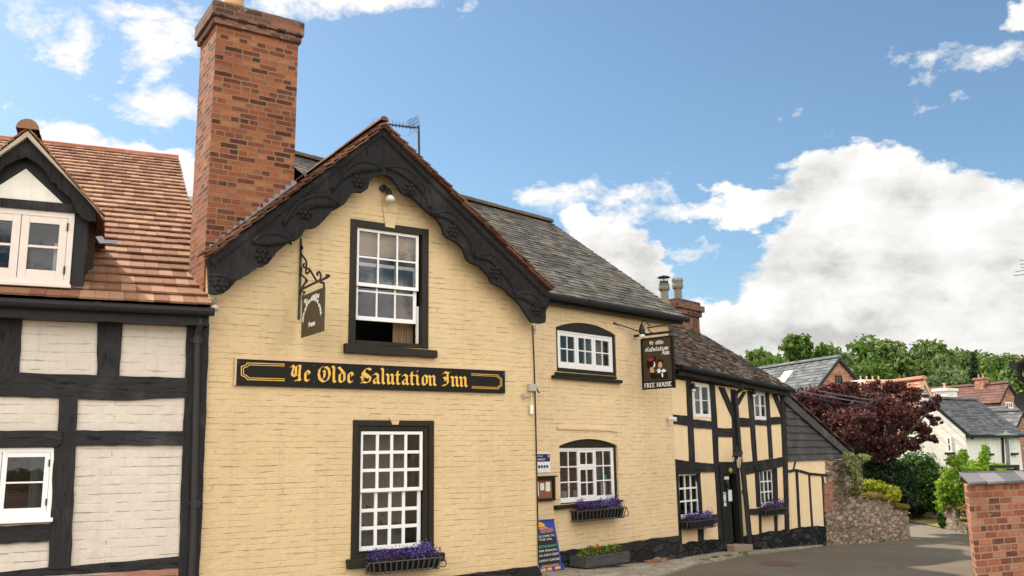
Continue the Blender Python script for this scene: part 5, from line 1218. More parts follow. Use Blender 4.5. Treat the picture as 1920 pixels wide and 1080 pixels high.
mb = MB(); blob(mb, [(.48, .37), (.56, .39), (.62, .35), (.70, .38), (.78, .33), (.68, .31), (.62, .335), (.56, .30), (.5, .32)], .003); blob(mb, [(.34, .42), (.38, .46), (.40, .54), (.43, .5), (.42, .44)], .003); blob(mb, [(.62, .29), (.66, .31), (.68, .23), (.64, .22)], .0032); mb.build('painted_collar', M['signwhite'], fh)
mb = MB(); blob(mb, [(.2, .57), (.25, .61), (.36, .615), (.40, .57), (.3, .55)], .0028); mb.build('painted_hat', M['red'], fh)
mb = MB(); blob(mb, [(.57, .405), (.6, .415), (.64, .405), (.6, .395)], .0036); blob(mb, [(.545, .455), (.565, .46), (.565, .448)], .0036); blob(mb, [(.615, .455), (.635, .46), (.635, .448)], .0036); mb.build('painted_features', M['signblack'], fh)
mb = MB(); a, b = fp(*S6((42, 318))[0]), fp(*S6((485, 250))[0]); va = fv1 + .10
mb.bar(FS.P(0, va), FS.P(b[0], va), .045, .05); t0 = fp(*S6((200, 250))[0]); t1 = fp(*S6((410, 212))[0])
mb.bar(FS.P(b[0] * .35, va + .15), FS.P(b[0] * .85, va + .15), .025, .025); mb.tube(smooth([tuple(FS.P(b[0] * f, va + .02 + z)) for f, z in ((.36, .13), (.42, .04), (.5, .0))], 4), .012, 6); mb.tube(smooth([tuple(FS.P(b[0] * f, va + .02 + z)) for f, z in ((.84, .13), (.9, .1), (.96, .02))], 4), .012, 6)
mb.bar(FS.P(fx(.08), fv1), FS.P(fx(.08), va), .02, .02); mb.bar(FS.P(fx(.9), fv1), FS.P(fx(.9), va), .02, .02)
mb.tube([W.at(1152, 606, .0), FS.P(b[0] * .3, va + .03)], .012, 6); mb.ball(W.at(1152, 606, .01), .03, 6, 5); mb.build('bracket', M['iron'], fh)
lp = FS.P(*fp(1208, 626)) + W.n * 0 - W.u * .08
sl = thing('sign_lamp', 'black swan neck lamp with white bulb above the pictorial pub sign', 'lamp', lp)
mb = MB(); mb.tube(smooth([tuple(FS.P(fx(.3), va + .18, 0)), tuple(FS.P(fx(.15), va + .3, .05)), tuple(lp + Z * .22), tuple(lp + Z * .1)], 4), .014, 6); mb.lathe(lp - Z * .02, [(.06, 0), (.07, .1), (.04, .2), (.03, .22)], 10); mb.build('lamp_holder', M['iron'], sl)
mb = MB(); mb.ball(lp - Z * .05, (.065, .065, .06), 10, 7); mb.build('bulb', M['signwhite'], sl)
# ---- gable spotlight
c = G.at(718, 353, .03); gl = thing('spotlight', 'black spotlight with glass bulb high under the gable peak', 'lamp', c)
mb = MB(); mb.tube([c - G.n * .04, c + G.n * .05], .055, 12); mb.tube([c + G.n * .05, c + G.n * .1 + G.u * .06 - Z * .06, c + G.n * .14 + G.u * .06 - Z * .16], [.03, .045, .05], 10); mb.build('lamp_body', M['iron'], gl)
mb = MB(); q = c + G.n * .14 + G.u * .06 - Z * .16; mb.tube([q, q + V((0, 0, -.06)) + G.n * .01, q + V((0, 0, -.10)) + G.n * .015], [.05, .085, .07], 12); mb.build('bulb', M['plastic'], gl, smooth=True)
# ---- door lantern, corner lamps, camera, alarm bits
c = T.at(*Z7((700, 120))[0], .3); ln_ = thing('lantern', 'black and brass wall lantern hanging above the black door', 'lamp', c)
mb = MB(); mb.lathe(c, [(.02, -.22), (.06, -.2), (.065, -.18)], 8); mb.lathe(c, [(.12, .1), (.13, .12), (.07, .2), (.02, .24), (.02, .28)], 8)
for k in range(6): a = k * math.pi / 3; mb.tube([c + V((.063 * math.cos(a), .063 * math.sin(a), -.18)), c + V((.115 * math.cos(a), .115 * math.sin(a), .1))], .007, 5)
mb.tube([c + Z * .26, c + Z * .36, T.at(*Z7((690, 30))[0], .03)], .014, 6); mb.build('lantern_frame', M['iron'], ln_)
mb = MB(); mb.lathe(c, [(.058, -.18), (.108, .1)], 6); mb.build('lantern_glass', M['glass'], ln_); mb = MB(); mb.lathe(c, [(.02, -.15), (.03, 0), (.01, .05)], 8); mb.build('bulb', M['signwhite'], ln_)
c = T.at(*Z7((637, 205))[0], .1); mb = MB(); mb.ball(c, (.05, .05, .06), 8, 6); mb.bar(c - T.n * .08, c, .02, .02); mb.build('door_bell', M['dullgold'], None, 'small brass bell mounted over the black door', 'bell')
for (px, py), lab in ((Z2((172, 140))[0], 'small black wall lamp beside the nearer upstairs white window of the timbered house'), (Z8((290, 215))[0], 'small black wall lamp beside the farther upstairs white window of the timbered house')):
    c = T.at(px, py, .12); l_ = thing('wall_lamp', lab, 'lamp', c, 'wall lamps on the timbered house'); mb = MB(); mb.bar(T.at(px, py - 8, 0), c + Z * .12, .03, .03); mb.lathe(c, [(.05, 0), (.055, .05), (.03, .14)], 8); mb.build('lamp_holder', M['iron'], l_); mb = MB(); mb.ball(c - Z * .03, .05, 8, 6); mb.build('bulb', M['signwhite'], l_)
c = W.at(1260, 785, .12); cc = thing('security_camera', 'small white security camera at the far corner of the brick inn', 'camera', c); mb = MB(); mb.tube([c - W.u * .02 - W.n * .1, c - W.n * .02], .035, 8); mb.build('mount', M['plastic'], cc); mb = MB(); mb.tube([c - W.n * .04 - W.u * .03, c + W.n * .1 + W.u * .02 - Z * .02], .05, 10); mb.build('camera_body', M['signwhite'], cc)
mb = MB(); u, v = G.uv(994.5, 727); mb.box(G, u - .075, u + .085, v - .065, v + .065, 0, .08); mb.build('junction_box', M['greyplastic'], None, 'grey square junction box at the right corner of the gable wall', 'box', bevel=.008)
mb = MB(); mb.tube([G.at(p[0], p[1], .04) for p in smooth([(985, 748), (981, 743), (981, 739), (986, 736.5)], 3)], .014, 6); mb.tube([G.at(984, 743, .04), G.at(997, 743, .04)], .012, 6); mb.build('pipe_hook', M['greyplastic'], None, 'small curved overflow pipe below the grey junction box', 'pipe')
mb = MB(); c = G.at(997, 768, .05); mb.lathe(c - Z * .075, [(.035, 0), (.036, .15), (.02, .155)], 12); mb.tube([c + Z * .07, G.at(996, 735, .04)], .005, 5); mb.build('sensor', M['signwhite'], None, 'white cylindrical sensor hanging under the grey junction box', 'sensor')
mb = MB(); mb.tube([W.at(1003, 609 + i * 4, .3 - .25 * (i % 2)) for i in range(5)], .02, 6); mb.build('coiled_hose', M['plastic'], None, 'pale coil of flexible pipe tucked below the right end of the bargeboard', 'pipe')
# ---- plaques
a = mean_rect(W, (1003, 850), (1031, 848), (1033, 885), (1004, 887), .02); a = (a[0] - .18, *a[1:])
pq = thing('plaque', 'blue and white enamel plaque on the cream wall above the notice board', 'plaque', W.P(a[0], a[2], 0)); H_ = a[3] - a[2]
mb = MB(); mb.box(W, a[0], a[1], a[2], a[3], 0, .02); mb.build('plate', M['signwhite'], pq); mb = MB(); mb.box(W, a[0] + .01, a[1] - .012, a[2] + H_ * .55, a[3] - H_ * .06, .02, .023); mb.build('blue_band', M['navy'], pq)
mb = MB(); bfont(mb, W, 'COMMENDED', a[0] + .15, a[2] + H_ * .62, H_ * .1, .023, .30); bfont(mb, W, 'Good Food', a[0] + .16, a[2] + H_ * .80, H_ * .07, .023, .22)
mb.build('lettering', M['signwhite'], pq); mb = MB(); mb.box(W, a[1] - .075, a[1] - .03, a[2] + H_ * .76, a[2] + H_ * .9, .023, .026); mb.build('red_square', M['skin'], pq)
mb = MB()
for i in range(4): mb.ball(W.P(a[1] - .10 - i * .075, a[2] + H_ * .3, .02), (.026, .026, .03), 8, 6)
mb.build('crown_symbols', M['navy'], pq)
a = mean_rect(W, (1003, 897), (1039, 893), (1042, 938), (1005, 941), .06); a = (a[0] - .22, *a[1:])
nb_ = thing('notice_board', 'brown framed cork notice board with papers, below the blue and white plaque', 'notice board', W.P(a[0], a[2], 0))
mb = MB(); mb.box(W, a[0], a[1], a[2], a[3], 0, .03); mb.build('cork', M['cork'], nb_); mb = MB(); f_ = .05
mb.box(W, a[0], a[0] + f_, a[2], a[3], .0, .075); mb.box(W, a[1] - f_, a[1], a[2], a[3], .0, .075); mb.box(W, a[0] + f_, a[1] - f_, a[2], a[2] + f_, .0, .073); mb.box(W, a[0] + f_, a[1] - f_, a[3] - f_, a[3], .0, .073); mb.box(W, a[0] - .03, a[1] + .03, a[3], a[3] + .025, .0, .11); mb.build('frame', M['olive'], nb_)
wn_ = a[1] - a[0]; hn = a[3] - a[2]; mb = MB()
for f0, f1, g0, g1 in ((.70, .86, .40, .80), (.50, .64, .46, .76), (.34, .44, .22, .82)): mb.box(W, a[0] + wn_ * f0, a[0] + wn_ * f1, a[2] + hn * g0, a[2] + hn * g1, .03, .033 + .001 * f0)
mb.build('paper', M['paper'], nb_)
# ---- A-board
pA = ghit(1057, 1075); AB = Plane(pA, W.u); AB.o = V((pA.x, pA.y, 0)) - AB.u * .68
zA0 = gz(pA.x, pA.y) + .07; topz = AB.uv(1036, 976)[1]; lean = .20
class Lean:
    def __init__(s, F, z0, h, lean): s.F, s.z0, s.h, s.l = F, z0, h, lean; s.k = math.sqrt(1 - (lean / h) ** 2)
    def P(s, u, v, d=0.0):
        return s.F.P(u, s.z0 + v * s.k, -v * s.l / s.h + d)
hA = topz - zA0; LB = Lean(AB, zA0, hA + .03, lean); LBb = Lean(AB, zA0, hA + .03, -lean); LBb.F = Plane(AB.o - AB.n * lean * 2, AB.u); LBb.F.o = AB.o - AB.n * lean * 2
ab = thing('a_board', 'blue framed chalkboard A-board standing on the paving at the corner of the gable', 'sign board', V((pA.x, pA.y, zA0)))
wA = .66; HA = hA * 1.03
mb = MB(); mb.box(LB, 0, wA, 0, HA, -.03, 0); mb.box(LBb, 0, wA, 0, HA, -.01, .02)
for u in (0, wA): mb.box(LB, u - .03, u + .03, -.06, .1, -.04, .012)
mb.build('frame', M['blueboard'], ab)
mb = MB(); mb.box(LB, .05, wA - .05, HA * .13, HA * .73, 0, .006); mb.build('chalk_panel', M['chalk'], ab)
mb = MB(); mb.prism(LB, [(wA * .34 + math.cos(k * math.pi / 14) * .16, HA * .865 + math.sin(k * math.pi / 14) * .095) for k in range(15)], 0, .006); mb.box(LB, wA * .1, wA * .68, HA * .835, HA * .85, 0, .006)
bfont(mb, LB, 'RSONS', wA * .36, HA * .775, .055, .004, .34); mb.box(LB, wA * .36, wA * .82, HA * .755, HA * .762, 0, .006)
mb.box(LB, .06, wA * .3, .02, .065, 0, .006); mb.box(LB, wA * .36, wA * .55, .02, .065, 0, .006); mb.box(LB, wA * .68, wA - .06, .02, .065, 0, .006)
for y in (.085, .108): mb.box(LB, .1, wA - .1, y, y + .008, .006, .008)
mb.build('orange_print', M['orange'], ab)
mb = MB()
for t_, y, w_ in (('WELCOME TO', .665, .52), ('THE SAL', .60, .36), ('BAR SNACKS', .385, .50), ('REAL ALES & GUEST', .30, .56), ('SUNDAY LUNCHES', .20, .56)): bfont(mb, LB, t_, wA * .5 - w_ / 2, HA * y, .038, .006, w_)
mb.build('chalk_lettering', M['signwhite'], ab)
mb = MB(); bfont(mb, LB, 'RESTAURANT', wA * .5 - .27, HA * .465, .042, .006, .54); mb.build('green_lettering', M['green'], ab)
# ---- window boxes
def window_box(label, F, u0, u1, v0, v1, dep, nbars, flab, npet, seed, d0=.02, cage=True, grp='window boxes under the windows'):
    t = thing('window_box', label, 'window box', F.P((u0 + u1) / 2, v0, d0 + dep / 2), grp); h = v1 - v0
    mb = MB(); ins = .05; mb.hexa([F.P(u0 + ins, v0 + .02, d0), F.P(u1 - ins, v0 + .02, d0), F.P(u1 - ins, v1, d0), F.P(u0 + ins, v1, d0)], [F.P(u0 + ins + .03, v0 + .02, d0 + dep * .8), F.P(u1 - ins - .03, v0 + .02, d0 + dep * .8), F.P(u1 - ins, v1, d0 + dep * .93), F.P(u0 + ins, v1, d0 + dep * .93)])
    mb.build('trough', M['signblack'], t)
    if cage:
        mb = MB(); r = .011
        ring = lambda v, k: [F.P(u0 + k, v, d0), F.P(u0 + k, v, d0 + dep - k), F.P(u1 - k, v, d0 + dep - k), F.P(u1 - k, v, d0)]
        mb.tube(ring(v1, 0), r, 6); mb.tube(ring(v0, .04), r, 6)
        for i in range(nbars):
            u = u0 + .03 + (u1 - u0 - .06) * i / (nbars - 1)
            mb.bar(F.P(u, v1, d0 + dep + .004), F.P(u0 + .05 + (u - u0) * (u1 - u0 - .1) / (u1 - u0), v0 + .0, d0 + dep - .035), .022, .01, F.n)
        for s, uu_ in ((1, u0), (-1, u1)):
            for k in range(2): d = d0 + dep * (.3 + .35 * k); mb.bar(F.P(uu_, v1, d), F.P(uu_ + s * .045, v0, d), .02, .01, F.u)
            mb.tube(smooth([tuple(F.P(uu_ - s * a, v0 + b, d0 + dep * .9)) for a, b in ((-.0, h), (.05, h * .8), (.08, h * .4), (.05, .02), (-.04, .03))], 3), .009, 5)
        mb.build('cage', M['ironbar'], t)
    fl = thing('flowers', flab, 'flowers', F.P((u0 + u1) / 2, v1, d0 + dep / 2), 'flowers in the window boxes'); rg = np.random.default_rng(seed)
    bl = []
    for i in range(9):
        u = u0 + .12 + (u1 - u0 - .24) * i / 8; q = F.P(u, v1 + rg.uniform(.0, .06), d0 + dep * .55); bl.append((tuple(q), (.11, .09, rg.uniform(.07, .13))))
    arr = []; leaf_cloud(arr, [(b[0], (b[1][0] * 1.1, b[1][1] * 1.2, b[1][2] * 1.5)) for b in bl], 1300, .018, .8, up=.8, seed=seed); leaf_obj('foliage', arr, 'stemleaf', fl, ORG[fl.name])
    bl2 = [((b[0][0], b[0][1], b[0][2] + .06), (b[1][0] * 1.35, b[1][1] * 1.4, b[1][2] * rg.uniform(1.0, 1.6))) for b in bl]
    arr = []; leaf_cloud(arr, bl2, int(npet * 1.25), .019, .7, seed=seed + 1); leaf_obj('petals', arr, 'purple', fl, ORG[fl.name])
    arr = []; leaf_cloud(arr, bl2[5:8], npet // 4, .018, .7, seed=seed + 2); leaf_obj('pale_petals', arr, 'palepurple', fl, ORG[fl.name])
    return t
u0, u1 = G.uv(690, 1060, .2)[0], G.uv(823, 1040, .2)[0]; v1, v0 = G.uv(750, 1050, .2)[1], G.uv(750, 1071, .2)[1]
window_box('long black iron window box under the tall sash window of the gable', G, u0, u1, v0, v1, .30, 13, 'tall purple and lilac lobelia in the window box of the gable', 1300, 3)
u0, u1 = W.uv(1082, 970, .2)[0], W.uv(1168, 960, .2)[0]; v1, v0 = W.uv(1122, 955, .2)[1], W.uv(1122, 974, .2)[1]
window_box('black iron window box under the arched ground floor window of the wing', W, u0, u1, v0, v1, .28, 13, 'dark purple lobelia in the window box under the arched window', 1100, 5)
u0, u1 = T.uv(1282, 975, .15)[0], T.uv(1334, 975, .15)[0]; v1, v0 = T.uv(1312, 975, .15)[1], T.uv(1312, 990, .15)[1]
window_box('black iron window box left of the black door', T, u0, u1, v0, v1, .28, 12, 'purple lobelia in the window box left of the black door', 900, 7)
u0, u1 = T.uv(1432, 955, .15)[0], T.uv(1470, 955, .15)[0]; v1, v0 = T.uv(1450, 954, .15)[1], T.uv(1450, 966, .15)[1]
window_box('small black window box right of the black door', T, u0, u1, v0, v1, .24, 8, 'purple lobelia in the small window box right of the black door', 700, 9)
# ---- wooden planter on the pavement
pp_ = W.at(1118, 1066, .42); z0 = gz(pp_.x, pp_.y) + .06; u0, u1 = W.uv(1092, 1060, .45)[0], W.uv(1173, 1050, .45)[0]; v1 = W.uv(1130, 1041, .6)[1]
pt = thing('planter', 'dark wooden trough planter on the paving against the black plinth', 'planter', W.P(u0, z0, .4)); mb = MB()
mb.box(W, u0, u1, z0 + .05, v1, .14, .17); mb.box(W, u0, u1, z0 + .05, v1, .52, .55); mb.box(W, u0, u0 + .03, z0 + .05, v1, .17, .52); mb.box(W, u1 - .03, u1, z0 + .05, v1, .17, .52); mb.box(W, u0 + .1, u1 - .1, z0, z0 + .05, .2, .5)
mb.box(W, u0 - .005, u1 + .005, z0 + (v1 - z0) * .52, z0 + (v1 - z0) * .55, .55, .553)
mb.build('trough', M['board'], pt); mb = MB(); mb.box(W, u0 + .03, u1 - .03, z0 + .1, v1 - .03, .17, .52); mb.build('soil', M['bark'], pt)
pl_ = thing('bedding_plants', 'yellow green bedding plants with an orange flower in the wooden trough', 'plant', W.P((u0 + u1) / 2, v1, .35)); rg = np.random.default_rng(3)
bl = [(tuple(W.P(u0 + .1 + (u1 - u0 - .2) * i / 8, v1 + .02 + rg.uniform(0, .07), .35)), (.1, .12, .1)) for i in range(9)]
arr = []; leaf_cloud(arr, bl, 900, .028, .7, up=.6, seed=21); leaf_obj('foliage', arr, 'weedleaf', pl_, ORG[pl_.name]); c = W.P(u0 + (u1 - u0) * .42, v1 + .14, .37)
arr = []; leaf_cloud(arr, [(tuple(c), (.045, .045, .05))], 60, .022, .6, seed=22); leaf_obj('blossom', arr, 'marigold', pl_, ORG[pl_.name])
# ---- aerial on the gable ridge
c = at_depth(787, 296, 17.2); tp = at_depth(785, 238, 17.2); ae = thing('tv_aerial', 'black television aerial on a mast behind the gable peak', 'aerial', c); mb = MB(); mb.tube([c - Z * .6, tp + Z * .02], .022, 8); mb.build('mast', M['iron'], ae)
b0_ = at_depth(785, 240, 17.2); b1_ = at_depth(701, 229.5, 16.4); mb = MB(); mb.bar(b0_, b1_, .02, .02); dv = (b1_ - b0_).normalized(); sd = dv.cross(Z).normalized(); upx = V((.1, .1, 1)).normalized()
for i in range(12):
    q = b0_ + (b1_ - b0_) * (.12 + i * .08); mb.tube([q - sd * .14, q + sd * .14], .005, 4); mb.ball(q - Z * .01, .022, 6, 4); mb.tube([q, q + Z * .09], .004, 4)
mb.build('boom', M['iron'], ae); mb = MB(); q = b0_ + dv * .1
for k in range(-4, 5):
    for s in (1, -1): mb.tube([q + sd * k * .04, q + sd * k * .04 + (Z * s * 1.0 - dv * .45 * 0 + dv * .3).normalized() * (.20 if s > 0 else .16)], .0035, 4)
for s in (.08, .14, .19): mb.tube([q - sd * .16 + (Z + dv * .3).normalized() * s, q + sd * .16 + (Z + dv * .3).normalized() * s], .0035, 4)
mb.build('reflector', M['iron'], ae)
# =================================================================== RIGHT HAND HOUSE
co = at_depth(1955, 680, 15.5); co.z = 0
OH = Plane(co, T.n)     # its end wall, seen edge on: u runs towards the camera side
ze = at_depth(1905, 672, 15.5).z
oh = thing('corner_house', 'buff stone house with slate roof and black gutter, cut off at the right edge', 'house', (co.x, co.y, -.5))
mb = MB(); mb.prism(OH, [(0, -1), (3.2, -1), (3.2, ze), (1.6, ze + 1.35), (0, ze)], -6.5, 0); mb.build('wall', M['buffwall'], oh)
mb = MB(); FT = Plane(co - T.n * 0, T.u)   # street face direction
E0 = co + Z * (ze - .08) - T.u * .28 - T.n * .32
upv = (T.n * 1.6 + Z * 1.35); l_ = (upv.length) * 1.07; upv.normalize()
tiles(mb, E0, T.u, upv, l_, lambda t: 0, lambda t: 6.5, l_ / 12, .3, .025); mb.build('roof', M['slateridge'], oh)
mb = MB(); g0 = E0 - T.n * .06 - Z * .04; mb.tube([g0 - T.u * .1, g0 + T.u * 6.5], .07, 10); mb.tube(smooth([tuple(g0 + T.u * .35), tuple(g0 + T.u * .36 - Z * .2), tuple(g0 + T.u * .55 - Z * .3 + T.n * .2), tuple(co + T.u * .6 + Z * (ze - .4) - T.n * .05)], 4), .05, 8); mb.build('gutter', M['blackpaint'], oh)
dc = at_depth(1924, 753, 14.8); ds = thing('satellite_dish', 'dark grey satellite dish at the right edge of the photo', 'satellite dish', dc)
mb = MB(); axis = (T.u * -.8 + V((-.1, -.5, .35))).normalized(); a_ = axis.cross(Z).normalized(); b_ = a_.cross(axis); rings = []
for i in range(6):
    r_ = .175 * i / 5; rings.append(mb.vert(*[dc + (a_ * math.cos(k * math.pi / 10) + b_ * math.sin(k * math.pi / 10)) * max(r_, .005) + axis * (r_ * r_ * 1.1) for k in range(20)]))
for A, B in zip(rings, rings[1:]):
    for k in range(20): mb.f.append([A[k], A[(k + 1) % 20], B[(k + 1) % 20], B[k]])
mb.build('dish', M['dishgrey'], ds, smooth=True); mb = MB(); mb.tube([dc, dc - axis * .2 - Z * .1, dc + T.u * .5 - Z * .3], .02, 6); mb.tube([dc - b_ * .2, dc + axis * .35 - b_ * .1], .012, 6); mb.build('dish_arm', M['iron'], ds)
# far aerial, right edge
c = at_depth(1921, 502, 15); fa = thing('tv_aerial', 'grey television aerial poking in at the right edge of the photo, against the clouds', 'aerial', c); mb = MB()
for (x0, y0, x1, y1) in ((1912, 488.5, 1930, 487), (1913, 495.5, 1930, 494), (1914, 502, 1930, 501), (1904, 509.5, 1930, 505), (1901, 517, 1930, 513)): mb.tube([at_depth(x0, y0, 15), at_depth(x1, y1, 15)], .008, 5)
mb.tube([at_depth(1927, 480, 15), at_depth(1929, 600, 15)], .015, 6); mb.build('boom', M['metal'], fa)

# house across the street, seen only as a reflection in the panes
OP = Plane(G.P(7.6, 0, 13.5), -G.u); op = thing('opposite_house', 'cream rendered house across the street, reflected in the window panes of the inn', 'house', OP.P(3.5, 0, 0)); mb = MB()
wr_ = [rect(.9 + 2.1 * i, 1.8 + 2.1 * i, .9 + 2.2 * j, 2.1 + 2.1 * j) for i in range(2) for j in range(2)]
mb.holed(OP, [(0, -.5), (5, -.5), (5, 4.6), (0, 4.6)], wr_, 0, .15); mb.box(OP, 0, 5, -.5, 4.6, -4, -.2); mb.build('wall', M['opp'], op)
for a_, b_, c_, d_ in wr_: far_w = MB(); grid_bars(far_w, OP, a_[0], b_[0], a_[1], c_[1], -.12, -.06, 2, 2, .03, .05); far_w.build('window', M['whitepaint'], op)
mb = MB(); tiles(mb, OP.P(-.2, 4.55, .3), OP.u, (OP.n * -2.2 + Z * 1.7).normalized(), 3.0, lambda t: 0, lambda t: 5.4, .3, .4, .03); mb.build('roof', M['farbrown'], op)
# =================================================================== FAR HOUSES
def far_window(F, parent, u0, u1, v0, v1, d, cols=2, rows=2, mat='whitepaint', fw=.07, head=0):
    mb = MB(); grid_bars(mb, F, u0, u1, v0, v1, d - .02, d + .05, cols, rows, .05, fw); w = mb.build('window', M[mat], parent); mb = MB(); mb.prism(F, rect(u0 + .03, u1 - .03, v0 + .03, v1 - .03), d - .02, d + .012, back=False); mb.build('pane', M['farglass'], w)
    mb = MB(); mb.box(F, u0 - .08, u1 + .08, v0 - .09, v0 - .002, d - .02, d + .12); mb.build('sill', M['blackpaint'], w); return w
def gable_house(name, label, gp0, gu, width, depth, ze, zr, wallm, roofm, zb, gauge=.25, tw=.35, over=.25, ver='blackpaint'):
    """gable wall plane at gp0 with unit direction gu (left to right); the house runs back from it"""
    F = Plane(gp0, gu); h = thing(name, label, 'house', F.P(width / 2, zb, 0)); mb = MB()
    mb.prism(F, [(0, zb), (width, zb), (width, ze), (width / 2, zr), (0, ze)], -depth, 0); mb.build('wall', M[wallm], h)
    mb = MB(); mv = MB()
    for s, u in ((1, -over), (-1, width + over)):
        sl_ = (zr - ze) / (width / 2); E_ = F.P(u, ze - over * sl_ + .06, .15); up_ = F.u * s * (width / 2 + over) + Z * (zr - ze + over * sl_); l_ = up_.length; up_.normalize()
        tiles(mb, E_, -F.n, up_, l_, lambda t: 0, lambda t: depth + .3, l_ / max(6, int(l_ / gauge)), tw, .03)
        mv.prism(F, [(u, ze - over * sl_ - .12), (u, ze - over * sl_ + .05), (width / 2, zr + .05), (width / 2, zr - .14)], .02, .14 + .002 * s)
    ridge(mb, F.P(width / 2, zr + .06, .15), F.P(width / 2, zr + .06, -depth - .1), .15, .5)
    mb.build('roof', M[roofm], h); mv.build('bargeboard', M[ver], h); return h, F
def far_stack(h, c, w, d, z0, z1, mat, pots, pm='pot', hd=V((1, 0, 0)), ps=.75):
    F = Plane((c.x, c.y, 0), hd); mb = MB(); mb.box(F, -w / 2, w / 2, z0, z1, -d / 2, d / 2); mb.box(F, -w / 2 - .06, w / 2 + .06, z1, z1 + .14, -d / 2 - .06, d / 2 + .06); s = mb.build('chimney', M[mat], h)
    for i in range(pots):
        mb = MB(); mb.lathe(F.P((-w / 2 + w * (i + .5) / pots), z1 + .14, 0), [(.14 * ps, 0), (.12 * ps, .1 * ps), (.11 * ps, .5 * ps), (.15 * ps, .52 * ps), (.14 * ps, .62 * ps)], 8); mb.build('chimney_pot', M[pm], s)
    return s
# brick gabled house behind the copper tree
D1 = 48; apx1 = at_depth(1571, 672.5, D1); rv = at_depth(1615, 722, D1); gu1 = V((.93, .36, 0)).normalized()
P1 = Plane(apx1, gu1); r1 = P1.at(1618, 727); hw1 = (r1 - P1.o).dot(P1.u); l1p = at_depth(1461, 694, 55)
zr1 = apx1.z; ze1 = zr1 - hw1 * 1.0
h1, F1 = gable_house('brick_house', 'red brick house with long grey roof behind the copper tree', V((apx1.x, apx1.y, 0)) - gu1 * hw1, gu1, 2 * hw1, 11, ze1, zr1, 'housebrick', 'greyslate', -3.5)
a = F1.uv(1565.5, 704); b = F1.uv(1579, 717.5); far_window(F1, h1, a[0], b[0], b[1], a[1], 0, 2, 2, 'timber', .06)
sk = at_depth(1516, 717, 47.5); mb = MB()
# rooflight on the left slope
nL = (F1.u * -(zr1 - ze1) + Z * hw1).normalized(); upL = (F1.u * hw1 + Z * (zr1 - ze1)).normalized(); pc = F1.P(hw1 * .42, ze1 + (zr1 - ze1) * .42 + .12, -3.4)
mb.hexa([pc - F1.n * .35 - upL * .5, pc + F1.n * .35 - upL * .5, pc + F1.n * .35 + upL * .5, pc - F1.n * .35 + upL * .5], [q + nL * .07 for q in (pc - F1.n * .35 - upL * .5, pc + F1.n * .35 - upL * .5, pc + F1.n * .35 + upL * .5, pc - F1.n * .35 + upL * .5)]); mb.build('rooflight', M['signwhite'], h1)
# white gabled house with red roof
D2 = 40; a2 = at_depth(1729, 713.5, D2); gu2 = V((.955, .30, 0)).normalized(); P2 = Plane(a2, gu2); r2 = P2.at(1778, 818); hw2 = (r2 - P2.o).dot(P2.u); zr2 = a2.z; ze2 = r2.z
hwL = min(hw2, 3.4); 
h2, F2 = gable_house('white_house', 'white house with red clay roof partly hidden by the copper tree', V((a2.x, a2.y, 0)) - gu2 * hw2, gu2, 2 * hw2, 9, ze2 + .2, zr2, 'whitewall', 'farred', -4, ver='woodtrim')
for (x0, y0, x1, y1) in ((1756, 817, 1762, 838), (1736, 824, 1744, 846)):
    a = F2.uv(x0, y0); b = F2.uv(x1, y1); far_window(F2, h2, a[0], b[0], b[1], a[1], 0, 1, 2)
c = at_depth(1632, 725, 47); far_stack(h2, c, 1.5, .8, c.z - 2, at_depth(1632, 718, 47).z, 'whitewall', 4, 'pot', F2.u, .36)
# long white cottage with grey slate roof: eaves face the viewer
D3 = 37; e0 = at_depth(1813, 815, D3); e1 = at_depth(1922, 813, 39.5); F3 = Plane(e0, (e1 - e0).xy.to_3d()); zE3 = e0.z
h3 = thing('white_cottage', 'long white cottage with grey slate roof and a square white chimney', 'house', F3.P(3, -4, 0)); len3 = 9.0; uE3 = F3.uv(1924, 813, .2)[0]
q3 = F3.perp(0); rg3 = q3.at(1749, 752); d3 = (rg3 - F3.o).dot(F3.n); z3 = rg3.z
uR3 = F3.uv(1833, 758, d3)[0]
mb = MB(); mb.box(F3, 0, uE3 - .2, -5, zE3, -.3, 0); mb.prism(q3, [(0, -5), (2 * d3, -5), (2 * d3, zE3), (d3, z3 - .1), (0, zE3)], 0, .12); mb.build('wall', M['whitewall'], h3)
mb = MB(); up_ = F3.n * (d3 - .25) + Z * (z3 - zE3 + .1); l_ = up_.length; up_.normalize(); tiles(mb, F3.P(-.2, zE3 - .02, .25), F3.u, up_, l_, lambda t: 0, lambda t: .2 + uE3 + (uR3 - uE3) * t, l_ / 22, .3, .02)
up2 = F3.n * (d3 - .25) * -1 + Z * (z3 - zE3 + .1); up2.normalize(); tiles(mb, F3.P(-.2, zE3 - .02, 2 * d3 - .25), F3.u, up2, l_, lambda t: 0, lambda t: .2 + uE3 + (uR3 - uE3) * t, l_ / 12, .5, .02); ridge(mb, F3.P(-.2, z3 + .1, d3), F3.P(uR3, z3 + .1, d3), .11, .45); mb.face(F3.P(uE3, zE3, .2), F3.P(uR3, z3 + .05, d3), F3.P(uE3, zE3, 2 * d3)); mb.build('roof', M['greyslate'], h3)
mb = MB(); mb.prism(q3, [(.28, zE3 - .2), (.28, zE3 - .02), (d3, z3 + .05), (d3, z3 - .15)], .02, .2); mb.box(F3, -.15, uE3, zE3 - .12, zE3 - .0, .02, .3); mb.build('fascia', M['blackpaint'], h3)
for (x0, y0, x1, y1) in ((1847, 821, 1857, 850), (1893, 818, 1903, 849)):
    a = F3.uv(x0, y0); b = F3.uv(x1, y1); far_window(F3, h3, a[0], b[0], b[1], a[1], 0, 2, 2)
a = q3.uv(1777.5, 819); b = q3.uv(1790, 848); far_window(q3, h3, min(a[0], b[0]), max(a[0], b[0]), b[1], a[1], .12, 1, 2)
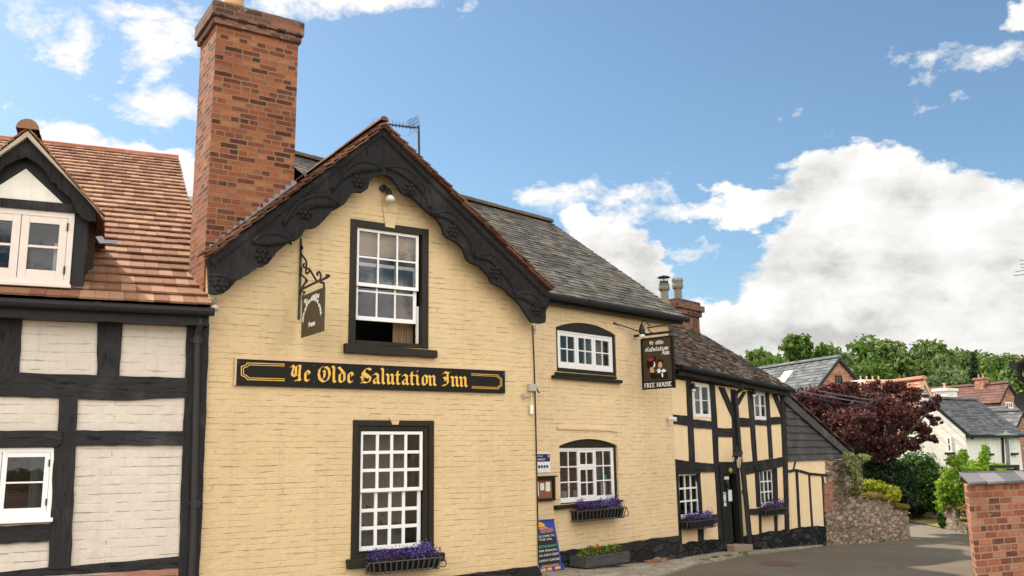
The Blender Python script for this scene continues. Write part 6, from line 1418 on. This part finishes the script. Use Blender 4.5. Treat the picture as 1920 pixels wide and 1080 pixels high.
mb = MB(); mb.tube([F3.at(1880, 815, .2), F3.at(1880, 822, .06), F3.at(1883, 890, .06)], .045, 6); mb.build('drainpipe', M['blackpaint'], h3)
c = at_depth(1773, 745, 44); far_stack(h3, c, .85, .7, z3 - 1.5, at_depth(1773, 734, 44).z, 'whitewall', 1, 'pot', F3.u, .45)
# brown roofed brick house on the right
D4 = 62; a4 = at_depth(1889, 720, D4); gu4 = V((.9, .43, 0)).normalized(); P4 = Plane(a4, gu4); r4 = P4.at(1906, 750); hw4 = (r4 - P4.o).dot(P4.u) * 1.25
h4, F4 = gable_house('brick_cottage', 'red brick cottage with brown tiled roof and white arched window, below the wood at right', V((a4.x, a4.y, 0)) - gu4 * hw4, gu4, 2 * hw4, 9.5, a4.z - hw4 * 1.15, a4.z, 'housebrick', 'farbrown', -4)
a = F4.uv(1884, 754); b = F4.uv(1899, 766); far_window(F4, h4, a[0], b[0], b[1], a[1], 0, 3, 1)
c = F4.perp(hw4).at(1841, 724); c_ = F4.perp(hw4).at(1841, 712); sck = far_stack(h4, c, .7, .6, c.z - 1.5, c_.z, 'housebrick', 2, 'pot', -F4.n, .4)
# low grey roofed sheds between
D5 = 52
for (x, y, wpx, lab) in ((1884, 768, 2.6, 'low grey roofed building behind the long white cottage'), (1915, 772, 1.7, 'small grey roofed brick building at the right edge, beyond the white cottage')):
    a5 = at_depth(x, y, D5 - (x - 1884) * .1); gu = V((.8, .6, 0)); hw = wpx; hh, F5 = gable_house('outbuilding', lab, V((a5.x, a5.y, 0)) - gu * hw, gu, 2 * hw, 6, a5.z - hw * .8, a5.z, 'housebrick', 'greyslate', -4, .3, .4, .15)
# street lamp and bin by the cottage
b = at_depth(1887, 890, 30); t_ = at_depth(1887, 816, 30); lamp = thing('street_lamp', 'green grey street lamp with a flat hood in front of the long white cottage', 'street lamp', (b.x, b.y, gz(b.x, b.y))); mb = MB(); mb.tube([V((b.x, b.y, gz(b.x, b.y))), t_], .06, 8); mb.build('post', M['lampgrey'], lamp)
mb = MB(); mb.lathe(t_ - Z * .05, [(.05, 0), (.32, .03), (.34, .06), (.06, .13), (.02, .2)], 12); mb.build('lamp_head', M['lampgrey'], lamp)
b = at_depth(1897, 888, 24); gt = thing('gate', 'black metal gate frame standing behind the brick garden wall', 'gate', (b.x, b.y, gz(b.x, b.y))); GF = Plane(at_depth(1858, 890, 24), (1, .05, 0)); u1 = GF.uv(1910, 880)[0]; vt = GF.uv(1870, 872)[1]; vb = gz(b.x, b.y)
mb = MB(); mb.box(GF, 0, .09, vb, vt, -.05, .05); mb.box(GF, u1 - .09, u1, vb, vt, -.05, .05); mb.box(GF, .09, u1 - .09, vt - .08, vt, -.04, .04); mb.build('frame', M['iron'], gt); mb = MB(); up0 = GF.uv(1893, 880)[0]; mb.prism(GF, [(up0, vb), (u1 - .12, vb), (u1 - .12, vt - .1), (up0 - .05, vt - .1)], -.03, .02); mb.build('panel', M['blackrender'], gt)
# arrow sign on the far wall
a = FW.uv(1802, 965); b = FW.uv(1821, 978); sg = thing('arrow_sign', 'black sign with a yellow arrow pointing left, fixed to the small mossy wall', 'sign', FW.P(a[0], b[1], .03)); mb = MB(); mb.box(FW, a[0], a[0] + 1.0, b[1], a[1], .02, .05); mb.build('board', M['signblack'], sg)
hh = a[1] - b[1]; mb = MB(); mb.prism(FW, [(a[0] + .03, b[1] + hh / 2), (a[0] + hh * .62, b[1] + hh * .12), (a[0] + hh * .62, b[1] + hh * .88)], .05, .056); mb.build('arrow', M['gold'], sg)
mb = MB()
for f in (.36, .62): mb.box(FW, a[0] + hh * .8, a[0] + .95, b[1] + hh * f, b[1] + hh * (f + .09), .05, .054)
mb.build('worn_lettering', M['dullgold'], sg)
# =================================================================== VEGETATION
gtree('oak_tree', 1462, 630, 170, 66, 'oakleaf', 'spreading oak tree with sky showing through, beyond the timbered house roof', 11, nb=20, nl=9000, leaf=.26, br=.30, trunk_r=.45, rz=3.6, grp='trees on the wooded hill')
gtree('oak_tree', 1530, 628, 60, 68, 'oakleaf', 'slim oak joined to the right side of the big spreading oak', 12, nb=11, nl=4500, leaf=.26, br=.36, trunk_r=.3, rz=3.0, grp='trees on the wooded hill')
spec = [(1580, 655, 130, 84, 'ashleaf', 'rounded green tree just behind the ridge of the grey roofed brick house'), (1640, 634, 150, 92, 'oakleaf', 'tall domed tree, highest of the wood behind the white house'), (1705, 640, 150, 88, 'ashleaf', 'broad tree in the middle of the wood above the red roof'),
        (1770, 650, 150, 92, 'oakleaf', 'domed tree of the wood above the square white chimney'), (1835, 658, 130, 90, 'ashleaf', 'tree of the wood above the brown roofed cottage'), (1880, 668, 110, 84, 'oakleaf', 'light green tree at the right end of the wood'), (1925, 690, 90, 78, 'ashleaf', 'tree of the wood at the right edge of the photo'),
        (1610, 668, 110, 78, 'oakleaf', 'lower dark green tree behind the brick gable'), (1680, 680, 130, 76, 'oakleaf', 'lower tree in front of the wood above the red roof'), (1560, 668, 90, 90, 'ashleaf', 'far tree seen between the oak and the brick gable'), (1900, 720, 80, 74, 'oakleaf', 'bushy tree behind the satellite dish'), (1850, 700, 70, 80, 'oakleaf', 'small tree between the dark conifer and the right end of the wood'), (1800, 690, 90, 82, 'ashleaf', 'lower tree left of the dark conifer')]
for i, (px, yt, w_, dep, m_, lab) in enumerate(spec):
    gtree('hill_tree', px, yt, w_ * 1.15, dep, m_, lab, 30 + i, nb=20, nl=9500, leaf=.30, br=.38, trunk_r=.35, grp='trees on the wooded hill')
gtree('willow_tree', 1760, 683, 100, 70, 'paleleaf', 'pale grey green tree in front of the wood, left of the square white chimney', 60, nb=16, nl=6000, leaf=.24, br=.36, trunk_r=.25, grp='trees on the wooded hill')
gtree('conifer', 1824, 664, 60, 76, 'darkleaf', 'dark pointed conifer in the wood above the brown roofed cottage', 61, nl=6000, leaf=.26, conif=True, trunk_r=.25)
gtree('golden_shrub', 1912, 736, 50, 66, 'yellowleaf', 'golden shrub behind the brick cottage gable at right', 62, nb=8, nl=1500, leaf=.2, rz=1.2, cat='shrub')
# copper tree
cb = at_depth(1632, 785, 33.5); cbz = gz(cb.x, cb.y); ctb = V((cb.x, cb.y, cbz)); ct_ = thing('copper_tree', 'dark copper leaved tree behind the weatherboarded lean-to', 'tree', ctb)
rg = random.Random(5); bl = []
for (x, y, rx_, ry_) in ((1520, 752, 34, 26), (1560, 745, 40, 28), (1610, 752, 44, 32), (1660, 748, 40, 30), (1700, 752, 30, 20), (1732, 772, 20, 16), (1590, 795, 50, 34), (1650, 800, 48, 36), (1698, 800, 36, 28), (1560, 785, 34, 28), (1600, 830, 36, 28), (1650, 838, 40, 24), (1742, 802, 16, 15), (1690, 828, 26, 16), (1540, 765, 36, 28), (1625, 775, 56, 40), (1680, 770, 50, 34), (1500, 742, 20, 14), (1752, 762, 16, 18), (1730, 822, 16, 12), (1578, 728, 22, 12), (1690, 726, 14, 12), (1640, 728, 20, 14), (1600, 722, 12, 8), (1555, 728, 14, 10), (1665, 722, 10, 10), (1720, 738, 16, 10), (1756, 788, 12, 10), (1715, 836, 14, 10), (1748, 822, 12, 9), (1668, 850, 16, 8), (1632, 852, 14, 8), (1535, 735, 14, 8)):
    dd_ = 33.5 + rg.uniform(-2.2, 2.2); p = at_depth(x, y, dd_); k = dd_ / FPX; bl.append((tuple(p), (rx_ * k, rx_ * k * 1.1, ry_ * k)))
sub_ = []
for b in bl:
    for k in range(7):
        d_ = V((rg.uniform(-1, 1), rg.uniform(-1, 1), rg.uniform(-1, 1))); d_ = d_.normalized() * rg.uniform(.3, 1.0); f = rg.uniform(.3, .55)
        sub_.append(((b[0][0] + d_.x * b[1][0], b[0][1] + d_.y * b[1][1], b[0][2] + d_.z * b[1][2]), (b[1][0] * f, b[1][1] * f, b[1][2] * f * .8)))
arr = []; leaf_cloud(arr, sub_, 62000, .06, .6, seed=70); leaf_cloud(arr, [b for b in bl if b[0][0] < at_depth(1685, 780, 33.5).x], 16000, .06, .5, seed=71); leaf_obj('crown', arr, 'copperleaf', ct_, ctb)
mb = MB(); mb.tube([ctb - Z * .3, ctb + Z * 2.2, V(bl[15][0])], [.3, .24, .12], 8)
for b in bl[::2]: mb.tube([ctb + Z * rg.uniform(1.5, 2.6), (ctb + Z * 2.5 + V(b[0])) / 2, V(b[0])], [.1, .07, .02], 6)
mb.build('trunk', M['bark'], ct_)
# hedges and shrubs
def shrub(name, label, blobs, dep, mat, n, leaf, seed, cat='shrub', shell=.35, spread=.9, stems=True):
    bl = []; rg = random.Random(seed)
    for (x, y, rx_, ry_) in blobs:
        d_ = dep + rg.uniform(-.5, .5); p = at_depth(x, y, d_); k = d_ / FPX; bl.append((tuple(p), (rx_ * k, rx_ * k * spread, ry_ * k)))
    c = at_depth(blobs[0][0], blobs[0][1], dep); base = V((c.x, c.y, gz(c.x, c.y))); t = thing(name, label, cat, base); arr = []; leaf_cloud(arr, bl, n, leaf, shell, seed=seed); leaf_obj('foliage', arr, mat, t, base)
    if not stems: return t
    mb = MB()
    for b in bl[::2]: mb.tube([base + (V(b[0]) - base) * .0 + V((rg.uniform(-.2, .2), rg.uniform(-.2, .2), -.1)), V(b[0])], [.06, .02], 6)
    mb.build('stems', M['bark'], t); return t
shrub('laurel_bush', 'big dark green laurel bush below the white houses, in the middle of the lane end', [(1715, 905, 50, 52), (1690, 900, 42, 48), (1740, 885, 44, 34), (1700, 935, 50, 30), (1755, 915, 40, 45), (1660, 905, 34, 44), (1745, 935, 40, 26), (1725, 872, 34, 20), (1780, 880, 24, 24), (1635, 900, 26, 40), (1700, 932, 60, 24), (1742, 932, 45, 22), (1650, 930, 40, 26)], 38.5, 'laurel', 20000, .085, 80)
shrub('hedge', 'dark clipped hedge behind the golden bush and the rubble wall', [(1640, 898, 26, 30), (1615, 892, 24, 30), (1665, 904, 32, 36), (1650, 925, 34, 34), (1690, 915, 30, 40), (1600, 885, 20, 28)], 32.6, 'darkleaf', 14000, .075, 81, 'hedge')
shrub('green_bush', 'bright green rounded bush above the small mossy wall', [(1795, 915, 36, 36), (1825, 900, 40, 38), (1790, 930, 30, 22), (1850, 895, 40, 24), (1830, 935, 36, 26), (1810, 880, 26, 16), (1785, 946, 30, 18), (1776, 925, 20, 28), (1800, 955, 30, 14)], 35.5, 'brightleaf', 17000, .075, 82, stems=False)
shrub('sapling', 'light green young shoots in front of the white cottage wall', [(1845, 862, 10, 16), (1848, 845, 6, 12), (1790, 865, 14, 10), (1806, 855, 9, 14), (1870, 882, 26, 12), (1890, 886, 20, 10)], 33, 'brightleaf', 2500, .07, 83)
shrub('golden_bush', 'yellow green bush growing over the mossy rubble wall', [(1640, 915, 26, 12), (1660, 922, 24, 14), (1675, 930, 12, 14), (1625, 912, 20, 14)], 31.5, 'yellowleaf', 3800, .06, 84, stems=False)
shrub('variegated_ivy', 'cream and green variegated ivy climbing the end of the lean-to', [(1597, 870, 16, 16), (1602, 885, 12, 18), (1608, 903, 12, 18), (1606, 862, 18, 8), (1618, 858, 14, 6), (1590, 858, 12, 10), (1604, 925, 12, 10)], 27.6, 'varieg', 3200, .05, 85, 'climbing plant', stems=False)
shrub('small_shrub', 'small dark shrub at the foot of the small mossy wall', [(1765, 974, 7, 12), (1767, 982, 6, 6)], 34, 'laurel', 500, .06, 86, stems=False)
# =================================================================== CABLES
for i, (a, b, sag, lab) in enumerate((((1470, 735, 25.5), (1775, 775, 45), .18, 'lowest black cable crossing in front of the copper tree'), ((1500, 734, 25.5), (1790, 763, 45), .2, 'middle grey cable crossing in front of the copper tree'), ((1535, 733, 26), (1800, 756, 45), .2, 'upper grey cable crossing in front of the copper tree'))):
    p, q = at_depth(*a), at_depth(*b); mb = MB(); mb.tube([p + (q - p) * (k / 16) - Z * sag * 4 * (k / 16) * (1 - k / 16) for k in range(17)], .017, 5); mb.build('overhead_cable', M['iron'] if i == 0 else M['metal'], None, lab, 'cable', 'overhead cables')
c = at_depth(1388, 674, 26.5); mb = MB(); mb.lathe(c - Z * .35, [(.1, -.6), (.1, .1), (.06, .2), (.1, .3), (.09, .42), (.03, .5)], 8); mb.build('roof_finial', M['buffpot'], None, 'small weathered chimney pot peeping over the mossy roof', 'chimney pot')
# =================================================================== SKY AND LIGHT
SUN_EL, SUN_AZ = R(46), V((-.84, .54, 0)).normalized()
sd = V((SUN_AZ.x * math.cos(SUN_EL), SUN_AZ.y * math.cos(SUN_EL), math.sin(SUN_EL)))
sun = bpy.data.lights.new('sun', 'SUN'); sun.energy = 3.3; sun.angle = R(1.5); sun.color = (1, .94, .84); so = bpy.data.objects.new('sun', sun); col.objects.link(so); so.rotation_euler = (-sd).to_track_quat('-Z', 'Y').to_euler(); so.location = (0, 0, 40)
w = bpy.data.worlds.new('World'); scene.world = w; w.use_nodes = True; nt = w.node_tree; bg = nt.nodes['Background']; ND = nt.nodes
def wn_(t, **k):
    x = ND.new('ShaderNode' + t)
    for a, b in k.items(): setattr(x, a, b)
    return x
def wl_(a, b): nt.links.new(a, b)
def wm(op, a, b=None, c=None, clamp=False):
    x = wn_('Math', operation=op, use_clamp=clamp)
    for i, q in enumerate((a, b, c)):
        if q is None: continue
        if isinstance(q, bpy.types.NodeSocket): wl_(q, x.inputs[i])
        else: x.inputs[i].default_value = q
    return x.outputs[0]
def wv(op, a, b):
    x = wn_('VectorMath', operation=op)
    for i, q in enumerate((a, b)):
        if isinstance(q, bpy.types.NodeSocket): wl_(q, x.inputs[i])
        else: x.inputs[i].default_value = q
    return x
sky = wn_('TexSky', sky_type='NISHITA'); sky.sun_disc = False; sky.sun_elevation = SUN_EL; sky.sun_rotation = math.atan2(sd.x, sd.y); sky.air_density = 1.0; sky.dust_density = SKYD; sky.ozone_density = 1.0
tc = wn_('TexCoord'); dirv = tc.outputs['Generated']
def wnoise(vec, scale, det, rough, dist=0):
    x = wn_('TexNoise'); wl_(vec, x.inputs['Vector']); x.inputs['Scale'].default_value = scale; x.inputs['Detail'].default_value = det; x.inputs['Roughness'].default_value = rough; x.inputs['Distortion'].default_value = dist; return x.outputs[0]
sq_ = wv('MULTIPLY', dirv, (1, 1, 1.7)).outputs[0]
n0 = wnoise(sq_, 9.0, 13, .66, .15)
off = wv('ADD', sq_, tuple(V((-.030, .004, .030)))).outputs[0]; n1 = wnoise(off, 9.0, 13, .66, .15)
nb0 = wnoise(sq_, 5.0, 6, .55); off2 = wv('ADD', sq_, (-.03, .0, .045)).outputs[0]; nb1 = wnoise(off2, 5.0, 6, .55)
clouds = None
wrp = wn_('TexNoise'); wl_(sq_, wrp.inputs['Vector']); wrp.inputs['Scale'].default_value = 12; wrp.inputs['Detail'].default_value = 8; wrp.inputs['Roughness'].default_value = .6
w1 = wv('SUBTRACT', wrp.outputs['Color'], (.5, .5, .5)).outputs[0]; w2 = wn_('VectorMath', operation='SCALE'); wl_(w1, w2.inputs[0]); w2.inputs['Scale'].default_value = .085
wdir = wv('ADD', dirv, w2.outputs[0]).outputs[0]
def cblob(px, py, rx_, ry_, amp):
    global clouds
    c = ray(px, py).normalized(); rt = V((c.y, -c.x, 0)).normalized(); u_ = rt.cross(c).normalized(); k = 1 / FPX
    d = wv('SUBTRACT', wdir, tuple(c)).outputs[0]; a = wm('DIVIDE', wv('DOT_PRODUCT', d, tuple(rt)).outputs['Value'], rx_ * k); b = wm('DIVIDE', wv('DOT_PRODUCT', d, tuple(u_)).outputs['Value'], ry_ * k)
    m = wm('MULTIPLY', wm('SUBTRACT', 1.0, wm('ADD', wm('MULTIPLY', a, a), wm('MULTIPLY', b, b))), amp); m = wm('MAXIMUM', m, -.95)
    clouds = m if clouds is None else wm('MAXIMUM', clouds, m)
for q in CLOUDS: cblob(*q)
# broken cloud added out of view, behind the camera and overhead, to fill the shaded facades
sep = wn_('SeparateXYZ'); wl_(dirv, sep.inputs[0]); dy, dz = sep.outputs[1], sep.outputs[2]
rest = wm('MULTIPLY', wm('SUBTRACT', .35, dy), 1.6, clamp=True)
clouds = wm('MAXIMUM', clouds, wm('SUBTRACT', wm('MULTIPLY', rest, wm('ADD', wm('MULTIPLY', nb0, 2.6), -.75)), wm('SUBTRACT', 1.1, rest)))
dens = wm('ADD', clouds, wm('MULTIPLY', wm('SUBTRACT', n0, .5), 4.4)); fac = wm('MULTIPLY', wm('SUBTRACT', dens, .02), 1.9, clamp=True); fac = wm('SMOOTH_MIN', fac, 1.0, .25)
shade = wm('ADD', wm('ADD', wm('MULTIPLY', wm('SUBTRACT', n0, n1), 1.2), wm('MULTIPLY', wm('SUBTRACT', nb0, nb1), 3.0)), wm('ADD', .72, wm('MULTIPLY', wm('SUBTRACT', dz, .22), 2.6)), clamp=True)
thin = wm('SUBTRACT', 1.0, wm('MULTIPLY', wm('SUBTRACT', dens, .05), 1.2, clamp=True)); shade = wm('ADD', shade, wm('MULTIPLY', thin, .3), clamp=True)
cr = wn_('ValToRGB'); wl_(shade, cr.inputs[0]); e = cr.color_ramp.elements; e[0].position = .12; e[0].color = (*CGREY, 1); e[1].position = .85; e[1].color = (*CWHITE, 1); m_ = cr.color_ramp.elements.new(.5); m_.color = (*CMID, 1)
sc_ = wn_('Mix', data_type='RGBA'); wl_(fac, sc_.inputs[0])
mul = wn_('Mix', data_type='RGBA', blend_type='MULTIPLY'); mul.inputs[0].default_value = 1; wl_(sky.outputs[0], mul.inputs[6]); mul.inputs[7].default_value = (*SKYTINT, 1)
wl_(mul.outputs[2], sc_.inputs[6]); glow = wn_('VectorMath', operation='SCALE'); wl_(cr.outputs[0], glow.inputs[0]); wl_(wm('ADD', 1.0, wm('MULTIPLY', rest, BACK_FILL)), glow.inputs['Scale']); wl_(glow.outputs[0], sc_.inputs[7]); wl_(sc_.outputs[2], bg.inputs[0]); bg.inputs[1].default_value = .1  # unseen clouds brightened as fill for the shaded fronts
scene.view_settings.view_transform = 'Standard'; scene.view_settings.look = 'None'; scene.view_settings.gamma = 1; scene.view_settings.exposure = EXPO
scene.render.engine = 'CYCLES'; scene.cycles.max_bounces = 8; scene.cycles.transparent_max_bounces = 12; scene.cycles.caustics_reflective = False; scene.cycles.caustics_refractive = False
